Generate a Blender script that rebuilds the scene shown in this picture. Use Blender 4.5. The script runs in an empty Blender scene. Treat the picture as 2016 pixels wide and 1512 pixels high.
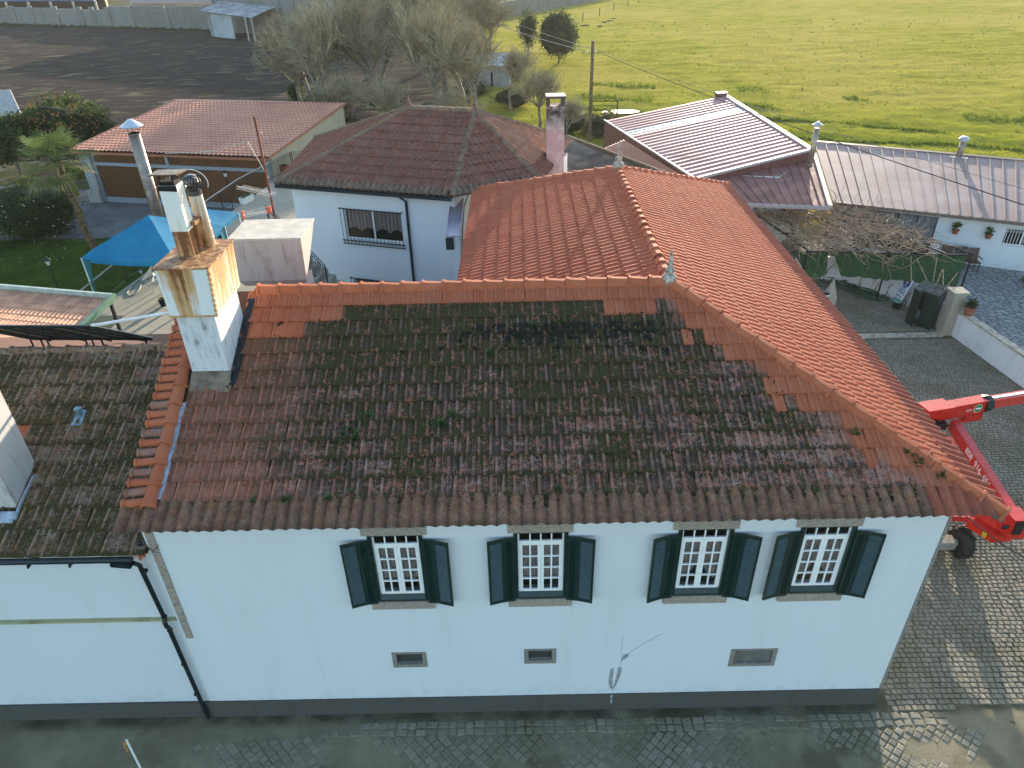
import bpy, bmesh, math, random
import numpy as np
from mathutils import Vector, Matrix
S = bpy.context.scene
COL = S.collection
rad = math.radians
# ---------------------------------------------------------------- camera
PITCH, YAW, ROLL, CAMLOC, FPX = 32.156, -0.33, -1.4, Vector((0, -9.4, 14.37)), 1398.0
p_, y_, r_ = rad(PITCH), rad(YAW), rad(ROLL)
FWD = Vector((math.sin(y_) * math.cos(p_), math.cos(y_) * math.cos(p_), -math.sin(p_)))
rt0 = Vector((math.cos(y_), -math.sin(y_), 0)); up0 = rt0.cross(FWD)
RT = rt0 * math.cos(r_) + up0 * math.sin(r_); UPV = RT.cross(FWD)
cd = bpy.data.cameras.new('camera'); cam = bpy.data.objects.new('camera', cd); COL.objects.link(cam)
cam.matrix_world = Matrix((( RT.x, UPV.x, -FWD.x, CAMLOC.x), (RT.y, UPV.y, -FWD.y, CAMLOC.y), (RT.z, UPV.z, -FWD.z, CAMLOC.z), (0, 0, 0, 1)))
cd.sensor_width = 36.0; cd.lens = 36.0 * FPX / 2016.0; cd.clip_end = 4000; cd.clip_start = 0.1
S.camera = cam
# ---------------------------------------------------------------- world, sun, exposure
SUN_EL, SUN_AZ = 9.5, 18.0            # azimuth measured from +Y towards +X
w = bpy.data.worlds.new('World'); S.world = w; w.use_nodes = True
wn = w.node_tree; bg = wn.nodes['Background']
sk = wn.nodes.new('ShaderNodeTexSky'); sk.sky_type = 'NISHITA'; sk.sun_disc = False
sk.sun_elevation = rad(SUN_EL); sk.sun_rotation = rad(SUN_AZ); sk.air_density = 1.0; sk.dust_density = 0.8; sk.ozone_density = 1.6
wn.links.new(sk.outputs[0], bg.inputs[0]); bg.inputs[1].default_value = 0.15
sl = bpy.data.lights.new('sun', 'SUN'); sl.energy = 3.8; sl.angle = rad(0.6); sl.color = (1.0, 0.86, 0.68)
so = bpy.data.objects.new('sun', sl); COL.objects.link(so)
sd = Vector((math.sin(rad(SUN_AZ)) * math.cos(rad(SUN_EL)), math.cos(rad(SUN_AZ)) * math.cos(rad(SUN_EL)), math.sin(rad(SUN_EL))))
so.rotation_euler = sd.to_track_quat('Z', 'Y').to_euler(); so.location = (20, 60, 40)
S.view_settings.view_transform = 'Standard'; S.view_settings.look = 'None'; S.view_settings.gamma = 1.0
S.view_settings.use_curve_mapping = False; S.view_settings.exposure = 1.9
S.render.engine = 'CYCLES'; S.cycles.max_bounces = 6; S.cycles.diffuse_bounces = 3; S.cycles.use_denoising = True
# ---------------------------------------------------------------- helpers
def ray(px, py): return FWD + RT * ((px - 1008) / FPX) - UPV * ((py - 756) / FPX)
def at(px, py, z=0.0):
    r = ray(px, py); return CAMLOC + r * ((z - CAMLOC.z) / r.z)
def aty(px, py, y):
    r = ray(px, py); return CAMLOC + r * ((y - CAMLOC.y) / r.y)
def atpl(px, py, o, n):
    r = ray(px, py); return CAMLOC + r * ((o - CAMLOC).dot(n) / r.dot(n))
def proj(P):
    d = Vector(P) - CAMLOC; z = d.dot(FWD); return (1008 + FPX * d.dot(RT) / z, 756 - FPX * d.dot(UPV) / z, z)
WL = {}
def empty(name, loc, label=None, cat=None, group=None, kind=None):
    o = bpy.data.objects.new(name, None); COL.objects.link(o); o.location = loc; o.empty_display_size = 0.2
    WL[o] = Vector(loc); tag(o, label, cat, group, kind); return o
def tag(o, label=None, cat=None, group=None, kind=None):
    if label: o['label'] = label
    if cat: o['category'] = cat
    if group: o['group'] = group
    if kind: o['kind'] = kind
    return o
def place(name, mesh, Mw, parent, label=None):
    o = bpy.data.objects.new(name, mesh); COL.objects.link(o)
    if parent is not None:
        o.parent = parent; Mw = Matrix.Translation(-WL[parent]) @ Mw
    o.matrix_local = Mw
    if label: o['label'] = label
    return o
def copy_tree(o, parent=None):
    c = o.copy(); COL.objects.link(c); c.parent = parent
    for ch in list(o.children): copy_tree(ch, c)
    return c
def basis(x, y, z, o):
    return Matrix(((x[0], y[0], z[0], o[0]), (x[1], y[1], z[1], o[1]), (x[2], y[2], z[2], o[2]), (0, 0, 0, 1)))
def frame_dir(d, up=Vector((0, 0, 1))):
    """basis with Y along d, Z near up"""
    y = Vector(d).normalized(); x = y.cross(up)
    if x.length < 1e-5: x = y.cross(Vector((1, 0, 0)))
    x.normalize(); z = x.cross(y); return x, y, z
ICO = None
def icov():
    global ICO
    if ICO is None:
        bm = bmesh.new(); bmesh.ops.create_icosphere(bm, subdivisions=2, radius=1)
        ICO = ([v.co.copy() for v in bm.verts], [[v.index for v in f.verts] for f in bm.faces]); bm.free()
    return ICO
class MB:
    def __init__(s): s.v = []; s.f = []; s.m = []
    def poly(s, pts, m=0):
        i = len(s.v); s.v += [tuple(p) for p in pts]; s.f.append(list(range(i, i + len(pts)))); s.m.append(m)
    def box(s, c, size, M=None, m=0):
        hx, hy, hz = size[0] / 2, size[1] / 2, size[2] / 2; i = len(s.v); c = Vector(c)
        for dx, dy, dz in ((-1,-1,-1),(1,-1,-1),(1,1,-1),(-1,1,-1),(-1,-1,1),(1,-1,1),(1,1,1),(-1,1,1)):
            p = Vector((dx * hx, dy * hy, dz * hz))
            if M is not None: p = M @ p
            s.v.append(tuple(c + p))
        for f in ((0,3,2,1),(4,5,6,7),(0,1,5,4),(1,2,6,5),(2,3,7,6),(3,0,4,7)):
            s.f.append([i + k for k in f]); s.m.append(m)
        return s
    def bb(s, x0, x1, y0, y1, z0, z1, m=0): return s.box(((x0+x1)/2, (y0+y1)/2, (z0+z1)/2), (x1-x0, y1-y0, z1-z0), None, m)
    def beam(s, a, b, wx, wz, up=Vector((0, 0, 1)), m=0):
        a = Vector(a); b = Vector(b); x, y, z = frame_dir(b - a, up)
        M = Matrix((x, y, z)).transposed(); return s.box((a + b) / 2, (wx, (b - a).length, wz), M, m)
    def prism(s, pts, vec, m=0):
        n = len(pts); i = len(s.v); vec = Vector(vec)
        s.v += [tuple(Vector(p)) for p in pts] + [tuple(Vector(p) + vec) for p in pts]
        s.f.append([i + k for k in range(n)][::-1]); s.f.append([i + n + k for k in range(n)]); s.m += [m, m]
        for k in range(n):
            k2 = (k + 1) % n; s.f.append([i + k, i + k2, i + n + k2, i + n + k]); s.m.append(m)
        return s
    def tube(s, pts, r, n=6, m=0, cap=True):
        pts = [Vector(p) for p in pts]; k = len(pts)
        rs = r if isinstance(r, (list, tuple)) else [r] * k
        i0 = len(s.v); x = None
        for j in range(k):
            d = (pts[min(j + 1, k - 1)] - pts[max(j - 1, 0)]).normalized()
            if x is None:
                x = d.cross(Vector((0.13, 0.29, 0.95)));
                if x.length < 1e-3: x = d.cross(Vector((1, 0, 0)))
            x = (x - d * x.dot(d)).normalized(); y = d.cross(x)
            for q in range(n):
                t = 2 * math.pi * q / n
                s.v.append(tuple(pts[j] + (x * math.cos(t) + y * math.sin(t)) * rs[j]))
        for j in range(k - 1):
            for q in range(n):
                a = i0 + j * n + q; b = i0 + j * n + (q + 1) % n
                s.f.append([a, b, b + n, a + n]); s.m.append(m)
        if cap:
            s.f.append([i0 + q for q in range(n)][::-1]); s.f.append([i0 + (k - 1) * n + q for q in range(n)]); s.m += [m, m]
        return s
    def lathe(s, prof, c, n=14, M=None, m=0):
        i0 = len(s.v); c = Vector(c)
        for r, z in prof:
            for q in range(n):
                t = 2 * math.pi * q / n; p = Vector((r * math.cos(t), r * math.sin(t), z))
                if M is not None: p = M @ p
                s.v.append(tuple(c + p))
        for j in range(len(prof) - 1):
            for q in range(n):
                a = i0 + j * n + q; b = i0 + j * n + (q + 1) % n
                s.f.append([a, b, b + n, a + n]); s.m.append(m)
        s.f.append([i0 + q for q in range(n)][::-1]); s.f.append([i0 + (len(prof) - 1) * n + q for q in range(n)]); s.m += [m, m]
        return s
    def blob(s, c, r, rng, jit=0.2, m=0):
        V, F = icov(); i = len(s.v); c = Vector(c)
        for v in V:
            k = 1 + rng.uniform(-jit, jit); s.v.append((c.x + v.x * r[0] * k, c.y + v.y * r[1] * k, c.z + v.z * r[2] * k))
        for f in F: s.f.append([i + q for q in f]); s.m.append(m)
        return s
    def mesh(s, name, mats, origin=Vector((0, 0, 0)), smooth=False, angle=None):
        me = bpy.data.meshes.new(name)
        me.from_pydata([(a - origin.x, b - origin.y, c - origin.z) for a, b, c in s.v], [], s.f)
        for mt in (mats if isinstance(mats, (list, tuple)) else [mats]): me.materials.append(mt)
        if any(s.m): me.polygons.foreach_set('material_index', s.m)
        if smooth: me.polygons.foreach_set('use_smooth', [True] * len(s.f))
        me.update(); return me
    def build(s, name, mats, parent=None, smooth=False, loc=None, label=None, kind=None):
        org = WL[parent] if parent is not None else Vector(loc if loc is not None else (0, 0, 0))
        o = bpy.data.objects.new(name, s.mesh(name, mats, org, smooth)); COL.objects.link(o)
        if parent is not None: o.parent = parent
        else: o.location = org
        WL[o] = org
        if label: o['label'] = label
        if kind: o['kind'] = kind
        return o
def npmesh(name, V, F, mats, midx=None, attrs=None, smooth=False):
    """V (n,3), F (m,k) arrays"""
    me = bpy.data.meshes.new(name); V = np.asarray(V, np.float32); F = np.asarray(F, np.int32)
    me.vertices.add(len(V)); me.vertices.foreach_set('co', V.ravel())
    k = F.shape[1]; me.loops.add(F.size); me.loops.foreach_set('vertex_index', F.ravel())
    me.polygons.add(len(F)); me.polygons.foreach_set('loop_start', np.arange(len(F), dtype=np.int32) * k)
    for mt in (mats if isinstance(mats, (list, tuple)) else [mats]): me.materials.append(mt)
    if midx is not None: me.polygons.foreach_set('material_index', np.asarray(midx, np.int32))
    me.polygons.foreach_set('use_smooth', np.full(len(F), smooth))
    for an, av in (attrs or {}).items():
        at_ = me.attributes.new(an, 'FLOAT', 'POINT'); at_.data.foreach_set('value', np.asarray(av, np.float32))
    me.update(calc_edges=True); me.validate(); return me
def link(name, me, parent=None, kind=None, loc=(0, 0, 0)):
    """mesh in world coordinates"""
    o = bpy.data.objects.new(name, me); COL.objects.link(o)
    if parent is not None: o.parent = parent; o.location = -WL[parent]
    if kind: o['kind'] = kind
    WL[o] = Vector((0, 0, 0)); return o
# ---------------------------------------------------------------- material helper
class NT:
    def __init__(s, name, rough=0.85, metal=0.0, spec=0.3):
        s.mat = bpy.data.materials.new(name); s.mat.use_nodes = True; s.t = s.mat.node_tree
        s.b = s.t.nodes['Principled BSDF']; s.b.inputs['Roughness'].default_value = rough
        s.b.inputs['Metallic'].default_value = metal; s.b.inputs['Specular IOR Level'].default_value = spec; s._pos = None
    def n(s, t, **kw):
        x = s.t.nodes.new('ShaderNode' + t)
        for k, v in kw.items(): setattr(x, k, v)
        return x
    def set(s, sock, v):
        if hasattr(v, 'is_linked'): s.t.links.new(v, sock)
        elif v is not None:
            if isinstance(v, (tuple, list)) and len(v) == 3 and sock.type == 'RGBA': v = (*v, 1)
            sock.default_value = v
    def pos(s):
        if s._pos is None: s._pos = s.n('NewGeometry').outputs['Position']
        return s._pos
    def noise(s, scale, detail=4, rough=0.6, vec=None, dist=0.0):
        x = s.n('TexNoise'); s.set(x.inputs['Vector'], vec if vec is not None else s.pos())
        x.inputs['Scale'].default_value = scale; x.inputs['Detail'].default_value = detail
        x.inputs['Roughness'].default_value = rough; x.inputs['Distortion'].default_value = dist; return x.outputs['Fac']
    def voro(s, scale, vec=None, out='Distance', feature='F1', rnd=1.0):
        x = s.n('TexVoronoi', feature=feature); s.set(x.inputs['Vector'], vec if vec is not None else s.pos())
        x.inputs['Scale'].default_value = scale; x.inputs['Randomness'].default_value = rnd; return x.outputs[out]
    def map(s, scale=(1, 1, 1), rot=(0, 0, 0), loc=(0, 0, 0), vec=None):
        x = s.n('Mapping'); s.set(x.inputs['Vector'], vec if vec is not None else s.pos())
        x.inputs['Scale'].default_value = scale; x.inputs['Rotation'].default_value = rot; x.inputs['Location'].default_value = loc; return x.outputs[0]
    def sep(s, vec=None):
        x = s.n('SeparateXYZ'); s.set(x.inputs[0], vec if vec is not None else s.pos()); return x.outputs
    def math(s, op, a, b=None, clamp=False):
        x = s.n('Math', operation=op, use_clamp=clamp); s.set(x.inputs[0], a)
        if b is not None: s.set(x.inputs[1], b)
        return x.outputs[0]
    def ss(s, v, lo, hi, a=0.0, b=1.0):
        x = s.n('MapRange', interpolation_type='SMOOTHSTEP'); s.set(x.inputs[0], v)
        x.inputs[1].default_value = lo; x.inputs[2].default_value = hi; x.inputs[3].default_value = a; x.inputs[4].default_value = b; return x.outputs[0]
    def mix(s, f, a, b, mode='MIX'):
        x = s.n('Mix', data_type='RGBA', blend_type=mode); s.set(x.inputs[0], f); s.set(x.inputs[6], a); s.set(x.inputs[7], b); return x.outputs[2]
    def attr(s, name):
        return s.n('Attribute', attribute_name=name).outputs['Fac']
    def objrnd(s): return s.n('ObjectInfo').outputs['Random']
    def rnd(s): return s.math('FRACT', s.math('ADD', s.attr('rnd'), s.objrnd()))
    def color(s, c): s.set(s.b.inputs['Base Color'], c); return s
    def rough(s, v): s.set(s.b.inputs['Roughness'], v); return s
    def bump(s, h, strength=0.4, dist=0.02):
        x = s.n('Bump'); x.inputs['Strength'].default_value = strength; x.inputs['Distance'].default_value = dist
        s.set(x.inputs['Height'], h); s.t.links.new(x.outputs[0], s.b.inputs['Normal']); return s
def plain(name, c, rough=0.6, metal=0.0, var=0.15, scale=6.0, spec=0.3, bump=0.0):
    m = NT(name, rough, metal, spec); nz = m.noise(scale, 5)
    d = tuple(x * (1 - var * 1.6) for x in c); h = tuple(min(1, x * (1 + var)) for x in c)
    m.color(m.mix(m.ss(nz, 0.3, 0.7), d, h))
    m.rough(m.ss(m.noise(scale * 2.3), 0.2, 0.8, max(0.05, rough - 0.12), min(1, rough + 0.12)))
    if bump: m.bump(m.noise(scale * 12), bump, 0.01)
    return m.mat
def streaky(name, c, stain, amt=0.5, rough=0.8, sc=1.5, metal=0.0, spec=0.3):
    """paint or render with vertical run-off stains"""
    m = NT(name, rough, metal, spec)
    v = m.noise(sc, 5, 0.65, m.map((3.0, 3.0, 0.55))); g = m.noise(sc * 1.3, 6, 0.7)
    f = m.math('MULTIPLY', m.ss(v, 0.42, 0.75), m.ss(g, 0.3, 0.7))
    col = m.mix(m.math('MULTIPLY', f, amt), c, stain)
    col = m.mix(m.ss(m.noise(sc * 14, 3), 0.35, 0.75, 0, 0.12), col, tuple(x * 0.6 for x in c))
    m.color(col); m.bump(m.noise(60, 3), 0.12, 0.006); return m.mat
def clay(name, c1, c2, lichen=0.3, black=0.3, moss=0.0, dens=None, rough=0.85, yellow=0.0, dark=0.3, blo=0.47, mlo=0.55, clean=None, bias=None):
    """fired clay tile: colour differs per tile, lichen spots, black algae, moss; dens(m) gives where growth is"""
    m = NT(name, rough, 0, 0.25); r = m.rnd(); prof = m.attr('prof'); tv = m.attr('tv')
    base = m.mix(r, c1, c2)
    base = m.mix(m.ss(m.noise(9, 5, 0.7), 0.35, 0.7, 0, dark), base, tuple(x * 0.45 for x in c1))
    base = m.mix(m.ss(m.noise(70, 3), 0.55, 0.8, 0, 0.35), base, tuple(min(1, x * 1.35) for x in c2))
    D = dens(m) if dens else None
    if clean: base = m.mix(m.math('MULTIPLY', m.math('SUBTRACT', 1.0, D), .9), base, m.mix(r, clean, tuple(x * 1.2 for x in clean)))
    tw = m.math('MULTIPLY', m.math('SUBTRACT', r, 0.5), 0.05); bs = bias(m) if bias else 0.0
    def gate(f): return f if D is None else m.math('MULTIPLY', f, D)
    if yellow:
        base = m.mix(gate(m.math('MULTIPLY', m.ss(m.noise(7, 6, 0.7), 0.45, 0.68), yellow)), base, (0.24, 0.17, 0.045))
    if lichen:
        a = m.ss(m.noise(34, 5, 0.8), 0.47, 0.58); b = m.ss(m.noise(4.2, 4, .7), 0.36, 0.56)
        base = m.mix(gate(m.math('MULTIPLY', m.math('MULTIPLY', a, b), lichen)), base, (0.31, 0.30, 0.27))
    if black:
        pan = m.ss(prof, 0.15, 0.75, 1.0, 0.62); jt = m.ss(tv, 0.0, 0.25, 0.12, 0.0)
        f = m.math('ADD', m.math('ADD', m.math('MULTIPLY', m.noise(11, 7, 0.85), 0.68), m.math('MULTIPLY', m.noise(1.7, 4, 0.6), 0.32)), m.math('ADD', m.math('ADD', jt, bs), tw))
        f = m.math('MULTIPLY', m.ss(f, blo, blo + .055), pan)
        base = m.mix(gate(m.math('MULTIPLY', f, black)), base, (0.035, 0.03, 0.024))
    h = m.noise(45, 5, 0.7)
    if moss:
        pan = m.ss(prof, 0.1, 0.8, 0.07, 0.0); jt = m.ss(tv, 0.0, 0.3, 0.06, 0.0)
        f = m.math('ADD', m.math('ADD', m.math('MULTIPLY', m.noise(13, 7, 0.85), 0.6), m.math('MULTIPLY', m.noise(1.3, 4, .7), 0.4)), m.math('SUBTRACT', m.math('ADD', m.math('ADD', pan, bs), jt), tw))
        f = gate(m.math('MULTIPLY', m.ss(f, mlo, mlo + .06), moss))
        mc = m.mix(m.noise(24, 4), (0.032, 0.027, 0.008), (0.075, 0.062, 0.018))
        base = m.mix(f, base, mc)
        if clean: base = m.mix(m.math('MULTIPLY', m.ss(m.noise(8.5, 6, 0.75, m.map((1, .8, .8), loc=(3, 9, 1))), .575, .60), .8), base, m.mix(m.noise(30, 4), (.30, .095, .055), (.46, .17, .11)))
        h = m.math('ADD', h, m.math('MULTIPLY', f, 1.2))
    m.color(base); m.bump(h, 0.5, 0.012); return m.mat
# ---------------------------------------------------------------- materials
def dens_main(m):
    x, y, z = m.sep()
    hd = m.math('SUBTRACT', 7.9, m.math('ADD', x, m.math('MULTIPLY', y, 1.1)))
    wob = m.math('MULTIPLY', m.math('SUBTRACT', m.noise(0.9, 3), 0.5), 2.2)
    a = m.ss(m.math('ADD', hd, wob), 0.2, 1.3)
    b = m.ss(m.math('ADD', x, wob), -5.2, -3.4, 0.42, 1.0)
    c = m.ss(y, -0.5, 0.5, 0.5, 1.0)
    return m.math('MULTIPLY', m.math('MULTIPLY', a, b), c)
def bias_main(m):
    x, y, z = m.sep(); return m.math('ADD', m.ss(y, 0.3, 3.4, -.012, .04), m.ss(x, 1.5, 6.0, .0, -.03))
M_new = clay('new_clay', (0.44, 0.115, 0.048), (0.52, 0.155, 0.07), 0.12, 0.10, 0, None, dark=0.22)
M_wing = clay('orange_clay', (0.50, 0.125, 0.058), (0.58, 0.175, 0.088), 0.10, 0.12, 0, None, dark=0.35)
M_mossy = clay('mossy_clay', (0.36, 0.135, 0.085), (0.48, 0.19, 0.125), 0.9, 0.97, 1.0, dens_main, yellow=0.3, dark=0.6, blo=0.445, mlo=0.525, clean=(0.40, 0.12, 0.058), bias=bias_main)
M_eave = clay('weathered_eave_clay', (0.26, 0.105, 0.062), (0.35, 0.145, 0.085), 0.4, 0.6, 0.3, None, yellow=0.5, dark=0.7)
M_left = clay('lichened_clay', (0.25, 0.11, 0.065), (0.30, 0.15, 0.09), 0.85, 0.35, 0.95, None, yellow=1.0, dark=0.5, mlo=.515)
M_back = clay('old_red_clay', (0.29, 0.095, 0.055), (0.38, 0.135, 0.08), 0.55, 0.4, 0.06, None, dark=0.6)
M_ridge_old = clay('mossy_ridge_clay', (0.26, 0.14, 0.09), (0.33, 0.19, 0.12), 0.7, 0.55, 0.35, None, yellow=0.6, dark=0.5)
M_deck = plain('roof_batten_clay', (0.10, 0.045, 0.03), 0.9)
M_moss = plain('moss_green', (0.066, 0.060, 0.016), 0.95, var=0.5, scale=5)
M_mossd = plain('moss_dark', (0.022, 0.021, 0.014), 0.95, var=0.4, scale=9)
M_weed = plain('weed_leaf', (0.07, 0.12, 0.03), 0.7, var=0.3, scale=9)
def white_wall(name, base=(0.64, 0.675, 0.70)):
    m = NT(name, 0.9, 0, 0.2)
    v = m.noise(0.8, 5, 0.65, m.map((2.2, 2.2, 0.22)))
    z = m.sep()[2]
    c = m.mix(m.ss(v, 0.48, 0.8, 0, 0.34), base, (0.50, 0.53, 0.50))
    c = m.mix(m.math('MULTIPLY', m.ss(m.noise(0.35, 4), 0.4, 0.7), 0.14), c, (0.58, 0.60, 0.58))
    low = m.math('MULTIPLY', m.ss(z, 0.4, 1.0, 1.0, 0.0), m.ss(m.noise(3.5, 5), 0.42, 0.7))
    c = m.mix(m.math('MULTIPLY', low, 0.35), c, (0.36, 0.36, 0.30))
    m.color(c); m.bump(m.noise(55, 4), 0.16, 0.008); return m.mat
M_white = white_wall('white_render')
M_white2 = white_wall('white_render_old', (0.62, 0.655, 0.685))
M_socle = streaky('dark_socle', (0.085, 0.082, 0.075), (0.06, 0.055, 0.035), 0.8, 0.9)
M_stone = plain('granite', (0.33, 0.28, 0.23), 0.85, var=.16, scale=22, bump=0.12)
M_stoned = plain('granite_grey', (0.24, 0.22, 0.19), 0.9, var=.18, scale=16, bump=0.12)
M_green = plain('dark_green_paint', (0.010, 0.030, 0.026), 0.35, var=0.15, spec=0.4)
M_slat = plain('green_slat', (0.035, 0.065, 0.062), 0.3, var=0.1, spec=0.5)
M_wpaint = plain('white_paint', (0.82, 0.83, 0.82), 0.4, var=0.04)
M_wplas = plain('white_plastic', (0.75, 0.75, 0.72), 0.4, var=0.06)
M_curtain = plain('brown_curtain', (0.46, 0.36, 0.33), 0.9, var=0.25, scale=30)
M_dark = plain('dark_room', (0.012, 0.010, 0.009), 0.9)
M_black = plain('black_iron', (0.012, 0.014, 0.016), 0.5, var=0.2)
M_cement = plain('cement_mortar', (0.13, 0.115, 0.10), 0.95, var=0.3, scale=14)
M_zinc = plain('zinc_flashing', (0.42, 0.46, 0.50), 0.45, 0.5, var=0.2, scale=9)
M_pipe = plain('dark_gutter', (0.014, 0.022, 0.024), 0.35, var=0.25)
M_crack = plain('exposed_plaster', (0.30, 0.31, 0.33), 0.95, var=0.3, scale=20)
def glass():
    m = NT('window_glass', 0.06, 0, 0.5); m.color((0.9, 0.92, 0.94)); m.b.inputs['Transmission Weight'].default_value = 1.0
    m.b.inputs['IOR'].default_value = 1.45; return m.mat
M_glass = glass()
# ---------------------------------------------------------------- roof tiles
TW, TL = 0.2133, 0.385
PROF = [(0.0, .003), (.05, .010), (.09, .034), (.27, .039), (.32, .013), (.57, .009), (.60, .018), (.67, .018), (.70, .009), (.96, .009), (1.0, .003)]
def flat_tile(W=TW, L=TL, ov=.055, lift=.038, prof=None):
    prof = prof or PROF
    V = []; at_p = []; at_t = []; n = len(prof)
    for b, off in ((-0.0, lift), (L + ov, 0.0)):
        for a, h in prof: V.append((a * W, b, h + off)); at_p.append(h / .034); at_t.append(0 if b <= 0 else 1)
    for a, h in prof: V.append((a * W, 0.004, (h + lift - .02) if prof is BARREL or len(prof) == 13 else -0.004)); at_p.append(h / .034); at_t.append(0)
    F = []
    for k in range(n - 1):
        F.append((k, k + 1, n + k + 1, n + k)); F.append((2 * n + k, 2 * n + k + 1, k + 1, k))
    return np.array(V), np.array(F), np.array(at_p), np.array(at_t)
BARREL = [(i / 12, .036 * (1 - math.cos(2 * math.pi * i / 12))) for i in range(13)]
def tmesh(name, tpl, mat):
    V, F, p, t = tpl; return npmesh(name, V, F, mat, None, {'prof': p, 'tv': t, 'rnd': np.zeros(len(V))})
class Acc:
    """gathers tiles that are joined into one mesh"""
    def __init__(s): s.V = []; s.F = []; s.m = []; s.r = []; s.p = []; s.t = []; s.n = 0
    def add(s, V, F, p, t, m, r):
        F = np.asarray(F)
        if F.shape[1] == 4: F = np.concatenate([F[:, [0, 1, 2]], F[:, [0, 2, 3]]])
        s.V.append(V); s.F.append(F + s.n); s.m.append(np.full(len(F), m)); s.r.append(np.full(len(V), r)); s.p.append(p); s.t.append(t); s.n += len(V)
    def build(s, name, mats, parent):
        if not s.n: return None
        me = npmesh(name, np.concatenate(s.V), np.concatenate(s.F), mats, np.concatenate(s.m), {'rnd': np.concatenate(s.r), 'prof': np.concatenate(s.p), 'tv': np.concatenate(s.t)})
        return link(name, me, parent, 'stuff')
class Slope:
    def __init__(s, o, U, up_pt):
        s.o = Vector(o); s.U = Vector(U).normalized(); d = Vector(up_pt) - s.o
        s.V = (d - s.U * d.dot(s.U)).normalized(); s.N = s.U.cross(s.V)
        if s.N.z < 0: raise ValueError('slope faces down')
    def uv(s, P): d = Vector(P) - s.o; return (d.dot(s.U), d.dot(s.V))
    def pt(s, u, v, h=0): return s.o + s.U * u + s.V * v + s.N * h
    def mat(s, u, v, h=0.0, jit=None):
        M = basis(s.U, s.V, s.N, s.pt(u, v, h))
        if jit: M = M @ Matrix.Rotation(jit[0], 4, 'Z') @ Matrix.Rotation(jit[1], 4, 'X')
        return M
def lay(sl, pts3, tpl, W, L, v0, rows, acc, pick, rng, stag=True, holes=(), lift=0.012, u0=None, umin=None):
    """tile a slope polygon; pick(u,v,row)->material index; returns whole tiles, cut ones go to acc"""
    poly = [sl.uv(p) for p in pts3]
    ar = sum(poly[i][0] * poly[(i + 1) % len(poly)][1] - poly[(i + 1) % len(poly)][0] * poly[i][1] for i in range(len(poly)))
    if ar < 0: poly = poly[::-1]
    E = []
    for i in range(len(poly)):
        (ax, ay), (bx, by) = poly[i], poly[(i + 1) % len(poly)]; l = math.hypot(bx - ax, by - ay)
        E.append((ax, ay, -(by - ay) / l, (bx - ax) / l))      # inward normal
    def dmin(u, v): return min((u - a) * nx + (v - b) * ny for a, b, nx, ny in E)
    us = [p[0] for p in poly]; whole = []; cut = []
    for r in range(rows):
        v = v0 + r * L; off = (W / 2 if (stag and r % 2) else 0.0)
        start = (u0 if u0 is not None else min(us)) - W + off
        for c in range(int((max(us) - start) / W) + 2):
            u = start + c * W
            cs = [dmin(u, v), dmin(u + W, v), dmin(u + W, v + L), dmin(u, v + L)]
            if max(cs) <= 0 and dmin(u + W / 2, v + L / 2) <= 0: continue
            if any(h[0] < u + W / 2 < h[1] and h[2] < v + L / 2 < h[3] for h in holes): continue
            mi = pick(u + W / 2, v + L / 2, r)
            if min(cs) > -0.004: whole.append((u, v, mi))
            else: cut.append((u, v, mi))
    if cut:
        V, F, p, t = tpl; bm = bmesh.new(); lp = bm.verts.layers.float.new('p'); lt = bm.verts.layers.float.new('t'); lr = bm.verts.layers.float.new('r')
        for u, v, mi in cut:
            r = rng.random(); vs = []
            for k in range(len(V)):
                x = bm.verts.new((u + V[k][0], v + V[k][1], V[k][2] + lift)); x[lp] = p[k]; x[lt] = t[k]; x[lr] = r; vs.append(x)
            for f in F:
                q = bm.faces.new([vs[k] for k in f]); q.material_index = mi
        for a, b, nx, ny in E:
            bmesh.ops.bisect_plane(bm, geom=bm.verts[:] + bm.edges[:] + bm.faces[:], plane_co=(a, b, 0), plane_no=(-nx, -ny, 0), clear_outer=True)
        bmesh.ops.triangulate(bm, faces=bm.faces[:]); bm.verts.index_update()
        if len(bm.faces):
            R = np.array([[*sl.U], [*sl.V], [*sl.N]]); VV = np.array([v.co[:] for v in bm.verts]) @ R + np.array(sl.o)
            FF = np.array([[v.index for v in f.verts] for f in bm.faces])
            acc.V.append(VV); acc.F.append(FF + acc.n); acc.m.append(np.array([f.material_index for f in bm.faces])); acc.n += len(VV)
            acc.p.append(np.array([v[lp] for v in bm.verts])); acc.t.append(np.array([v[lt] for v in bm.verts])); acc.r.append(np.array([v[lr] for v in bm.verts]))
        bm.free()
    return whole
def put_tiles(sl, whole, tpl, meshes, parent, acc, n_ind, rng, name='tile', lift=0.012, prefer=None, jit=0.012):
    """the n_ind tiles that show largest become objects, the rest go to acc"""
    V, F, p, t = tpl; R = np.array([[*sl.U], [*sl.V], [*sl.N]])
    def vis(w):
        x, y, z = proj(sl.pt(w[0], w[1])); return (0 if (0 < x < 2016 and 0 < y < 1512) else 1, z)
    order = sorted(whole, key=vis)
    if prefer: order = sorted(order, key=prefer)
    for k, (u, v, mi) in enumerate(order):
        ja, jb = rng.gauss(0, jit), rng.gauss(0, jit * 0.6); h = lift + rng.uniform(-.002, .005)
        if k < n_ind: place(name, meshes[mi], sl.mat(u, v, h, (ja, jb)), parent)
        else:
            ca, sa = math.cos(ja), math.sin(ja); W_ = np.stack([u + V[:, 0] * ca - V[:, 1] * sa, v + V[:, 0] * sa + V[:, 1] * ca, V[:, 2] + h + V[:, 1] * jb], 1)
            acc.add(W_ @ R + np.array(sl.o), F, p, t, mi, rng.random())
    return min(n_ind, len(order))
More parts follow.
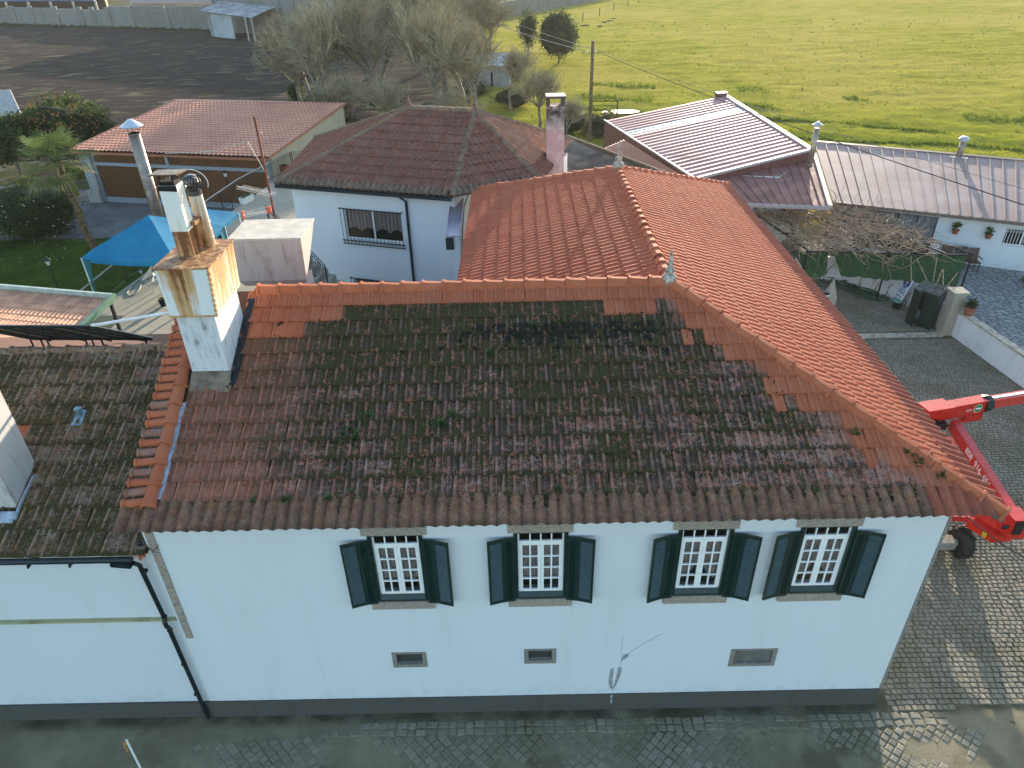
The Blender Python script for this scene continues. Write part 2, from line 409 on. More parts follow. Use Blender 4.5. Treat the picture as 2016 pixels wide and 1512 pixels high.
def ridge_mesh(name, mat, L=0.44, wd=0.14, hg=0.105, taper=0.9, style=0):
    if style == 0: sec = [(-1, -.75), (-.82, .25), (-.36, .95), (.36, .95), (.82, .25), (1, -.75)]
    else: sec = [(math.cos(math.pi * (1 - i / 8)), math.sin(math.pi * i / 8) * 1.25 - .35) for i in range(9)]
    rings = [(0.0, 1.20), (0.055, 1.20), (0.056, 1.0), (L, taper)]
    V = []; F = []; n = len(sec)
    for y, k in rings:
        for a, b in sec: V.append((a * wd * k, y, b * hg * k))
    for a, b in sec: V.append((a * wd * .93, 0.0, b * hg * .93 - .006))
    for j in range(3):
        for k in range(n - 1): F.append((j * n + k + 1, j * n + k, (j + 1) * n + k, (j + 1) * n + k + 1))
    for k in range(n - 1): F.append((4 * n + k + 1, 4 * n + k, k, k + 1))
    F = np.array(F)[:, ::-1]
    return npmesh(name, V, F, mat, None, {'prof': np.full(len(V), .8), 'tv': np.full(len(V), .6), 'rnd': np.zeros(len(V))})
def ridge_line(A, B, me, parent, rng, step=0.40, name='ridge_tile', h=0.03, jit=0.012):
    """A is the low end: each tile laps over the one below it"""
    A = Vector(A); B = Vector(B); n = max(1, int(round((B - A).length / step))); x, y, z = frame_dir(B - A)
    st = (B - A) / n
    for k in range(n):
        M = basis(x, y, z, A + st * k + z * (h + rng.uniform(-.006, .006))) @ Matrix.Rotation(rng.gauss(0, jit * 1.6), 4, 'Z') @ Matrix.Rotation(-0.035 + rng.gauss(0, jit), 4, 'X')
        place(name, me, M, parent)
T_FLAT = flat_tile(); T_BARREL = flat_tile(TW * 1.05, 0.57, .03, .03, BARREL)
# ================================================================ MAIN HOUSE
rng = random.Random(4)
ZE, YR, ZR = 5.83, 4.28, 8.21
house = empty('main_house', (0, 2, 0), 'long white house with green shutters under a mossy tile roof', 'house')
RF = (3.25, YR, ZR); RB = (3.33, 12.8, ZR); RL = (-6.55, YR, ZR)
CR = (8.37, -.4, ZE); CB = (8.62, 18.7, ZE); CL = tuple(at(930, 375, 6.6)); EL = (-6.55, -.4, ZE); VAL = tuple(Vector(CL) - (Vector(RB) - Vector(RF)).normalized() * (CL[1] - 7.35))
mb = MB()
dk = lambda *P: mb.poly([Vector(p) - Vector((0, 0, .004)) for p in P])
dk((-6.55, -.18, ZE + .09), (8.15, -.18, ZE + .09), RF, RL); dk((8.28, -.33, ZE + .035), (8.54, 18.7, ZE + .035), RB, RF); dk(RF, RB, CL, VAL); dk(CB, CL, RB); dk(RL, RF, VAL, (VAL[0] - .2, 8.96, ZE), (-6.55, 8.96, ZE))
dk((-6.55, 8.96, ZE - .12), (-6.55, 8.96, ZE), (VAL[0] - .2, 8.96, ZE), (VAL[0] - .2, 8.96, ZE - .12))
mb.poly([(EL[0], -.18, ZE + .05), (8.15, -.18, ZE + .05), (7.7, 0.0, ZE - .0), (EL[0], 0.0, ZE - .0)])
mb.poly([(8.30, -.33, ZE + .0), (8.54, 18.7, ZE + .0), (7.9, 18.2, ZE - .06), (7.7, 0, ZE - .06)])
roof = mb.build('roof', M_deck, house)
acc = Acc(); MATS = [M_new, M_mossy, M_wing]
tm = [tmesh('tile_new', T_FLAT, M_new), tmesh('tile_mossy', T_FLAT, M_mossy), tmesh('tile_orange', T_FLAT, M_wing)]
sF = Slope(EL, (1, 0, 0), RL)
prng = random.Random(11); stripw = [prng.uniform(.2, 1.0) + (0.35 if k % 3 else 0.0) for k in range(20)]
LV0 = 0.55
def pick_front(u, v, r):
    P = sF.pt(u, v); x = P.x; top = 11 - r                       # 0 = row under the ridge
    hd = (7.97 - x - 1.1 * P.y)
    if top <= 0: return 0
    if top == 1 and (x < -3.6 or 1.75 < x < 2.7): return 0
    if top == 2 and x < -4.3: return 0
    if hd < 0.1 + stripw[r] * (.85 if r > 2 else .5) + (.5 if math.sin(x * 37.7 + r * 9.1) > .75 else 0) and top > 0: return 0
    return 1
hs = [sF.uv(p) for p in ((-6.2, 2.0, 7.05), (-5.45, 4.2, 8.17))]
whF = lay(sF, [(-6.27, -.4, ZE), (8.37, -.4, ZE), RF, (-6.27, YR, ZR)], T_FLAT, TW, TL, LV0, 13, acc, pick_front, rng, holes=[(hs[0][0], hs[1][0], hs[0][1], 9)])
put_tiles(sF, whF, T_FLAT, tm, roof, acc, 300, rng, jit=0.02)
sR = Slope(CR, Vector(CB) - Vector(CR), RF)
whR = lay(sR, [CR, CB, RB, RF], T_FLAT, TW, TL, LV0, 13, acc, lambda u, v, r: 2, rng, stag=False)
put_tiles(sR, whR, T_FLAT, tm, roof, acc, 0, rng, jit=0.006)
sL = Slope(CL, Vector(VAL) - Vector(CL), RF)
whL = lay(sL, [CL, VAL, RF, RB], T_FLAT, TW, TL, 0.02, 15, acc, lambda u, v, r: 2, rng, stag=False)
put_tiles(sL, whL, T_FLAT, tm, roof, acc, 0, rng, jit=0.006)
acc.build('tiles', MATS, roof)
# eave courses of barrel tiles
acc = Acc(); M_eaver = clay('red_eave_clay', (0.34, 0.085, 0.045), (0.44, 0.12, 0.065), .15, .3, 0, None, dark=.4); em = [tmesh('eave_tile', T_BARREL, M_eave), tmesh('eave_tile_new', T_BARREL, M_eaver)]
wh = lay(sF, [(-6.98, -.4, ZE), CR, (7.75, .125, 6.09), (-6.98, .125, 6.09)], T_BARREL, TW, 0.57, 0.0, 1, acc, lambda u, v, r: 1 if sF.pt(u, v).x > 7.0 else 0, rng, stag=False)
put_tiles(sF, wh, T_BARREL, em, roof, acc, 90, rng, 'eave_tile', lift=0.01, jit=0.02)
wh = lay(sR, [CR, CB, sR.pt((Vector(CB) - Vector(CR)).length - .6, .57), sR.pt(.6, .57)], T_BARREL, TW, 0.57, 0.0, 1, acc, lambda u, v, r: 1, rng, stag=False)
put_tiles(sR, wh, T_BARREL, em, roof, acc, 100, rng, 'eave_tile', lift=0.01, jit=0.012)
acc.build('eave_tile_ends', [M_eave, M_eaver], roof)
rm = ridge_mesh('ridge_tile', M_new); rmw = ridge_mesh('ridge_tile_orange', M_wing)
ridge_line((-5.35, YR, ZR), RF, rm, roof, rng, 0.425)
ridge_line(Vector(CR) + Vector((-.03, .03, .0)), Vector(RF), rm, roof, rng, 0.43, h=.035)
ridge_line(RF, RB, rmw, roof, rng, 0.40); ridge_line(CL, RB, rmw, roof, rng, 0.42); ridge_line(CB, RB, rmw, roof, rng, 0.42)
# mortar bed under the ridge
mb = MB(); mb.beam((-5.35, YR - .13, ZR - .10), (3.2, YR - .13, ZR - .10), .05, .06); mb.beam(Vector(CR) + Vector((-.1, -.06, -.06)), Vector(RF) + Vector((-.08, -.1, -.11)), .06, .07)
mb.build('mortar', M_cement, roof)
# left verge: half-round tiles up the slope, short barrel tiles sticking out over the lower neighbour
vm = ridge_mesh('verge_tile', M_new, 0.46, .12, .115, .86, 1); bmn = ridge_mesh('verge_cap', M_new, 0.46, .078, .08, .9, 1)
M_worn = clay('worn_clay', (0.30, 0.12, 0.075), (0.38, 0.15, 0.09), .8, .3, 0, None); bmw = ridge_mesh('verge_cap_worn', M_worn, 0.46, .078, .08, .9, 1)
a_ = sF.pt(0.12, .42); b_ = sF.pt(0.12, 4.1)
ridge_line(a_, b_, vm, roof, rng, 0.42, 'verge_tile', h=.10)
for k in range(22):
    v = .55 + k * 0.197; P = sF.pt(0.02 - (0.03 if k < 4 else 0), v, .085); dx = Vector((-1, 0, -.10)).normalized(); z = sF.N; z = (z - dx * z.dot(dx)).normalized(); x = (-dx).cross(z)
    M = basis(x, -dx, z, P + dx * (0.36 + rng.uniform(-.02, .02))) @ Matrix.Rotation(rng.gauss(0, .03), 4, 'Z')
    place('verge_cap', bmw if k in (1, 3, 5, 7, 10) else bmn, M, roof)
mb = MB(); o = .04
mb.prism([sF.pt(.20, .6, .05), sF.pt(.31, .6, .05), sF.pt(.31, 2.55, .05), sF.pt(.20, 2.55, .05)], sF.N * .02); mb.build('verge_flashing', M_zinc, roof)
# finials
def finial(mb, P, s):
    mb.lathe([(.11 * s, -.12 * s), (.15 * s, .02 * s), (.15 * s, .10 * s), (.10 * s, .16 * s), (.07 * s, .17 * s), (.10 * s, .22 * s), (.095 * s, .27 * s), (.055 * s, .31 * s), (.05 * s, .33 * s), (.065 * s, .37 * s), (.055 * s, .42 * s), (.035 * s, .45 * s), (.045 * s, .49 * s), (.035 * s, .54 * s), (.02 * s, .57 * s), (.03 * s, .61 * s), (.018 * s, .66 * s), (.004 * s, .69 * s)], P, 14)
M_fin = plain('lichened_stone', (0.42, 0.37, 0.31), 0.95, var=.45, scale=18)
mb = MB(); finial(mb, Vector(RF) + Vector((0, 0, .02)), 1.0); mb.build('finial', M_fin, roof, True)
mb = MB(); finial(mb, Vector(RB) + Vector((0, 0, .05)), 1.15); mb.build('finial', M_fin, roof, True)
# ---- walls with real openings
WX = [-2.24, 0.40, 3.38, 5.585]; VENT = [(-2.66, -1.95, 1.56, 2.03), (0.06, 0.72, 1.60, 2.06), (4.31, 5.27, 1.38, 1.93)]
XL, XR_, ZT = -6.75, 7.68, 5.80
holes = [(c - .50, c + .50, 3.62, 5.31) for c in WX] + VENT
def wall_with_holes(mb, x0, x1, z0, z1, y, holes, depth, m=0, P=None):
    P = P or (lambda x, yy, z: (x, yy, z))
    xs = sorted({x0, x1, *[h[0] for h in holes], *[h[1] for h in holes]}); zs = sorted({z0, z1, *[h[2] for h in holes], *[h[3] for h in holes]})
    for i in range(len(xs) - 1):
        for j in range(len(zs) - 1):
            cx, cz = (xs[i] + xs[i + 1]) / 2, (zs[j] + zs[j + 1]) / 2
            if any(h[0] < cx < h[1] and h[2] < cz < h[3] for h in holes): continue
            mb.poly([P(xs[i], y, zs[j]), P(xs[i + 1], y, zs[j]), P(xs[i + 1], y, zs[j + 1]), P(xs[i], y, zs[j + 1])], m)
    for a, b, c, d in holes:
        y2 = y + depth
        mb.poly([P(a, y, c), P(a, y2, c), P(b, y2, c), P(b, y, c)], m); mb.poly([P(a, y, d), P(b, y, d), P(b, y2, d), P(a, y2, d)], m)
        mb.poly([P(a, y, c), P(a, y, d), P(a, y2, d), P(a, y2, c)], m); mb.poly([P(b, y, c), P(b, y2, c), P(b, y2, d), P(b, y, d)], m)
mb = MB(); wall_with_holes(mb, XL, XR_, 0, ZT, 0.0, holes, .3)
mb.poly([(XR_, 0, 0), (7.9, 18.2, 0), (7.9, 18.2, ZT), (XR_, 0, ZT)]); mb.poly([(7.9, 18.2, 0), (-1.0, 15.2, 0), (-1.0, 15.2, 6.5), (7.9, 18.2, ZT)])
mb.poly([(-1.0, 15.2, 0), (-1.2, 8.6, 0), (-1.2, 8.6, ZT), (-1.2, 7.6, 6.5), (-1.0, 15.2, 6.5)]); mb.poly([(-1.2, 8.6, 0), (XL, 8.6, 0), (XL, 8.6, ZT), (-1.2, 8.6, ZT)])
mb.poly([(XL, 8.6, 0), (XL, 0, 0), (XL, 0, ZT), (XL, 8.6, ZT)]); mb.poly([(XL + .2, 0, ZT), (XL + .2, 8.6, ZT), (XL + .2, YR, ZR - .02)])
mb.build('wall', M_white, house)
mb = MB(); mb.bb(XL - .02, XR_ + .03, -.03, -.002, 0, .53); mb.bb(XR_ + .002, XR_ + .03, 0, 18, 0, .4); mb.build('plinth', M_socle, house)
q = random.Random(3); z = 2.62; k = 0
for z0, z1 in ((2.62, 3.13), (3.14, 3.62), (3.63, 4.10), (4.11, 5.02), (5.03, 5.66)):
    mb = MB(); mb.bb(-6.70, -6.56 + q.uniform(-.01, .01), -.022, -.002, z0, z1 - .012); mb.build('quoin', M_stone, house)
for z0, z1 in ((0.02, .9), (.91, 1.7), (1.71, 2.6), (2.61, 3.4), (3.41, 4.3), (4.31, 5.0), (5.01, 5.7)):
    mb = MB(); mb.bb(XR_ + .002, XR_ + .05, -.012, .34 + q.uniform(-.03, .03), z0, z1 - .01); mb.build('quoin', M_stoned, house)
mb = MB(); mb.prism([(1.93, -.003, .63), (1.99, -.003, 1.0), (2.02, -.003, 1.4), (2.05, -.003, 1.42), (2.10, -.003, 1.36), (2.06, -.003, 1.05), (2.0, -.003, .8)], (0, -.004, 0))
mb.prism([(1.84, -.003, .95), (1.86, -.003, 1.35), (1.93, -.003, 1.4), (1.92, -.003, 1.1), (1.93, -.003, .70), (1.89, -.003, .7)], (0, -.004, 0))
mb.prism([(2.06, -.003, 1.62), (2.11, -.003, 1.82), (2.22, -.003, 1.86), (2.2, -.003, 1.74)], (0, -.004, 0))
pts = [(1.95, .62), (2.0, 1.0), (2.08, 1.5), (2.07, 1.75), (2.05, 2.1), (2.06, 2.45)]
for (a, b), (c, d) in zip(pts, pts[1:]): mb.beam((a, -.004, b), (c, -.004, d), .005, .004)
pts = [(2.2, 1.86), (2.45, 2.12), (2.72, 2.36), (2.86, 2.45)]
for (a, b), (c, d) in zip(pts, pts[1:]): mb.beam((a, -.004, b), (c, -.004, d), .005, .004)
mb.prism([(1.90, -.034, .53), (1.96, -.034, .53), (1.95, -.034, .2), (1.91, -.034, .25)], (0, -.004, 0)); mb.build('wall_crack', M_crack, house)
# ---- windows
SLAT = None
def shutter(cx, side, ang, k):
    """two narrow louvred leaves hinged at the frame"""
    hx = cx + side * .485; root = None
    for leaf, (u0, u1, tilt) in enumerate(((0.0, .19, .10), (.195, .50, ang))):
        c, s_ = math.cos(tilt), math.sin(tilt)
        base = Vector((hx, -.055, 0)) if leaf == 0 else Vector((hx + side * .195 * math.cos(.10), -.055 - .195 * math.sin(.10), 0))
        ux = Vector((side * c, -s_, 0)); wd = u1 - u0; nrm = Vector((-side * s_, -c, 0)) if False else Vector((0, -1, 0))
        def P(u, z, d=0.0): p = base + ux * u; return Vector((p.x, p.y - d, z))
        mb = MB(); z0, z1 = 3.58, 5.22; R = Matrix((ux, Vector((ux.y, -ux.x, 0)), Vector((0, 0, 1)))).transposed()
        for u in (.02, wd - .02): mb.box(P(u, (z0 + z1) / 2), (.042, .036, z1 - z0), R)
        for z in (z0 + .035, z1 - .035, ): mb.box(P(wd / 2, z), (wd - .042 * 2, .034, .07), R)
        if leaf == 0:
            for j in range(50): mb.box(P(wd / 2, z0 + .085 + j * .0298), (wd - .084, .020, .012), R)
            mb.box(P(wd / 2, (z0 + z1) / 2, -.006), (wd - .084, .006, z1 - z0 - .14), R)
        o = mb.build('shutter', M_green, house)
        if leaf == 1:
            mb = MB(); mb.box((0, 0, 0), (wd - .086, .006, .036), Matrix.Rotation(rad(48 * side), 3, 'X'))
            me = mb.mesh('slat', M_slat)
            for j in range(33):
                place('slat', me, Matrix.Translation(P(wd / 2, z0 + .095 + j * .0448)) @ R.to_4x4(), o)
for i, cx in enumerate(WX):
    mb = MB(); mb.bb(cx - .60, cx + .58, -.030, -.002, 5.312, 5.50); mb.build('lintel', M_stone, house)
    mb = MB(); mb.bb(cx - .62, cx + .60, -.06, .10, 3.40, 3.60); mb.build('sill', M_stone, house)
    mb = MB()                                                        # green outer frame
    for s in (-1, 1): mb.bb(*sorted((cx + s * .498, cx + s * .425)), -.04, .16, 3.62, 5.31)
    mb.bb(cx - .424, cx + .424, -.012, .012, 5.278, 5.308); mb.prism([(cx - .424, -.05, 3.622), (cx - .424, -.05, 3.66), (cx - .424, .012, 3.75), (cx - .424, .012, 3.622)], (.848, 0, 0))
    mb.build('shutter_frame', M_green, house)
    x0, x1, z0, z1, ym = cx - .422, cx + .422, 3.755, 5.30, .035
    mb = MB(); fr = lambda a, b, c, d: mb.bb(a, b, ym - .02, ym + .02, c, d)
    fr(x0, x0 + .03, z0, z1); fr(x1 - .03, x1, z0, z1); zt = 5.02; fr(x0 + .03, x1 - .03, zt, zt + .055); fr(x0 + .03, x1 - .03, z1 - .025, z1)
    panes = []
    tw = (x1 - x0 - .06) / 4
    for k in range(1, 4): fr(x0 + .03 + k * tw - .012, x0 + .03 + k * tw + .012, zt + .055, z1 - .025)
    for k in range(4): panes.append((x0 + .03 + k * tw + .012, x0 + .03 + (k + 1) * tw - .012, zt + .055, z1 - .025))
    for s in (0, 1):
        a = x0 + .03 if s == 0 else cx + .002; b = cx - .002 if s == 0 else x1 - .03; yk = .008
        fr(a, a + .055, z0, zt); fr(b - .055, b, z0, zt); fr(a + .055, b - .055, z0, z0 + .055); fr(a + .055, b - .055, zt - .055, zt)
        fr((a + b) / 2 - .015, (a + b) / 2 + .015, z0 + .055, zt - .055); dz = (zt - .055 - z0 - .055) / 4
        for j in range(1, 4):
            zz = z0 + .055 + j * dz; fr(a + .055, (a + b) / 2 - .015, zz - .015, zz + .015); fr((a + b) / 2 + .015, b - .055, zz - .015, zz + .015)
        for j in range(4):
            for (p, q_) in ((a + .055, (a + b) / 2 - .015), ((a + b) / 2 + .015, b - .055)): panes.append((p, q_, z0 + .055 + j * dz + .015, z0 + .055 + (j + 1) * dz - .015))
    win = mb.build('window', M_wpaint, house)
    for a, b, c, d in panes:
        mb = MB(); mb.bb(a, b, ym - .003, ym + .003, c, d); mb.build('pane', M_glass, win)
    # curtains: pleated, scalloped at the foot (tied open in the two right windows)
    for s in (0, 1):
        mb = MB(); a = x0 if s == 0 else cx; b = cx if s == 0 else x1; n = 26
        def foot(t):
            if i < 2: return 4.07 + .05 * abs(math.sin(t * math.pi * 2)) - (.05 if i == 1 else 0)
            tt = t if s == 0 else 1 - t; return 3.95 + .75 * max(0, tt - .35) ** 1.2 + .05 * abs(math.sin(t * 9))
        for k in range(n):
            t0, t1 = k / n, (k + 1) / n; ya, yb = .09 + .012 * math.sin(t0 * 40), .09 + .012 * math.sin(t1 * 40)
            mb.poly([(a + (b - a) * t0, ya, foot(t0)), (a + (b - a) * t1, yb, foot(t1)), (a + (b - a) * t1, yb, 5.0), (a + (b - a) * t0, ya, 5.0)])
        mb.build('curtain', M_curtain, win)
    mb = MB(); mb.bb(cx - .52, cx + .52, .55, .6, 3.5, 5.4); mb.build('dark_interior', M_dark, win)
    for s in (-1, 1): shutter(cx, s, (.30, .26, .34, .30)[i], i)
M_ventd = plain('vent_dark', (.05, .05, .048), .9, var=.1); M_ventg = plain('vent_grey', (.15, .15, .13), .9, var=.15, scale=3)
for a, b, c, d in VENT:
    mb = MB(); t = .09; mb.bb(a, a + t, -.012, .22, c, d); mb.bb(b - t, b, -.012, .22, c, d); mb.bb(a + t, b - t, -.012, .22, d - .05, d); mb.prism([(a + t, -.012, c), (a + t, -.012, c + .09), (a + t, .22, c + .11), (a + t, .22, c)], (b - a - 2 * t, 0, 0))
    v = mb.build('vent_frame', M_stoned, house); mb = MB(); mb.bb(a + t + .002, b - t - .002, .06 if b < 2 else .03, .10, c + .112, d - .052); mb.build('vent_mesh', M_ventd if b < 2 else M_ventg, v)
# ---- rusted metal chimney on a rendered stack
def rust(name, paint, amt, z0, z1, cx=None, wd=.4):
    """white paint under soft yellow-brown run-off with a rusty heart; cx: the run-off sits round that x"""
    m = NT(name, 0.6, 0.0, 0.3); x, y, z = m.sep()
    st = m.noise(3.0, 5, 0.65, m.map((3.0, 3.0, 0.16))); g = m.noise(7, 6, 0.75)
    f = m.math('ADD', m.math('MULTIPLY', st, .65), m.math('MULTIPLY', g, .25))
    f = m.math('ADD', f, m.ss(z, z0, z1, -.06, .10))
    if cx is not None: f = m.math('ADD', f, m.ss(m.math('ABSOLUTE', m.math('SUBTRACT', x, cx)), wd, .02, -.22, .14))
    f = m.math('ADD', f, amt)
    r = m.mix(m.noise(12, 5), (0.075, 0.028, 0.014), (0.30, 0.11, 0.04)); hal = m.mix(m.noise(4, 4), (0.46, 0.22, 0.075), (0.62, 0.42, 0.22))
    c = m.mix(m.ss(f, .38, .58), paint, hal); c = m.mix(m.ss(f, .56, .74), c, r)
    m.color(c); m.bump(m.noise(40, 4), .25, .006); return m.mat
M_rust1 = rust('rusty_white_steel', (0.70, 0.73, 0.72), .04, 8.6, 9.6, -5.93, .42); M_rust5 = rust('rusty_side_steel', (0.70, 0.64, 0.54), .07, 8.5, 9.8); M_rust2 = rust('rusty_steel', (0.40, 0.22, 0.12), .18, 9.0, 10.0)
M_rust3 = rust('white_steel', (0.74, 0.75, 0.70), -.13, 10.9, 9.7); M_rust4 = rust('rusty_round_pipe', (0.72, 0.70, 0.64), .05, 10.6, 9.6)
M_soot = plain('soot', (0.02, 0.018, 0.016), .9); M_stack = streaky('worn_stack_render', (0.62, 0.64, 0.66), (0.09, 0.09, 0.095), 1.0, .9, 3.2)
M_turb = plain('turbine_steel', (0.16, 0.16, 0.16), .35, .8, var=.3, scale=10)
cx0, cx1, cy0, cy1 = -6.23, -5.52, 2.38, 3.62
mb = MB(); n = 6
prof = [(6.9, .0), (7.35, .0), (7.7, .0), (8.2, .0), (8.62, .03)]
mb.prism([(cx0, cy0, 6.9), (cx1, cy0, 6.9), (cx1, cy1, 6.9), (cx0, cy1, 6.9)], (0, 0, 1.74))
stack = mb.build('chimney', M_stack, house)
mb = MB(); mb.prism([(cx0 - .05, 2.02, 7.06), (cx1 + .08, 2.02, 7.06), (cx1 + .02, 2.37, 7.40), (cx0 - .01, 2.37, 7.40)], (0, .02, .02)); mb.build('chimney_apron', plain('stained_zinc', (0.20, .155, .11), .7, 0, var=.35, scale=3), stack)
mb = MB(); mb.prism([sF.pt(*sF.uv((cx1 + .02, 2.2, 7.15)), .06), sF.pt(*sF.uv((cx1 + .16, 2.2, 7.15)), .06), sF.pt(*sF.uv((cx1 + .16, 4.05, 8.09)), .06), sF.pt(*sF.uv((cx1 + .02, 4.05, 8.09)), .06)], sF.N * .02); mb.build('chimney_flashing', M_pipe, stack)
# hood: box slightly leaning outward, with a rust lip
mb = MB(); hx0, hx1, hy0, hy1 = -6.32, -5.38, 2.30, 3.66
mb.poly([(hx0 + .02, hy0 + .02, 8.63), (hx0, hy0, 9.54), (hx1, hy0, 9.54), (hx1 - .05, hy0 + .02, 8.63)][::-1])
mb.poly([(hx1 - .05, hy0 + .02, 8.63), (hx1, hy0, 9.54), (hx1, hy1, 9.54), (hx1 - .05, hy1 - .02, 8.63)][::-1])
mb.poly([(hx0 + .02, hy0 + .02, 8.63), (hx0 + .02, hy1 - .02, 8.63), (hx0, hy1, 9.54), (hx0, hy0, 9.54)][::-1])
mb.poly([(hx0 + .02, hy1 - .02, 8.63), (hx1 - .05, hy1 - .02, 8.63), (hx1, hy1, 9.54), (hx0, hy1, 9.54)][::-1])
mb.poly([(hx0 + .02, hy0 + .02, 8.63), (hx1 - .05, hy0 + .02, 8.63), (hx1 - .05, hy1 - .02, 8.63), (hx0 + .02, hy1 - .02, 8.63)][::-1])
mb.m[1] = 1; mb.build('hood', [M_rust1, M_rust5], stack)
mb = MB(); mb.bb(hx0 - .03, hx1 + .03, hy0 - .03, hy1 + .03, 9.542, 9.575); mb.bb(hx0 + .01, hx1 - .04, hy0 + .005, hy0 + .03, 8.60, 8.632)
for k in range(26): mb.box((hx1 - .004 - .05 * (k / 26), hy0 + .004, 9.5 - k * .034), (.028 + .02 * ((k * 7) % 3), .02, .022))
mb.build('hood_lid', M_rust2, stack)
fx0, fx1, fy0, fy1 = -6.085, -5.80, 2.84, 3.12
mb = MB(); mb.bb(fx0, fx1, fy0, fy1, 9.576, 10.04); mb.build('flue_base', M_rust2, stack)
mb = MB(); mb.bb(fx0 - .012, fx1 + .012, fy0 - .012, fy1 + .012, 10.042, 10.86); mb.build('flue', M_rust3, stack)
mb = MB(); mb.bb(fx0 + .01, fx1 - .01, fy0 + .01, fy1 - .01, 10.862, 10.93)
for a in (fx0 + .03, fx1 - .03):
    for b in (fy0 + .03, fy1 - .03): mb.bb(a - .012, a + .012, b - .012, b + .012, 10.932, 11.03)
mb.prism([(fx0 - .02, fy0 - .02, 10.78), (fx1 + .02, fy0 - .02, 10.76), (fx1 + .02, fy0 - .02, 10.862), (fx0 - .02, fy0 - .02, 10.862)], (0, .006, 0)); mb.build('flue_mouth', M_soot, stack)
mb = MB(); mb.box(((fx0 + fx1) / 2, (fy0 + fy1) / 2, 11.05), (.50, .46, .025), Matrix.Rotation(rad(-4), 3, 'X')); mb.build('flue_cap', plain('sooty_rust', (0.13, .075, .055), .45, .3, var=.4, scale=5), stack)
px_, py_ = -5.74, 3.42
mb = MB(); mb.tube([(px_, py_, 9.576), (px_ - .02, py_, 10.55)], .125, 16); 
for z in (9.72, 9.88, 10.02): mb.lathe([(.127, z - .012), (.134, z), (.127, z + .012)], (px_ - .004, py_, 0), 16)
mb.build('round_flue', M_rust4, stack, False)
mb = MB(); mb.bb(-5.93, -5.70, 3.0, 3.35, 10.10, 10.16); mb.tube([(-5.80, 3.13, 9.58), (-5.80, 3.13, 10.1)], .05, 8); mb.build('flue_bracket', M_rust2, stack)
mb = MB(); c = Vector((px_ - .02, py_, 10.73)); mb.lathe([(.13, -.20), (.13, -.12), (.09, -.11), (.10, .14), (.05, .165)], c, 14); NV = 18
for k in range(NV):
    pts = []
    for j in range(7):
        a = -0.9 + j * .32; th = 2 * math.pi * k / NV + a * .35; r = .185 * math.cos(a) + .02
        pts.append((r, math.sin(a) * .15, th))
    for j in range(6):
        (r0, z0, t0), (r1, z1, t1) = pts[j], pts[j + 1]; dt = .22
        A = lambda r, z, t: c + Vector((r * math.cos(t), r * math.sin(t), z)); q4 = [A(r0, z0, t0), A(r0 * .90, z0, t0 + dt), A(r1 * .90, z1, t1 + dt), A(r1, z1, t1)]
        mb.poly(q4)
mb.build('turbine', M_turb, stack)
mb = MB(); mb.tube([(px_ - .02 + .30 * math.sin(t), py_ - .02, 10.73 + .24 * math.cos(t) + .02) for t in [x * .25 - .3 for x in range(10)]], .008, 5); mb.build('turbine_bracket', M_wpaint, stack)
# ---- big rendered chimney box behind the ridge
M_pink = streaky('pink_stained_render', (0.58, 0.46, 0.40), (0.25, 0.14, 0.12), .85, .9, 1.9); M_slabc = plain('cement_slab', (0.60, 0.52, 0.42), .9, var=.10, scale=3, bump=.2)
mb = MB(); bx0, bx1, by0, by1 = -7.28, -5.42, 8.0, 9.45
mb.bb(bx0 + .35, bx1 - .2, by0 + .3, by1 - .3, 5.2, 6.62); b2 = mb.build('chimney', M_pink, house, label='wide pinkish rendered chimney box behind the ridge')
mb = MB(); mb.poly([(bx0, by0, 7.93), (bx1, by0, 7.93), (bx1 - .05, by0 + .05, 6.80), (bx0 + .02, by0 + .05, 6.80)][::-1]); mb.poly([(bx1, by0, 7.93), (bx1, by1, 7.93), (bx1 - .3, by1 - .3, 6.62), (bx1 - .12, by0 + .15, 6.62), (bx1 - .05, by0 + .05, 6.8)][::-1])
mb.poly([(bx0, by0, 7.93), (bx0 + .02, by0 + .05, 6.8), (bx0 + .1, by0 + .15, 6.62), (bx0 + .1, by1 - .1, 6.62), (bx0, by1, 7.93)][::-1]); mb.poly([(bx0, by1, 7.93), (bx0 + .1, by1 - .1, 6.62), (bx1 - .3, by1 - .3, 6.62), (bx1, by1, 7.93)][::-1])
mb.poly([(bx0 + .02, by0 + .05, 6.8), (bx1 - .05, by0 + .05, 6.8), (bx1 - .12, by0 + .15, 6.62), (bx0 + .1, by0 + .15, 6.62)][::-1]); mb.poly([(bx0 + .1, by0 + .15, 6.62), (bx1 - .12, by0 + .15, 6.62), (bx1 - .3, by1 - .3, 6.62), (bx0 + .1, by1 - .1, 6.62)][::-1])
mb.build('chimney_box', M_pink, b2)
for k in range(3):
    mb = MB(); a = bx0 - .02 + k * .634; mb.bb(a, a + .628, by0 - .02, by1 + .02, 7.935, 7.99); mb.build('cap_slab', M_slabc, b2)
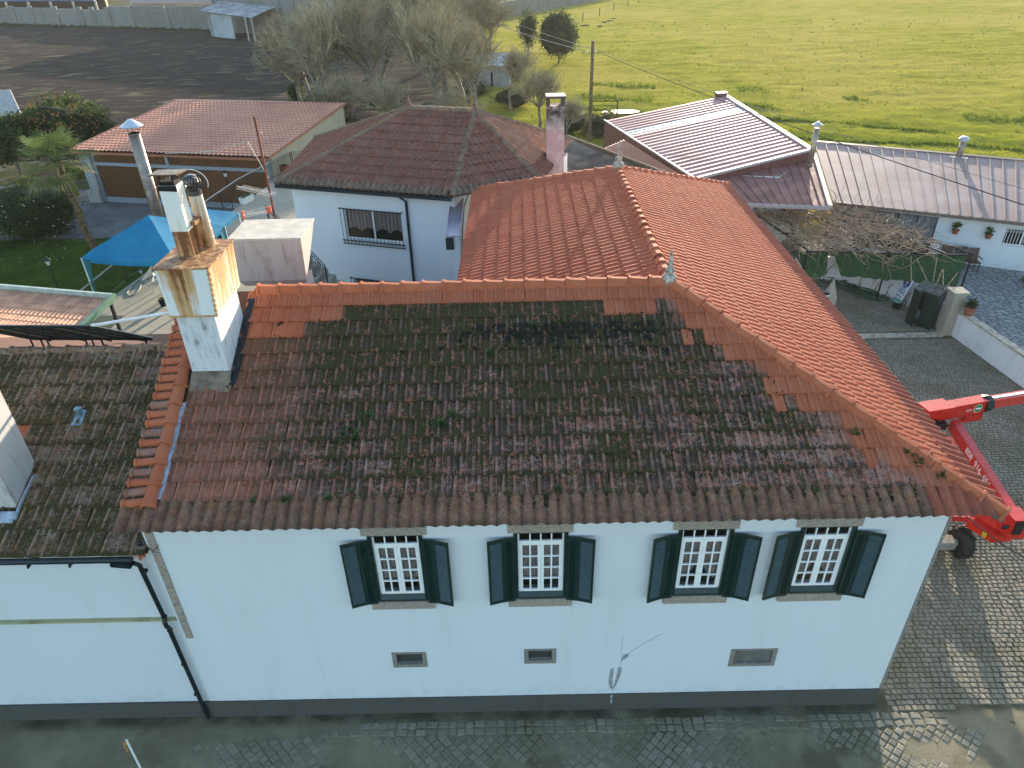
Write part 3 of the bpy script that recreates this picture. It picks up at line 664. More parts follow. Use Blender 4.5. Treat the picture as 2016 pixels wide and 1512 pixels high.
# ---- moss and weeds on the front slope
mrng = random.Random(8); mbs = [MB(), MB()]; ring = [(math.cos(t * math.pi / 3), math.sin(t * math.pi / 3)) for t in range(6)]
def clump(mb, P, r, h):
    i = len(mb.v); k = mrng.random() * 6
    for q in range(6):
        a = (q + k) * math.pi / 3; rr = r * mrng.uniform(.7, 1.3); mb.v.append(tuple(P + sF.U * rr * math.cos(a) + sF.V * rr * math.sin(a)))
    for q in range(6):
        a = (q + k + .5) * math.pi / 3; rr = r * mrng.uniform(.35, .7); mb.v.append(tuple(P + sF.U * rr * math.cos(a) + sF.V * rr * math.sin(a) + sF.N * h * mrng.uniform(.7, 1.2)))
    for q in range(6): mb.f.append([i + q, i + (q + 1) % 6, i + 6 + q]); mb.f.append([i + (q + 1) % 6, i + 6 + (q + 1) % 6, i + 6 + q]); mb.m += [0, 0]
    mb.f.append([i + 6 + q for q in range(6)]); mb.m.append(0)
from mathutils import noise as MN
n = 0
while n < 13000:
    x = mrng.uniform(-5.6, 7.0); v = mrng.uniform(.3, 4.55); u = x - EL[0]; P = sF.pt(u, v); hd = 7.5 - x - 1.1 * P.y
    if hd < .3: continue
    row = (v - LV0) / TL; ph = row - math.floor(row)
    d = .30 + .9 * MN.noise(Vector((x * .55, v * .8, 3))) + .35 * MN.noise(Vector((x * 2.3, v * 2.3, 9))) + (.25 if ph < .12 else 0) - (.5 if x < -3.8 else 0) + (.25 if (v > 3.6 and -.2 < x < 3.2) else 0)
    cu = (u / TW) % 1
    if mrng.random() > d: continue
    if ph > .15 and .05 < (cu if int(math.floor(row)) % 2 == 0 else (cu + .5) % 1) < .36 and mrng.random() < .6: continue
    r = mrng.uniform(.010, .028) * (1.3 if mrng.random() < .12 else 1); clump(mbs[0 if mrng.random() < (.35 if (v > 3.3 and x > -.5) else .62) else 1], sF.pt(u, v, .022 + (.02 if ph < .1 else 0)), r, r * mrng.uniform(.6, 1.0)); n += 1
for k in range(420):                                             # thick cushions near the ridge
    x = mrng.gauss(1.0, 1.4); v = 4.2 - abs(mrng.gauss(0, .22))
    if -1.5 < x < 3.0: r = mrng.uniform(.03, .07); clump(mbs[1], sF.pt(x - EL[0], v, .03), r, r)
mbs[0].build('moss', M_moss, roof, kind='stuff'); mbs[1].build('dark_moss', M_mossd, roof, kind='stuff')
def weed(mb, P, r, n, rg, up=Vector((0, 0, 1))):
    for k in range(n):
        a = rg.uniform(0, 6.28); e = rg.uniform(.2, 1.2); d = Vector((math.cos(a) * math.cos(e), math.sin(a) * math.cos(e), math.sin(e))); s = d.cross(Vector((0, 0, 1))).normalized() * r * rg.uniform(.10, .22); L = r * rg.uniform(.6, 1.2)
        mb.poly([P, P + d * L * .5 + s, P + d * L + Vector((0, 0, -.15 * L)), P + d * L * .5 - s])
mb = MB()
for x, y, r in [(-3.2, 1.3, .13), (-3.0, 1.15, .15), (-3.35, 1.1, .1), (-2.75, 1.55, .1), (-1.4, 1.4, .14), (-1.2, 1.5, .15), (-1.6, 1.35, .1), (.4, 3.3, .12), (1.0, 3.45, .12), (.9, 2.6, .08), (2.6, 3.0, .1), (-4.1, .1, .12), (-3.3, .1, .12), (-2.9, .15, .09), (.8, .15, .09), (1.6, .12, .08), (1.9, .12, .06), (7.2, .5, .13), (7.4, .25, .12), (7.0, .65, .1), (4.7, 1.3, .1), (6.2, 1.0, .1), (-1.9, 2.9, .1), (-.5, 2.7, .12), (-4.6, .05, .1), (5.2, .12, .08)]:
    for j in range(3): weed(mb, sF.pt(x - EL[0] + mrng.gauss(0, .07), (y + .4) / math.cos(rad(27)) + mrng.gauss(0, .05), .04), r * 1.15, 12, mrng)
mb.build('weeds', M_weed, roof, kind='stuff')
# ================================================================ LOWER HOUSE ON THE LEFT
ann = empty('lower_house', (-9, 2, 0), 'lower white house with lichened tile roof joined to the left gable', 'house')
sA = Slope((-14.5, -.15, 5.06), (1, 0, 0), (-14.5, 4.15, 6.975)); AL, AW = 0.465, 0.268
mb = MB(); q4 = [(-14.5, -.10, 5.07), (-6.72, -.10, 5.07), (-6.72, 4.15, 6.96), (-14.5, 4.15, 6.96)]; mb.poly(q4); mb.poly([(-14.5, 4.15, 6.96), (-6.76, 4.15, 6.96), (-6.76, 8.4, 5.1), (-14.5, 8.4, 5.1)])
aroof = mb.build('roof', M_deck, ann)
acc = Acc(); T_ANN = flat_tile(AW, AL, .06, .03); ta = [tmesh('annex_tile', T_ANN, M_left), tmesh('annex_tile_new', T_ANN, M_new)]
c0 = sA.uv((-9.95, 1.2, 5.6)); 
wh = lay(sA, [(-13.2, -.15, 5.06), (-6.74, -.15, 5.06), (-6.74, 4.15, 6.975), (-13.2, 4.15, 6.975)], T_ANN, AW, AL, 0, 11, acc, lambda u, v, r: 1 if (r == 5 and 4.35 < u < 4.75) else 0, rng, stag=True)
put_tiles(sA, wh, T_ANN, ta, aroof, acc, 260, rng, jit=0.022); acc.build('tiles', [M_left, M_new], aroof)
rma = ridge_mesh('ridge_tile_old', M_ridge_old, .44, .12, .08)
ridge_line((-13, 4.15, 6.96), (-6.9, 4.15, 6.96), rma, aroof, rng, .42, h=0.02, jit=.03)
mb = MB(); mb.bb(-13.5, -6.76, .05, 8, 3.19, 5.05); mb.bb(-13.5, -6.76, .03, 8, 0, 3.15); mb.build('wall', M_white2, ann)
mb = MB(); mb.bb(-13.5, -6.75, -.035, .20, 3.15, 3.19); mb.build('string_course', streaky('mossy_ledge', (.40, .39, .22), (.14, .13, .05), .9), ann)
mb = MB(); mb.bb(-13.5, -6.76, -.02, .03, 0, .5); mb.build('plinth', M_socle, ann)
mb = MB(); mb.tube([(-13.5, -.20, 5.035), (-6.98, -.20, 5.02)], .06, 10); mb.box((-7.18, -.20, 4.93), (.34, .14, .10), Matrix.Rotation(rad(8), 3, 'Y'))
for k in range(8): mb.bb(-12.6 + k * .75, -12.58 + k * .75, -.29, -.1, 4.93, 5.0)
mb.build('gutter', M_pipe, ann)
mb = MB(); mb.tube([(-6.98, -.20, 4.93), (-6.96, -.10, 4.78), (-6.93, -.07, 3.3), (-6.93, -.11, 3.22), (-6.93, -.11, 3.1), (-6.92, -.08, 3.02), (-6.88, -.08, .05)], .045, 10)
for z in (4.6, 3.34, 2.95, 1.9, .9): mb.lathe([(.052, -.02), (.058, 0), (.052, .02)], (-6.92, -.075, z), 10)
mb.build('downpipe', M_pipe, ann)
mb = MB(); mb.lathe([(.04, -.05), (.055, 0), (.03, .05)], (-6.83, -.05, 5.28), 8); mb.tube([(-6.80, -.04, 5.25), (-6.66, -.03, 5.05), (-6.6, -.03, 5.1), (-6.52, -.03, 5.2)], .006, 4); mb.build('lamp_bracket', M_black, ann)
mb = MB(); mb.poly([(-6.86, -.16, 5.02), (-6.76, -.16, 5.02), (-6.74, .25, 5.26), (-6.84, .25, 5.26)]); mb.bb(-6.88, -6.855, -.16, .3, 4.95, 5.12); mb.build('verge_board', M_new, ann)
P1 = atpl(42, 1003, sA.o, sA.N); P2 = atpl(64, 915, sA.o, sA.N)
M_chl = streaky('speckled_chimney_render', (0.52, 0.50, 0.48), (0.20, 0.17, 0.15), .9, .95, 2.5)
mb = MB(); xr = (P1.x + P2.x) / 2; mb.bb(xr - 1.1, xr, P1.y, P2.y, 5.2, 8.6); ch = mb.build('chimney', M_chl, ann)
mb = MB(); mb.prism([sA.pt(*sA.uv((xr - 1.1, P1.y - .17, 5.1)), .05), sA.pt(*sA.uv((xr + .05, P1.y - .17, 5.1)), .05), sA.pt(*sA.uv((xr + .05, P1.y + .01, 5.2)), .09), sA.pt(*sA.uv((xr - 1.1, P1.y + .01, 5.2)), .09)], (0, 0, .02))
mb.tube([sA.pt(*sA.uv((xr + .06, P1.y - .1, 5.1)), .06), sA.pt(*sA.uv((xr + .05, P1.y + .3, 5.1)), .06), sA.pt(*sA.uv((xr + .10, P2.y, 5.1)), .07), sA.pt(*sA.uv((xr + .14, P2.y + .05, 5.1)), .06)], .035, 6)
mb.build('chimney_flashing', M_zinc, ch)
v0 = atpl(160, 822, sA.o, sA.N); u_, v_ = sA.uv(v0)
M_blue = plain('blue_grey_vent', (.20, .30, .36), .5, .2, var=.3)
mb = MB(); mb.prism([sA.pt(u_ - .10, v_ - .22, .05), sA.pt(u_ + .10, v_ - .22, .05), sA.pt(u_ + .10, v_ + .14, .06), sA.pt(u_ - .10, v_ + .14, .06)], sA.N * .015); mb.tube([sA.pt(u_, v_ + .02, .05), sA.pt(u_, v_ + .02, .05) + Vector((0, 0, .16))], .055, 10); mb.lathe([(.07, 0), (.08, .02), (.03, .06)], sA.pt(u_, v_ + .02, .05) + Vector((0, 0, .15)), 10); mb.build('roof_vent', M_blue, aroof)
# solar panels propped behind its ridge
M_pan = plain('solar_back', (.16, .13, .09), .6, var=.3, scale=3); M_panel = plain('solar_cells', (.01, .012, .03), .15, var=.1); M_alu = plain('aluminium', (.55, .56, .57), .4, .7, var=.1)
TA = at(-62, 641, 7.5); TB_ = at(58, 641, 7.5); TC_ = at(62, 641, 7.5); TD_ = at(180, 641, 7.5); dn = at(300, 665, 6.95) - TD_
for (a, b, lb) in ((TC_, TD_, 'dark solar panel behind the low roof ridge, nearer the chimney'), (TA, TB_, 'dark solar panel behind the low roof ridge, cut by the picture edge')):
    e = empty('solar_panel', a, lb, 'solar panel', 'solar panels behind the low ridge'); nn = (b - a).cross(dn).normalized(); nn = nn if nn.y > 0 else -nn
    mb = MB(); mb.prism([a, b, b + dn, a + dn], nn * -.012); mb.build('back_sheet', M_pan, e)
    mb = MB(); mb.prism([a + nn * .002, b + nn * .002, b + dn + nn * .002, a + dn + nn * .002], nn * .012); mb.build('cells', M_panel, e)
    mb = MB()
    for p, q in ((a, b), (b, b + dn), (a + dn, b + dn), (a, a + dn), (a + (b - a) * .5, a + (b - a) * .5 + dn)): mb.beam(p - nn * .02, q - nn * .02, .05, .06)
    mb.build('panel_frame', M_pipe, e)
    mb = MB()
    for t in (.12, .88): p = a + (b - a) * t; mb.beam(p - nn * .05 + dn * .05, Vector((p.x, p.y + .1, 6.4)), .03, .03); p = p + dn; mb.beam(p - nn * .04, Vector((p.x, p.y, 6.0)), .03, .03)
    for t in (.2, .8): p = a + (b - a) * t; mb.beam(p - nn * .045, p + dn * 1.1 - nn * .045, .03, .03)
    mb.build('stand', M_pipe, e)
e = empty('white_pipe', TD_, 'white insulated pipe running from the solar panel to the rusty chimney', 'pipe'); mb = MB(); mb.tube([TD_, TD_ + Vector((.3, .05, .02)), aty(260, 628, 4.5), Vector((-6.6, 4.2, 7.9))], .035, 8); mb.build('pipe', M_wplas, e)
# ================================================================ REAR HOUSE
bh = empty('rear_house', (-4, 17, 0), 'white rear house with barred windows and old red hipped roof', 'house')
EZ = 6.6; b1, b2_, b3 = at(540, 362, EZ), at(890, 388, EZ), at(1066, 359, EZ); g1, g2 = at(805, 212, 8.75), at(935, 218, 8.75); bk1, bk2 = b1 + Vector((-.1, 7.4, 0)), at(1128, 276, EZ)
uf = (b2_ - b1).normalized()
mb = MB(); mb.poly([b1, b2_, g2, g1]); mb.poly([b2_, b3, g2]); mb.poly([b3, bk2, g2]); mb.poly([bk1, b1, g1]); mb.poly([bk2, bk1, g1, g2])
mb.v = [(x, y, z - .01) for x, y, z in mb.v]; broof = mb.build('roof', M_deck, bh)
acc = Acc(); tb_ = [tmesh('rear_tile', T_FLAT, M_back), tmesh('rear_tile_lit', T_FLAT, M_ridge_old)]; n_left = 300
T_BACK = flat_tile(TW, .46, .05, .035); tb_ = [tmesh('rear_tile', T_BACK, M_back), tmesh('rear_tile_pale', T_BACK, M_ridge_old)]
for poly, o, U, up, n_i in (([b1, b2_, g2, g1], b1, b2_ - b1, g1, 230), ([b2_, b3, g2], b2_, b3 - b2_, g2, 60), ([b3, bk2, g2], b3, bk2 - b3, g2, 0), ([bk1, b1, g1], bk1, b1 - bk1, g1, 0)):
    s_ = Slope(o, U, up); stg = True
    wh = lay(s_, poly, T_BACK, TW, .46, 0.30 if n_i else .02, 12, acc, lambda u, v, r: 0, rng, stag=True)
    put_tiles(s_, wh, T_BACK, tb_, broof, acc, n_i, rng, jit=.012)
    if n_i:                                                        # barrel eave course
        wd = (Vector(poly[1]) - Vector(poly[0])).length; T_E = flat_tile(.235, .40, .02, .03, [(a, h * 1.35) for a, h in BARREL]); em2 = [tmesh('rear_eave_tile', T_E, M_ridge_old)]
        wh = [(k * .235, -.05, 0) for k in range(int(wd / .235))]
        put_tiles(s_, wh, T_E, em2, broof, acc, 60, rng, 'eave_tile', jit=.02, lift=.02)
acc.build('tiles', [M_back, M_ridge_old], broof)
for A, B in ((b1, g1), (b2_, g2), (b3, g2), (bk1, g1), (bk2, g2), (g1, g2)): ridge_line(A, B, rma, broof, rng, .42, h=.03, jit=.02)
for G in (g1, g2): mb = MB(); finial(mb, G + Vector((0, 0, .04)), .8); mb.build('finial', plain('brown_finial', (.22, .12, .09), .9, var=.3), broof, True)
nf = Vector((uf.y, -uf.x, 0)); nf = nf if nf.y < 0 else -nf
wl = b1 - nf * .42 + uf * .42; wl.z = 0; LW = (b2_ - b1).length - .5
def BP(x, y, z): return tuple(wl + uf * x - nf * y + Vector((0, 0, z)))
def locx(px, py, z=None):
    P = atpl(px, py, wl, nf); d = P - wl; return d.dot(uf), P.z
a0, z1_ = locx(670, 405); a1, z2_ = locx(792, 420); zb, _ = 0, 0; z0_ = (locx(680, 470)[1] + locx(793, 483)[1]) / 2; z1_ = (z1_ + z2_) / 2
c0_, y1 = locx(693, 545); c1_, y2 = locx(800, 555); y1 = (y1 + y2) / 2
wins = [(a0 + .08, a1 - .08, z0_ + .05, z1_ - .05), (c0_ + .08, c1_ - .08, y1 - 1.35, y1 - .05)]
mb = MB(); wall_with_holes(mb, 0, LW, 0, EZ - .05, 0, wins, .22, 0, BP)
mb.poly([BP(0, 0, 0), BP(0, 0, EZ - .05), BP(0, 6.2, EZ - .05), BP(0, 6.2, 0)]); mb.poly([BP(LW, 0, 0), BP(LW, 6, 0), BP(LW, 6, EZ - .05), BP(LW, 0, EZ - .05)]); mb.poly([BP(0, 6.2, 0), BP(0, 6.2, EZ - .05), BP(LW, 6, EZ - .05), BP(LW, 6, 0)])
mb.poly([BP(LW, 6, 0), (bk2.x - .4, bk2.y - .4, 0), (bk2.x - .4, bk2.y - .4, EZ - .05), BP(LW, 6, EZ - .05)])
mb.build('wall', M_white, bh)
mb = MB(); mb.prism([b1 + nf * .0 + Vector((0, 0, -.02)), b2_ + Vector((0, 0, -.02)), b2_ - nf * .45 + Vector((0, 0, -.04)), b1 - nf * .45 + Vector((0, 0, -.04))], (0, 0, -.03)); mb.build('soffit', M_pipe, bh)
Rf = Matrix((uf, -nf, Vector((0, 0, 1)))).transposed()
for (a, b, c, d) in wins:
    mb = MB()
    for s in ((a, a + .05, c, d), (b - .05, b, c, d), ((a + b) / 2 - .03, (a + b) / 2 + .03, c, d), (a, b, c, c + .05), (a, b, d - .05, d)): mb.box(BP((s[0] + s[1]) / 2, .10, (s[2] + s[3]) / 2), (s[1] - s[0], .05, s[3] - s[2]), Rf)
    wn_ = mb.build('window', M_wpaint, bh)
    for s0, s1 in ((a + .05, (a + b) / 2 - .03), ((a + b) / 2 + .03, b - .05)): mb = MB(); mb.box(BP((s0 + s1) / 2, .10, (c + d) / 2), (s1 - s0, .008, d - c - .1), Rf); mb.build('pane', M_glass, wn_)
    mb = MB(); n = 60
    for k in range(n):
        t0, t1 = k / n, (k + 1) / n; f = lambda t: c + .28 + .16 * abs(math.sin(t * math.pi * 4)); yy = lambda t: .19 + .015 * math.sin(t * 90)
        mb.poly([BP(a + (b - a) * t0, yy(t0), f(t0)), BP(a + (b - a) * t1, yy(t1), f(t1)), BP(a + (b - a) * t1, yy(t1), d), BP(a + (b - a) * t0, yy(t0), d)])
    mb.build('curtain', M_curtain, wn_)
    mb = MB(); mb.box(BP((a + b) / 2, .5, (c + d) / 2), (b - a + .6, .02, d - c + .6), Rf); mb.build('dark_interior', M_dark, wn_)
    mb = MB()
    for z in (d + .04, c - .16, c - .02): mb.box(BP((a + b) / 2, -.12, z), (b - a + .26, .03, .03), Rf)
    for s in (a - .08, b + .08):
        for z in (d + .04, c - .16): mb.box(BP(s, -.06, z), (.02, .12, .02), Rf)
    for k in range(16):
        x = a - .02 + (b - a + .04) * k / 15
        for j in range(5): t0, t1 = j * .785, (j + 1) * .785; mb.tube([BP(x + .035 * math.cos(t0), -.13, c - .09 + .05 * math.sin(t0)), BP(x + .035 * math.cos(t1), -.13, c - .09 + .05 * math.sin(t1))], .007, 4, cap=False)
    g = mb.build('window_grille', M_black, bh)
    bar = MB(); H = d - c + .18; bar.tube([(0, 0, 0), (0, 0, H * .55), (0, -.02, H * .7), (0, -.0, H)], .011, 5); bm_ = bar.mesh('bar', M_black)
    for k in range(17): place('bar', bm_, Matrix.Translation(BP(a - .06 + (b - a + .12) * k / 16, -.13, c - .14)), g)
dpx = locx(793, 390)[0]
mb = MB(); mb.tube([BP(dpx, -.30, EZ - .06), BP(dpx + .02, -.28, EZ - .2), BP(dpx + .14, -.07, EZ - .42), BP(dpx + .14, -.07, .3)], .05, 8)
for z in (5.3, 4.0, 2.8): mb.lathe([(.06, -.03), (.06, .03)], BP(dpx + .14, -.07, z), 8)
mb.build('downpipe', M_pipe, bh)
mb = MB(); mb.tube([b1 + nf * .10 + uf * .1 + Vector((0, 0, -.06)), b2_ + nf * .10 + Vector((0, 0, -.07))], .06, 8); mb.build('gutter', M_pipe, bh)
# pink chimney
M_pinkc = streaky('pink_peeling_render', (0.50, 0.30, 0.29), (0.55, 0.46, 0.44), .9, .9, 2.0)
pc = Vector((aty(1092, 330, 19.6).x, 19.6, 0)); mb = MB(); PW = .345; PT_ = aty(1092, 186, 19.6).z - .38; mb.bb(pc.x - PW, pc.x + PW, pc.y - .3, pc.y + .3, 4.0, PT_); M_pinkc = NT('pink_peeling_render_soot', .9, 0, .2); c_ = M_pinkc.mix(M_pinkc.ss(M_pinkc.noise(2.2, 6, .7), .42, .62), (.50, .29, .27), (.56, .45, .43)); M_pinkc.color(M_pinkc.mix(M_pinkc.math('MULTIPLY', M_pinkc.ss(M_pinkc.sep()[2], PT_ - 1.1, PT_ - .15), M_pinkc.ss(M_pinkc.noise(3, 5, .7), .25, .6)), c_, (.05, .035, .035))); M_pinkc = M_pinkc.mat; pch = mb.build('chimney', M_pinkc, bh, label='tall pink peeling chimney with a flat cap')
mb = MB()
for sx in (-1, 1):
    for sy in (-1, 1): mb.box((pc.x + sx * (PW - .06), pc.y + sy * .24, PT_ + .14), (.12, .12, .276))
mb.bb(pc.x - PW - .04, pc.x + PW + .04, pc.y - .34, pc.y + .34, PT_ + .28, PT_ + .35); mb.build('chimney_cap', streaky('sooty_pink_render', (.10, .065, .06), (.03, .025, .02), .9), pch)
mb = MB(); mb.bb(pc.x - PW - .035, pc.x + PW + .035, pc.y - .335, pc.y + .335, PT_ + .354, PT_ + .38); mb.build('cap_slab', M_slabc, pch)
mb = MB(); ge = [aty(1103, 348, 20.2), aty(1118, 346, 20.2), aty(1117, 302, 20.2), aty(1103, 326, 20.2)]; mb.prism([ge[0] - Vector((0, 0, 2)), ge[1] - Vector((0, 0, 2)), ge[2], ge[3]], (0, .2, 0)); mb.build('gable_end', M_wpaint, bh)
# parapet with metal capping between the two roofs
A, B = at(899, 380, 6.3), at(891, 466, 5.85)
par = empty('parapet_wall', B, 'narrow parapet wall with lilac metal capping beside the rear house', 'wall')
mb = MB(); mb.prism([(B.x - .02, B.y, 3.5), (B.x + .22, B.y, 3.5), (A.x + .22, A.y, 3.5), (A.x - .02, A.y, 3.5)], (0, 0, B.z - 3.5)); mb.build('wall', M_white, par)
M_lilac = plain('lilac_zinc', (.42, .38, .44), .4, .4, var=.12, scale=2)
mb = MB(); mb.prism([(B.x - .20, B.y - .02, B.z), (B.x + .26, B.y - .02, B.z), (A.x + .26, A.y, A.z - .15), (A.x - .2, A.y, A.z - .15)], (0, 0, .03)); mb.beam((B.x - .20, B.y, B.z + .04), (A.x - .2, A.y, A.z - .11), .04, .06); mb.build('capping', M_lilac, par)
mb = MB(); mb.bb(B.x - .24, B.x + .03, B.y - .06, B.y - .003, B.z - .44, B.z - .02); mb.build('green_box', M_green, par)
e = empty('black_cable', B, 'black cable hanging down beside the parapet at the orange tiles', 'cable'); mb = MB(); mb.tube([at(925, 374, 6.65), at(914, 405, 6.4), at(911, 450, 6.2), at(911, 500, 6.05), at(917, 545, 5.9), at(918, 568, 5.8)], .02, 5); mb.build('cable', M_black, e)
# ================================================================ GARAGE
GL, GR = Vector((-27.76, 37.68, 0)), Vector((-14.72, 34.77, 0)); ug = (GR - GL).normalized(); ng = Vector((-ug.y, ug.x, 0)); Rg = Matrix((ug, ng, Vector((0, 0, 1)))).transposed(); GLn = (GR - GL).length; GD = 11.3
def GP(x, y, z): return GL + ug * x + ng * y + Vector((0, 0, z))
gar = empty('garage', GL, 'low garage with wavy terracotta sheet roof and brown sliding doors', 'garage')
M_gsheet = NT('terracotta_sheet', .5, 0, .4); M_gsheet.color(M_gsheet.mix(M_gsheet.ss(M_gsheet.noise(.35, 5), .42, .7), (0.56, 0.24, 0.145), (0.43, 0.175, 0.11))); M_gsheet = M_gsheet.mat
def sheet_roof(P00, P10, P01, P11, nu, nv, amp, step, name, mat, parent, per=6):
    """pressed tile-effect sheet: waves along u, steps along v (v runs up the slope)"""
    P00, P10, P01, P11 = map(Vector, (P00, P10, P01, P11)); nrm = (P10 - P00).cross(P01 - P00).normalized()
    mb = MB(); U = nu * per
    for r in range(nv):
        for e_, off in ((0, step), (1, .0)):
            t = (r + e_) / nv
            for k in range(U + 1):
                s = k / U; P = (P00 * (1 - s) + P10 * s) * (1 - t) + (P01 * (1 - s) + P11 * s) * t; mb.v.append(tuple(P + nrm * (off + amp * (.5 - .5 * math.cos(2 * math.pi * s * nu)))))
        b = r * 2 * (U + 1)
        for k in range(U): mb.f.append([b + k, b + k + 1, b + U + 2 + k, b + U + 1 + k]); mb.m.append(0)
        if r:
            for k in range(U): mb.f.append([b - U - 1 + k, b + k, b + k + 1, b - U + k][::-1]); mb.m.append(0)
    return mb.build(name, mat, parent, True)
RG0, RG1, RG2, RG3 = GP(-.35, -.45, 3.40), GP(GLn + .15, -.45, 3.40), GP(-.35, GD, 4.28), GP(GLn + .15, GD, 4.28)
gr_ = sheet_roof(RG0, RG1, RG2, RG3, 46, 24, .075, .055, 'roof', M_gsheet, gar, 6)
for p in gr_.data.polygons: p.use_smooth = False
M_gtrim = plain('terracotta_trim', (0.36, 0.13, 0.075), .5, var=.12)
mb = MB(); mb.beam(GP(-.4, -.5, 3.30), GP(GLn + .2, -.5, 3.30), .10, .14); mb.build('gutter', M_gtrim, gar)
mb = MB(); mb.beam(GP(GLn + .2, -.45, 3.42), GP(GLn + .2, GD, 4.30), .12, .16); mb.beam(GP(-.42, -.45, 3.42), GP(-.42, GD, 4.30), .12, .16); mb.beam(GP(-.4, GD, 4.33), GP(GLn + .2, GD, 4.33), .3, .05); mb.build('verge_trim', M_gtrim, gar)
M_gwall = streaky('yellowish_block_render', (0.42, 0.38, 0.27), (0.20, 0.20, 0.15), .7, .95, .8)
mb = MB(); mb.prism([GP(GLn - .1, 0, 0), GP(GLn - .1, 0, 3.36), GP(GLn - .1, GD - .2, 4.2), GP(GLn - .1, GD - .2, 0)], ug * .2); mb.prism([GP(0, 0, 0), GP(0, 0, 3.36), GP(0, GD - .2, 4.2), GP(0, GD - .2, 0)], ug * .2); mb.prism([GP(0, GD - .2, 0), GP(GLn, GD - .2, 0), GP(GLn, GD - .2, 4.2), GP(0, GD - .2, 4.2)], ng * .2); mb.build('wall', M_gwall, gar)
M_conc = streaky('old_concrete', (0.36, 0.35, 0.32), (0.14, 0.14, 0.11), .8, .95, 1.2)
mb = MB(); mb.box(GP(.35, -.05, 1.65), (.7, .5, 3.3), Rg); mb.box(GP(.2, -.1, .4), (.9, .6, .8), Rg); mb.build('pillar', M_conc, gar)
M_steel = plain('painted_grey_steel', (.30, .33, .37), .5, .2, var=.1)
mb = MB(); yd = -.02; xm = 6.2
for x in (.75, xm, GLn - .15): mb.box(GP(x, yd - .05, 1.65), (.22, .12, 3.3), Rg)
mb.box(GP(GLn / 2, yd - .06, 2.52), (GLn - .9, .12, .2), Rg); mb.build('door_frame', M_steel, gar)
M_bdoor = streaky('brown_ribbed_steel', (0.15, 0.062, 0.024), (0.09, 0.04, 0.018), .6, .55, .9)
def ribbed(a, b, z0, z1, y, n):
    mb = MB(); pts = []
    for k in range(n): x = a + (b - a) * k / n; w_ = (b - a) / n; pts += [(x, 0), (x + w_ * .5, 0), (x + w_ * .6, .035), (x + w_ * .9, .035)]
    pts.append((b, 0))
    for (x0, d0), (x1, d1) in zip(pts, pts[1:]): mb.poly([GP(x0, y - d0, z0), GP(x1, y - d1, z0), GP(x1, y - d1, z1), GP(x0, y - d0, z1)])
    return mb
for a, b in ((.86, xm - .11), (xm + .11, GLn - .27)):
    d_ = ribbed(a, b, 2.62, 3.32, yd, 34).build('upper_panel', M_bdoor, gar); d_ = ribbed(a, b, .36, 2.42, yd + .02, 34).build('door', M_bdoor, gar)
    mb = MB(); mb.box(GP((a + b) / 2, yd - .03, .17), (b - a, .06, .34), Rg); mb.build('kick_plate', M_steel, d_)
# ================================================================ TERRACE with railing and its things
M_terr = streaky('terrace_cement', (0.36, 0.32, 0.24), (0.15, 0.145, 0.10), .6, .9, .5)
TZ = 2.2
mb = MB(); mb.prism([(-16.75, 15.6, 0), (-15.2, 15.6, 0), (-15.2, 10, 0), (-7.2, 10, 0), (-7.6, 37, 0), (-13.9, 36.6, 0)], (0, 0, TZ)); tag(mb.build('terrace', M_terr), kind='structure')
def railing(name, pts, label, h=1.0, sp=.125, group=None, posts=2.2):
    e = empty(name, pts[0], label, 'railing', group); bar = MB(); bar.tube([(0, 0, .08), (0, 0, h - .03)], .009, 5); bm_ = bar.mesh('baluster', M_black); pm = MB(); pm.bb(-.02, .02, -.02, .02, 0, h); pm = pm.mesh('post', M_black)
    pts = [Vector(p) for p in pts]; up = Vector((0, 0, 1))
    mb = MB(); m2 = MB()
    for a, b in zip(pts, pts[1:]):
        mb.beam(a + up * h, b + up * h, .06, .035); m2.beam(a + up * .08, b + up * .08, .025, .02); m2.beam(a + up * (h - .14), b + up * (h - .14), .02, .015)
        n = int((b - a).length / sp)
        for k in range(1, n): place('baluster', bm_, Matrix.Translation(a + (b - a) * (k / n)), e)
        n = max(1, int((b - a).length / posts))
        for k in range(n): place('post', pm, Matrix.Translation(a + (b - a) * (k / n)), e)
    place('post', pm, Matrix.Translation(pts[-1]), e)
    mb.build('handrail', plain(name + '_handrail', (.25, .25, .24), .5, .3, var=.2), e); m2.build('rail', M_black, e); return e
railing('terrace_railing', [(-16.68, 15.8, TZ), (-16.62, 19.0, TZ), (-15.35, 30.6, TZ), (-13.92, 36.4, TZ)], 'long black iron railing along the terrace edge above the lawn')
railing('end_railing', [(-13.85, 36.45, TZ), (-9.5, 36.9, TZ)], 'short black railing closing the far terrace end by the garage', posts=1.5)
railing('stair_railing', [(-8.2, 13.9, 6.0), (-6.3, 12.9, 4.2)], 'sloping black stair railing behind the chimney box', posts=1.1)
mb = MB(); mb.prism([(-8.6, 13.2, TZ), (-5.8, 12.4, TZ), (-5.6, 13.8, TZ), (-8.3, 14.6, TZ)], (0, 0, .6))
for k in range(9): mb.prism([(-8.6 + k * .27, 13.3 - k * .09, TZ), (-8.33 + k * .27, 13.2 - k * .09, TZ), (-8.1 + k * .27, 14.4 - k * .09, TZ), (-8.37 + k * .27, 14.5 - k * .09, TZ)], (0, 0, 3.7 - k * .2))
tag(mb.build('stairs', M_terr), 'cement stair beside the rear house wall', 'stairs')
leafm = plain('planter_leaf', (.05, .09, .02), .7, var=.4)
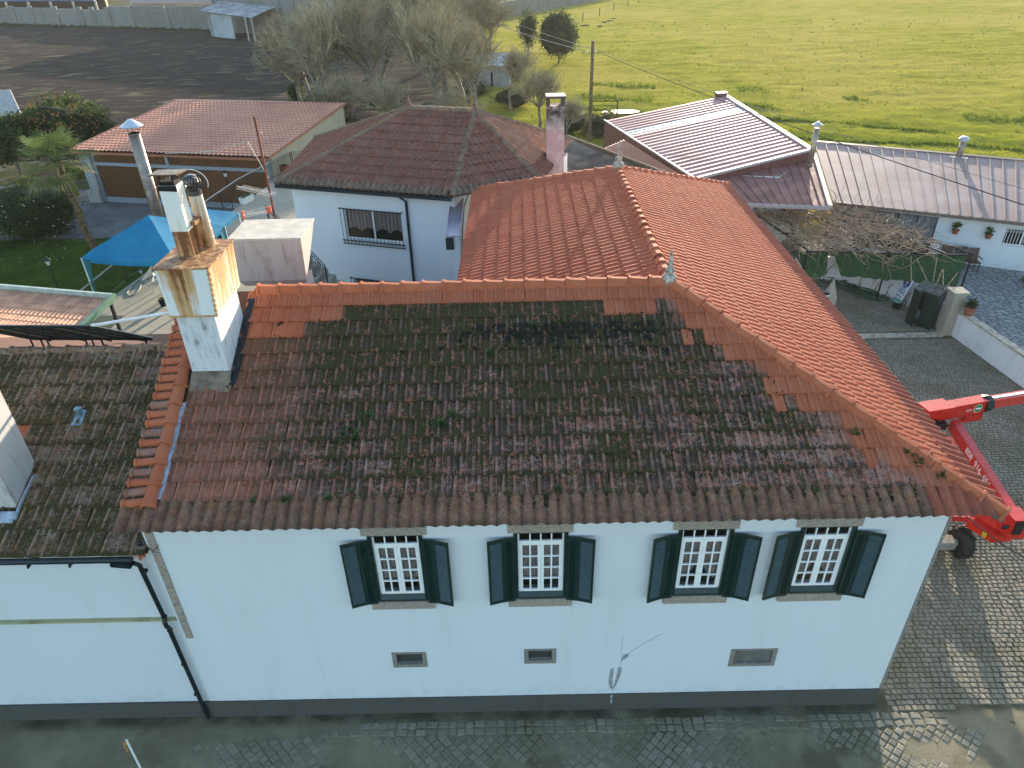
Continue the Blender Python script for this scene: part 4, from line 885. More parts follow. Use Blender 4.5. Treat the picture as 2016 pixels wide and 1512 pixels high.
def planter(P, ang, L, col, lb, nm='planter_box'):
    e = empty(nm, P, lb, 'planter', 'planters on the terrace'); R = Matrix.Rotation(ang, 3, 'Z'); mb = MB()
    def q(x, y, z): return tuple(P + R @ Vector((x, y, z)))
    a, b = L / 2, .15
    for k in (1,):
        lo = [(-a * .92, -b * .8), (a * .92, -b * .8), (a * .92, b * .8), (-a * .92, b * .8)]; hi = [(-a, -b), (a, -b), (a, b), (-a, b)]
        mb.poly([q(x, y, 0) for x, y in lo][::-1])
        for i in range(4): j = (i + 1) % 4; mb.poly([q(*lo[i], 0), q(*lo[j], 0), q(*hi[j], .36), q(*hi[i], .36)])
        for i in range(4): j = (i + 1) % 4; mb.poly([q(*hi[i], .36), q(*hi[j], .36), q(hi[j][0] * .9, hi[j][1] * .8, .36), q(hi[i][0] * .9, hi[i][1] * .8, .36)])
    mb.build('box', col, e); mb = MB(); mb.poly([q(-a * .95, -b * .9, .30), q(a * .95, -b * .9, .30), q(a * .95, b * .9, .30), q(-a * .95, b * .9, .30)]); mb.build('soil', M_mossd, e)
    mb = MB(); rg = random.Random(int(L * 100))
    for k in range(26): weed(mb, Vector(q(rg.uniform(-a * .8, a * .8), rg.uniform(-.09, .09), .30)), .2, 7, rg)
    mb.build('plants', leafm, e)
planter(at(487, 398, TZ), rad(70), .95, M_wplas, 'white planter box on the terrace beside the long railing')
planter(at(556, 338, TZ), rad(15), .9, plain('terracotta_planter', (.32, .10, .06), .8), 'terracotta planter at the far end of the terrace', 'planter_box')
# antenna mast
ap = Vector((-7.33, 12.0, 0)); M_rod = plain('rusty_mast', (.20, .065, .04), .7, var=.35); ant = empty('antenna_mast', ap + Vector((0, 0, 2.2)), 'rusty aerial mast with thin antennas rising above the chimney box', 'antenna')
mb = MB(); mb.tube([ap + Vector((0, 0, 2.2)), ap + Vector((0, 0, 10.18))], .035, 8); mb.build('mast', M_rod, ant)
M_ant = plain('antenna_metal', (.50, .46, .42), .5, .3); M_orange = plain('orange_plastic', (.65, .12, .05), .5)
mb = MB()
a0 = ap + Vector((0, -.05, 7.95)); dv = Vector((-.9, .3, .12)).normalized(); sv = Vector((.3, .95, 0)).normalized()
for k in range(14): p = a0 + dv * (k * .085 - .1); mb.tube([p - sv * .22, p + sv * .22], .006, 4)
mb.tube([a0 - dv * .2, a0 + dv * 1.15], .014, 5); mb.build('dipole_antenna', M_ant, ant)
mb = MB(); a1 = ap + Vector((0, -.05, 7.42)); d1 = Vector((-1, .05, -.12)).normalized()
mb.tube([a1 + Vector((-.1, 0, .12)), a1 + d1 * .95 + Vector((0, 0, .06))], .014, 5); mb.tube([a1 + Vector((-.1, 0, -.06)), a1 + d1 * .95 + Vector((0, 0, -.1))], .014, 5)
for k in range(7): p = a1 + d1 * (.15 + k * .12); mb.tube([p + sv * .2, p - sv * .2], .006, 4)
mb.build('panel_antenna', M_ant, ant)
mb = MB(); mb.box(a1 + d1 * .97 + Vector((0, 0, -.02)), (.05, .12, .26)); mb.box(a1 + Vector((-.12, 0, .03)), (.12, .1, .2)); mb.build('end_caps', M_orange, ant)
mb = MB(); mb.tube([ap + Vector((0, 0, 9.6)), ap + Vector((-1.5, .3, 9.15)), ap + Vector((-3.2, .8, 9.0))], .012, 4); mb.tube([ap + Vector((-.35, 0, 9.5)), ap + Vector((.05, 0, 8.4))], .008, 4); mb.tube([ap + Vector((-.05, 0, 9.7)), ap + Vector((.12, 0, 9.72))], .02, 4); mb.build('boom', M_ant, ant)
# satellite dishes, hose, gas bottle
def dish(P, tgt, r, lb, mat):
    e = empty('satellite_dish', P, lb, 'satellite dish', 'satellite dishes on the terrace'); d = Vector(tgt).normalized(); M = Vector((0, 0, 1)).rotation_difference(d).to_matrix()
    c = P + Vector((0, 0, .75)); mb = MB(); mb.lathe([(r * k / 6, r * .35 * (k / 6) ** 2) for k in range(1, 7)] + [(r * .99, r * .35 + .01)] + [(r * k / 6, r * .35 * (k / 6) ** 2 - .015) for k in range(6, 0, -1)], c, 24, M); mb.build('reflector', mat, e, True)
    mb = MB(); mb.tube([P, P + Vector((0, 0, .6)), c], .025, 6); mb.tube([c - M @ Vector((0, r * .9, -.3 * r)), c + M @ Vector((0, -.2 * r, r * .9))], .012, 5); mb.box(c + M @ Vector((0, -.2 * r, r * .9)), (.08, .08, .12), M); mb.build('stand', M_alu, e)
M_dish = plain('dish_grey', (.55, .56, .57), .5, var=.08)
dish(at(325, 592, TZ), (-.35, .2, .9), .46, 'grey satellite dish tilted skyward beside the rusty chimney', M_dish); dish(at(304, 575, TZ), (-.7, -.1, .65), .36, 'smaller white satellite dish beyond the tilted grey one', M_wplas); dish(at(428, 470, TZ), (-.3, -.7, .5), .45, 'pale satellite dish half hidden behind the round flue', M_dish)
e = empty('garden_hose', at(270, 565, TZ), 'pale garden hose lying in loops on the terrace', 'hose'); mb = MB(); hp = [(300, 545), (285, 549), (276, 553), (283, 557), (290, 551), (280, 548), (268, 556), (258, 567), (250, 577), (254, 583), (266, 579), (274, 571), (278, 560), (284, 553)]
mb.tube([at(x, y, TZ + .025) for x, y in hp], .025, 6); mb.build('hose', plain('hose_grey', (.36, .34, .31), .6), e, True)
e = empty('flower_pot', at(322, 602, TZ), 'small dark pot with a shrub below the satellite dishes', 'flower pot'); mb = MB(); P = at(322, 602, TZ); mb.lathe([(.10, 0), (.14, .25), (.13, .25)], P, 10); mb.build('pot', M_black, e); mb = MB(); rg = random.Random(2); [weed(mb, P + Vector((0, 0, .24)), .2, 10, rg) for k in range(4)]; mb.build('plants', leafm, e)
e = empty('blue_pump', at(437, 462, TZ), 'blue and grey pump unit behind the rusty chimney pipe', 'pump'); P = at(437, 466, TZ); mb = MB(); mb.tube([P + Vector((-.3, 0, .5)), P + Vector((.35, .05, .5))], .13, 12); mb.tube([P + Vector((-.1, 0, .1)), P + Vector((-.1, 0, .75))], .09, 10); mb.build('body', plain('pump_blue', (.03, .16, .28), .4), e); mb = MB(); mb.box(P + Vector((0, 0, .06)), (.5, .3, .12)); mb.tube([P + Vector((.0, 0, .7)), P + Vector((.5, .05, .72))], .04, 8); mb.build('base', M_black, e)
# tall metal flue behind the canopy
fb = at(330, 470, 0); fy = 25.5; f0 = aty(312, 428, fy); f1 = aty(258, 262, fy); fx = f0.x
e = empty('metal_flue', (fx, fy, 0), 'tall scorched metal flue with a white cone cap behind the blue canopy', 'flue'); M_flue = NT('scorched_steel', .4, .55, .5); nz = M_flue.noise(1.2, 5, .6); M_flue.color(M_flue.mix(M_flue.ss(nz, .35, .7), (.40, .32, .25), (.16, .12, .11))); M_flue = M_flue.mat
H = f1.z; mb = MB(); mb.tube([(fx, fy, 0), (fx, fy, H)], .27, 18); mb.build('pipe', M_flue, e, True)
mb = MB(); mb.lathe([(.278, -.03), (.29, 0), (.278, .03)], (fx, fy, H * .62), 18); mb.lathe([(.28, -.06), (.285, 0)], (fx, fy, H), 18); mb.build('joint_ring', M_flue, e)
mb = MB()
for k in range(3): t = k * 2.1; mb.tube([(fx + .24 * math.cos(t), fy + .24 * math.sin(t), H - .1), (fx + .24 * math.cos(t), fy + .24 * math.sin(t), H + .32)], .015, 5)
mb.build('cap_stay', M_black, e); mb = MB(); mb.lathe([(.50, .30), (.51, .32), (.10, .62), (.01, .64)], (fx, fy, H), 20); mb.build('cone_cap', plain('galvanised', (.62, .66, .70), .35, .4, var=.08), e)
# blue canopies
def fabric(name, c1, c2, sc=1.5):
    m = NT(name, .75, 0, .2); m.color(m.mix(m.ss(m.noise(sc, 5, .7), .3, .7), c1, c2)); m.b.inputs['Transmission Weight'].default_value = 0.0; t = m.n('BsdfTranslucent'); t.inputs[0].default_value = (*c2, 1); mx = m.n('MixShader'); mx.inputs[0].default_value = .35
    out = m.t.nodes['Material Output']; m.t.links.new(m.b.outputs[0], mx.inputs[1]); m.t.links.new(t.outputs[0], mx.inputs[2]); m.t.links.new(mx.outputs[0], out.inputs[0]); return m.mat
M_can = fabric('blue_canvas', (.012, .20, .40), (.03, .30, .50))
def gazebo(c, ux, s, z0, ez, pz, lb, curtain=True):
    e = empty('gazebo', (c[0], c[1], z0), lb, 'gazebo', 'blue canopies on the terrace'); ux = Vector(ux).normalized(); uy = Vector((-ux.y, ux.x, 0)); C = Vector((c[0], c[1], 0)); h = s / 2
    cor = [C + ux * a * h + uy * b * h for a, b in ((-1, -1), (1, -1), (1, 1), (-1, 1))]; top = C + Vector((0, 0, pz)); n = 8
    for i in range(4):
        A, B = cor[i], cor[(i + 1) % 4]; mb = MB()
        for r in range(n):
            for k in range(n + 1):
                pass
        def P(t, s_):   # t 0 eave .. 1 top
            b = (A * (1 - s_) + B * s_).lerp(C, t); z = ez + (pz - ez) * (t ** .82) - .10 * math.sin(math.pi * s_) * (1 - t) - .05 * math.sin(math.pi * t); return Vector((b.x, b.y, z))
        for r in range(n):
            for k in range(n): mb.poly([P(r / n, k / n), P(r / n, (k + 1) / n), P((r + 1) / n, (k + 1) / n), P((r + 1) / n, k / n)])
        o_ = A - C; 
        for k in range(n): a, b = P(0, k / n), P(0, (k + 1) / n); mb.poly([a, a - Vector((0, 0, .16)), b - Vector((0, 0, .16)), b])
        mb.build('canopy_panel', M_can, e, True)
        mb = MB(); mb.tube([A + Vector((0, 0, z0)), A + Vector((0, 0, ez))], .03, 6); mb.build('pole', M_wpaint, e)
        if curtain:
            mb = MB(); D = B - A; E_ = cor[(i - 1) % 4] - A
            for Q in (D.normalized(), E_.normalized()):
                w0, w1 = .34, .16; mb.poly([A + Vector((0, 0, ez)) + (-(D + E_)).normalized() * .02, A + Q * w0 + Vector((0, 0, ez - .05)), A + Q * w1 + Vector((0, 0, ez - .9)), A + Q * .05 + Vector((0, 0, z0 + .05)), A + Vector((0, 0, z0 + .05))])
            mb.build('corner_drape', fabric('teal_canvas', (.03, .16, .19), (.05, .22, .26)), e)
ga, gb = Vector((-16.72, 16.62, 0)), Vector((-12.84, 16.04, 0)); gu = (gb - ga).normalized(); gcn = (ga + gb) / 2 + Vector((-gu.y, gu.x, 0)) * 1.96
gazebo((gcn.x, gcn.y), gu, 3.92, TZ, 4.2, 5.3, 'large blue canopy with a teal corner drape by the lawn railing')
g2p = at(452, 446, 4.2); gazebo((g2p.x - 2.45, g2p.y + 1.9), gu, 3.0, TZ, 3.75, 4.5, 'second blue canopy mostly hidden behind the rusty chimney pipe', False)
# carport with tile-effect sheet roof
cp = empty('carport', (-17, 13, 0), 'small carport with terracotta sheet roof in a pale green frame', 'carport')
B1, B3, b2l = at(110, 694, 4.05), at(222, 590, 4.25), at(25, 573, 4.25); B2 = B3 + (b2l - B3) * 1.9; B0 = B1 + (B2 - B3)
M_csheet = plain('carport_sheet', (.62, .33, .20), .6, var=.18, scale=2.5); co = sheet_roof(B0, B1, B2, B3, 46, 9, .06, .02, 'roof', M_csheet, cp)
for p in co.data.polygons: p.use_smooth = False
M_pg = plain('pale_green_frame', (.42, .48, .42), .5, var=.15); M_gg = plain('green_frame', (.12, .22, .15), .5, var=.15)
mb = MB(); up = Vector((0, 0, .09)); mb.beam(B2 + up + Vector((0, .06, 0)), B3 + up + Vector((0, .06, 0)), .10, .20); mb.build('back_beam', M_pg, cp)
mb = MB(); mb.beam(B1 + up + Vector((.06, 0, 0)), B3 + up + Vector((.06, .1, 0)), .10, .22); mb.build('side_beam', M_gg, cp)
for P in (B1, B3, B1.lerp(B3, .5)): mb = MB(); mb.beam(P + Vector((-.12, 0, -.05)), Vector((P.x - .12, P.y, 0)), .09, .09); mb.build('post', M_pipe, cp)
railing('carport_railing', [(-15.15, 11.0, TZ), (-12.4, 10.6, TZ)], 'short black railing between the carport and the low ridge', .9)
# ================================================================ METAL-ROOFED SHEDS ON THE RIGHT
def bil(A, B, C, D, s, t): return (A * (1 - s) + B * s) * (1 - t) + (D * (1 - s) + C * s) * t
M_rib = NT('red_ribbed_steel', .65, 0, .2); M_rib.color(M_rib.mix(M_rib.ss(M_rib.noise(.5, 5), .35, .7), (0.42, 0.20, 0.18), (0.50, 0.29, 0.265))); M_rib = M_rib.mat
M_trans = plain('translucent_strip', (.42, .43, .42), .6, var=.25, scale=2); M_trim = plain('pale_trim', (.42, .35, .35), .6, 0, var=.08)
M_maroon = plain('maroon_steel', (.16, .06, .055), .5, var=.2)
rs = empty('ribbed_shed', (11, 33, 0), 'shed with pink ribbed steel roof and one translucent strip', 'shed')
A, B, C, E_ = Vector((6.0, 37.6, 4.4)), Vector((14.5, 41.3, 5.05)), Vector((15.75, 28.2, 5.05)), Vector((8.85, 24.4, 4.4)); E_ = at(1372, 353, 4.4); C = at(1597, 296, 4.95)
mb = MB(); mt = MB(); NR = 25; prof4 = [(0, 0), (.40, 0), (.56, .045), (.82, .045), (1, 0)]; nrm = (B - A).cross(E_ - A).normalized(); nrm = nrm if nrm.z > 0 else -nrm
for k in range(NR):
    tgt = mt if k in (6, 7) else mb
    for (a, h0), (b, h1) in zip(prof4, prof4[1:]):
        t0, t1 = (k + a) / NR, (k + b) / NR; f = .5 if k in (6, 7) else 1
        tgt.poly([bil(A, B, C, E_, 0, t0) + nrm * h0 * f, bil(A, B, C, E_, 1, t0) + nrm * h0 * f, bil(A, B, C, E_, 1, t1) + nrm * h1 * f, bil(A, B, C, E_, 0, t1) + nrm * h1 * f])
rsr = mb.build('roof', M_rib, rs); mt.build('skylight_strip', M_trans, rsr)
mb = MB(); up = Vector((0, 0, .05)); mb.beam(B + up, C + up, .26, .10); mb.beam(A + up, E_ + up - Vector((.02, 0, .06)), .10, .08); mb.beam(E_ + up, C + up + Vector((0, -.06, 0)), .16, .12); mb.build('verge_trim', M_trim, rsr)
mb = MB(); dz = Vector((0, 0, -1))
for p, q in ((A, E_), (E_, C), (C, B), (B, A)):
    p, q = p + dz * .06, q + dz * .06; mb.poly([p, q, Vector((q.x, q.y, 0)), Vector((p.x, p.y, 0))])
mb.build('wall', M_maroon, rs)
mb = MB(); P = B + Vector((-.3, -.2, .1)); mb.box(P, (.7, .5, .35)); mb.build('ridge_vent', M_maroon, rs)
def seam_roof(name, lb, TL, TR, BR, BL, n, mat, trim, wallm, seam_h=.05, group=None):
    e = empty(name, (BL + BR) / 2, lb, 'shed' if 'shed' in name else 'building', group); e.location.z = 0; WL[e] = Vector(((BL + BR) / 2).xy.to_3d()); nrm = (BR - BL).cross(TL - BL).normalized(); nrm = nrm if nrm.z > 0 else -nrm
    mb = MB(); m_ = 30
    for k in range(m_):
        for j in range(6):
            P = lambda s, t: bil(BL, BR, TR, TL, s, t) + nrm * (.012 * MN.noise(bil(BL, BR, TR, TL, s, t) * 1.7))
            mb.poly([P(k / m_, j / 6), P((k + 1) / m_, j / 6), P((k + 1) / m_, (j + 1) / 6), P(k / m_, (j + 1) / 6)])
    r = mb.build('roof', mat, e, True); mb = MB()
    for k in range(n + 1):
        s = k / n; mb = MB(); mb.beam(bil(BL, BR, TR, TL, s, 0) + nrm * .025, bil(BL, BR, TR, TL, s, 1) + nrm * .025, .05, seam_h, nrm); mb.build('seam', mat, r)
    mb = MB(); mb.beam(TL + nrm * .04, TR + nrm * .04, .22, .05, nrm); mb.beam(BL - nrm * .07, BR - nrm * .07, .10, .16, nrm); mb.build('edge_trim', trim, r)
    return e, r, nrm
M_redseam = plain('red_seam_steel', (.30, .13, .105), .7, 0, var=.2, scale=1.2); M_brseam = NT('brown_seam_steel', .7, 0, .2); M_brseam.color(M_brseam.mix(M_brseam.ss(M_brseam.noise(.5, 6), .35, .7), (.34, .235, .205), (.43, .32, .285))); M_brseam = M_brseam.mat
TLr, TRr, BRr, BLr = at(1392, 354, 4.25), at(1603, 303, 4.55), at(1634, 407, 3.85), at(1455, 400, 3.85)
rse, rr_, nr_ = seam_roof('red_seam_shed', 'small red standing seam lean-to roof with a steel flue', TLr, TRr, BRr, BLr, 11, M_redseam, M_trim, M_white)
mb = MB(); mb.beam(TRr + nr_ * .03, BRr + nr_ * .03, .2, .08, nr_); mb.build('verge_trim', M_trim, rr_)
mb = MB(); dn_ = lambda p: Vector((p.x, p.y, 0)); ins = (TLr - BLr).normalized() * 3.6; p, q = BLr + ins + dz * .12, BRr + ins + dz * .12; mb.poly([p, q, dn_(q), dn_(p)]); mb.poly([TRr + dz * .1, dn_(TRr), dn_(q), q]); mb.poly([TLr + dz * .1, p, dn_(p), dn_(TLr)]); mb.build('wall', M_white2, rse)
TLb, TRb = at(1603, 279, 3.8), at(2016, 317, 3.8); BLb, BRb = at(1640, 397, 2.9), at(2016, 438, 2.9); EXT = 1.7
TRx, BRx = TLb + (TRb - TLb) * EXT, BLb + (BRb - BLb) * EXT
bse, br_, nb_ = seam_roof('brown_roof_annex', 'long low white annex under brown standing seam roof', TLb, TRx, BRx, BLb, 30, M_brseam, plain('brown_trim', (.17, .13, .11), .5), M_white)
ub = (BRb - BLb).normalized(); ub.z = 0; ub.normalize(); nbk = Vector((-ub.y, ub.x, 0)); w0 = BLb + nbk * .5; w0.z = 0; PZ = .45
Lw = (BRx - BLb).length
def AP(x, y, z): return w0 + ub * x + nbk * y + Vector((0, 0, z))
def aloc(px, py): d = atpl(px, py, w0, nbk) - w0; return d.dot(ub), d.z
ga0, ga1 = aloc(1762, 428)[0], aloc(1845, 440)[0]; wa0, wz1 = aloc(1983, 448); wz0 = aloc(1972, 482)[1]
mb = MB(); wall_with_holes(mb, 0, Lw, 0, 2.85, 0, [(ga0 - 1.6, ga1, PZ + .12, 2.55), (wa0, wa0 + 1.5, wz0, wz1)], .2, 0, AP); mb.poly([AP(0, 0, 0), AP(0, 0, 2.85), AP(0, 8, 3.6), AP(0, 8, 0)]); mb.poly([AP(Lw, 0, 0), AP(Lw, 8, 0), AP(Lw, 8, 3.6), AP(Lw, 0, 2.85)]); mb.poly([AP(0, 8, 0), AP(0, 8, 3.6), AP(Lw, 8, 3.6), AP(Lw, 8, 0)]); mb.build('wall', M_white, bse)
Ra = Matrix((ub, nbk, Vector((0, 0, 1)))).transposed()
for nm, a, b, c, d, k in (('patio_door', ga0 - 1.6, ga1, PZ + .12, 2.55, 4), ('window', wa0, wa0 + 1.5, wz0, wz1, 2)):
    mb = MB()
    for q in range(k + 1): mb.box(AP(a + (b - a) * q / k, .12, (c + d) / 2), (.05, .05, d - c), Ra)
    for z in (c + .03, d - .03): mb.box(AP((a + b) / 2, .12, z), (b - a, .05, .06), Ra)
    f = mb.build(nm, M_black if nm == 'patio_door' else M_wpaint, bse)
    for q in range(k): mb = MB(); mb.box(AP(a + (b - a) * (q + .5) / k, .12, (c + d) / 2), ((b - a) / k - .06, .01, d - c - .1), Ra); mb.build('pane', M_glass, f)
    mb = MB(); n = 70
    for q in range(n):
        t0, t1 = q / n, (q + 1) / n; y = lambda t: .28 + .02 * math.sin(t * 130); mb.poly([AP(a + (b - a) * t0, y(t0), c + .55), AP(a + (b - a) * t1, y(t1), c + .55), AP(a + (b - a) * t1, y(t1), d), AP(a + (b - a) * t0, y(t0), d)])
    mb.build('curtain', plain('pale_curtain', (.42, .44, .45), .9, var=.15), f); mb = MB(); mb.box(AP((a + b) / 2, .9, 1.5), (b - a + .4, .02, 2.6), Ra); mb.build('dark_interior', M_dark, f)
    if nm == 'window':
        bar = MB(); bar.tube([(0, 0, 0), (0, 0, d - c)], .012, 5); bm_ = bar.mesh('bar', M_wpaint)
        for q in range(12): place('bar', bm_, Matrix.Translation(AP(a + .06 + q * .125, -.03, c)), f)
def steel_flue(P, h, r, nm, lb, cap):
    e = empty(nm, P, lb, 'flue', 'steel flues on the low roofs'); mb = MB(); mb.tube([P - Vector((0, 0, .1)), P + Vector((0, 0, h))], r, 14); mb.build('pipe', M_flue, e, True); mb = MB(); mb.lathe([(r * 1.25, 0), (r * 1.25, .05), (r * 1.04, .06)], P, 14); mb.lathe([(r * 1.08, -.03), (r * 1.12, 0), (r * 1.08, .03)], P + Vector((0, 0, h * .62)), 14); mb.build('collar', M_flue, e)
    mb = MB()
    if cap == 0: mb.lathe([(r * 1.9, 0), (r * 1.9, .02), (r * .4, .16)], P + Vector((0, 0, h + .14)), 14); mb.tube([P + Vector((r * .8, 0, h - .1)), P + Vector((r * .8, 0, h + .16))], .015, 4); mb.tube([P + Vector((-r * .8, 0, h - .1)), P + Vector((-r * .8, 0, h + .16))], .015, 4)
    else: mb.lathe([(r * 1.0, 0), (r * 1.7, .05), (r * 1.75, .16), (r * 1.2, .26), (r * .3, .30)], P + Vector((0, 0, h - .02)), 16)
    mb.build('cap', M_alu, e)
def onroof(px, py, TL, BL, nrm): return atpl(px, py, BL, nrm)
f1_ = onroof(1594, 325, TLr, BLr, nr_); steel_flue(f1_, 1.75, .13, 'steel_flue', 'tall steel flue with flat cap on the red lean-to roof', 0)
f2_ = onroof(1887, 310, TLb, BLb, nb_); steel_flue(f2_, .85, .15, 'steel_flue', 'short steel flue with domed cap on the brown roof', 1)
mb = MB(); mb.box(f2_ + nb_ * .03, (.85, .5, .03), Matrix((ub, nbk, nb_)).transposed()); mb.build('flue_plate', M_alu, br_)
# corrugated roof and little tiled roof between the houses
M_fib = plain('grey_brown_fibre_cement', (.23, .19, .165), .85, var=.25, scale=1.5)
cr = empty('corrugated_outhouse', (5, 24, 0), 'outhouse with grey brown corrugated roof behind the orange wing', 'shed')
q0, q1, q2, q3 = at(1118, 272, 5.6), at(1312, 346, 5.6), at(1235, 352, 5.0), at(1085, 345, 5.0)
mb = MB(); NV_ = 26; nrm = (q1 - q0).cross(q3 - q0).normalized(); nrm = nrm if nrm.z > 0 else -nrm
for k in range(NV_ * 6):
    t0, t1 = k / (NV_ * 6), (k + 1) / (NV_ * 6); h0, h1 = .035 * math.cos(k * math.pi / 3), .035 * math.cos((k + 1) * math.pi / 3)
    mb.poly([bil(q0, q1, q2, q3, 0, t0) + nrm * h0, bil(q0, q1, q2, q3, 1, t0) + nrm * h0, bil(q0, q1, q2, q3, 1, t1) + nrm * h1, bil(q0, q1, q2, q3, 0, t1) + nrm * h1])
mb.build('roof', M_fib, cr); mb = MB(); mb.tube([q0 + Vector((0, 0, .05)), q1 + Vector((0, 0, .05))], .12, 8); mb.build('ridge_cap', M_ridge_old, cr)
mb = MB()
for p, q in ((q0, q1), (q1, q2), (q2, q3), (q3, q0)): mb.poly([p + dz * .06, q + dz * .06, dn_(q), dn_(p)])
mb.build('wall', M_white2, cr)
tr_ = empty('tiled_outhouse', at(1250, 310, 0), 'narrow terracotta roof between corrugated roof and pink shed', 'shed'); p0, p1, p2, p3 = at(1316, 350, 4.6), at(1330, 350, 4.62), at(1178, 298, 5.0), at(1228, 276, 5.0)
o_ = sheet_roof(p0, p1 + (p1 - p0) * 1.2, p2, p3, 10, 24, .05, .03, 'roof', M_gsheet, tr_); mb = MB()
for p, q in ((p0, p2), (p2, p3)): mb.poly([p + dz * .06, q + dz * .06, dn_(q), dn_(p)])
mb.build('wall', M_white2, tr_)
# ================================================================ YARD: gate pillars, low wall, netting, pergola, cabinet, sign
M_pcon = streaky('mossy_concrete', (.36, .33, .26), (.12, .12, .06), .8, .95, 1.5); M_cap = plain('beige_coping', (.46, .40, .30), .9, var=.25, scale=5)
e = empty('gate_pillar', (18.0, 16.75, 0), 'square mossy concrete gate pillar beside the green cabinet', 'pillar', 'gate pillars'); mb = MB(); mb.bb(17.72, 18.22, 16.5, 17.0, 0, 1.85); mb.build('shaft', M_pcon, e); mb = MB(); mb.bb(17.66, 18.28, 16.44, 17.06, 1.852, 1.95); mb.build('cap', M_pcon, e)
tp = aty(1643, 548, 17.2); e = empty('gate_pillar', (tp.x, 17.2, 0), 'pointed granite gate pillar with a lamp at the orange eaves', 'pillar', 'gate pillars'); mb = MB(); mb.bb(tp.x - .25, tp.x + .2, 17.0, 17.4, 0, tp.z - .8)
mb.poly([(tp.x - .25, 17.0, tp.z - .8), (tp.x + .2, 17.0, tp.z - .8), (tp.x, 17.2, tp.z)]); mb.poly([(tp.x + .2, 17.0, tp.z - .8), (tp.x + .2, 17.4, tp.z - .8), (tp.x, 17.2, tp.z)]); mb.poly([(tp.x + .2, 17.4, tp.z - .8), (tp.x - .25, 17.4, tp.z - .8), (tp.x, 17.2, tp.z)]); mb.poly([(tp.x - .25, 17.4, tp.z - .8), (tp.x - .25, 17.0, tp.z - .8), (tp.x, 17.2, tp.z)]); mb.build('shaft', M_pcon, e)
mb = MB(); lp = Vector((tp.x - .32, 16.95, tp.z - .62)); mb.lathe([(.14, -.05), (.15, .08), (.05, .14)], lp, 12); mb.build('lamp', M_black, e); mb = MB(); mb.lathe([(.155, .0), (.16, .03), (.155, .05)], lp, 14); mb.build('lamp_rim', M_wpaint, e)
lw = empty('low_wall', (18.3, 12, 0), 'low white wall with beige coping between yard and patio', 'wall'); a, b = Vector((18.12, 16.5, 0)), Vector((19.3, 4.0, 0)); b = a + (Vector((18.62, 12.25, 0)) - a) * 3.2; s_ = (b - a).normalized(); t_ = Vector((s_.y, -s_.x, 0)) * -1; t_ = t_ if t_.x > 0 else -t_
M_lw = streaky('spotted_white_render', (.74, .75, .75), (.30, .31, .32), .5, .9, .9); mb = MB(); mb.prism([a, b, b + t_ * .22, a + t_ * .22], (0, 0, 1.05)); mb.build('wall', M_lw, lw)
n = 14
for k in range(n):
    p, q = a + (b - a) * (k / n), a + (b - a) * ((k + .985) / n); mb = MB(); mb.prism([p - t_ * .05 + Vector((0, 0, 1.052)), q - t_ * .05 + Vector((0, 0, 1.052)), q + t_ * .27 + Vector((0, 0, 1.052)), p + t_ * .27 + Vector((0, 0, 1.052))], (0, 0, .07)); mb.build('coping_stone', M_cap, lw)
terr = plain('terracotta_pot', (.30, .11, .055), .8, var=.25)
def pot(P, r, h, lb, nleaf, lr, group='potted plants on the patio', hang=False, seed=1):
    e = empty('flower_pot', P, lb, 'flower pot', group); mb = MB(); mb.lathe([(r * .65, 0), (r * .95, h * .85), (r * 1.08, h * .86), (r * 1.08, h), (r * .9, h), (r * .85, h * .9)], P, 14); mb.build('pot', terr, e); rg = random.Random(seed); mb = MB()
    for k in range(nleaf): weed(mb, P + Vector((rg.uniform(-r, r) * .6, rg.uniform(-r, r) * .6, h * .9 + rg.uniform(0, lr * .8))), lr * rg.uniform(.6, 1.2), 9, rg)
    mb.build('plants', leafm, e); return e
pot(a + t_ * .11 + s_ * .35 + Vector((0, 0, 1.12)), .22, .34, 'terracotta pot with leafy plant on the low white wall', 14, .3, seed=3)
pot(at(1946, 512, PZ), .2, .3, 'dark pot of spiky fern against the white annex wall', 10, .45, seed=4); pot(at(1971, 518, PZ), .23, .34, 'terracotta pot with a round plant against the annex wall', 12, .22, seed=5)
for px, py, lb, sd in ((1881, 452, 'larger wall-hung pot of leafy plant beside the patio door', 6), (1946, 461, 'smaller wall-hung pot between the large pot and the barred window', 7)):
    x, z = aloc(px, py); pot(AP(x, -.2, z - .15), .16, .22, lb, 10 if sd == 6 else 6, .26, 'pots hung on the annex wall', seed=sd)
def chair(P, yaw, lb, nm='patio_chair'):
    e = empty(nm, P, lb, 'chair', 'brown chairs on the patio'); R = Matrix.Rotation(yaw, 3, 'Z'); M_w = M_wick
    def B_(nm2, c, s, mat=M_w): mb = MB(); mb.box(P + R @ Vector(c), s, R); mb.build(nm2, mat, e)
    B_('seat', (0, 0, .42), (.5, .5, .06)); mb = MB(); mb.box(P + R @ Vector((0, .26, .72)), (.5, .04, .55), R @ Matrix.Rotation(rad(-10), 3, 'X')); mb.build('backrest', M_w, e)
    for sx in (-1, 1):
        for sy in (-1, 1): B_('leg', (sx * .22, sy * .22, .20), (.04, .04, .40))
        B_('armrest', (sx * .26, 0, .62), (.05, .48, .03))
M_wick = plain('brown_wicker', (.10, .065, .055), .7, var=.2)
ya = math.atan2(ub.y, ub.x)
for px, lb in ((1866, 'brown patio chair left of three by the white wall'), (1893, 'brown patio chair in the middle of three by the white wall'), (1922, 'brown patio chair right of three by the white wall')):
    x, _ = aloc(px, 480); P = AP(x, -.75, PZ); chair(P, ya + (.3 if px == 1922 else 0), lb)
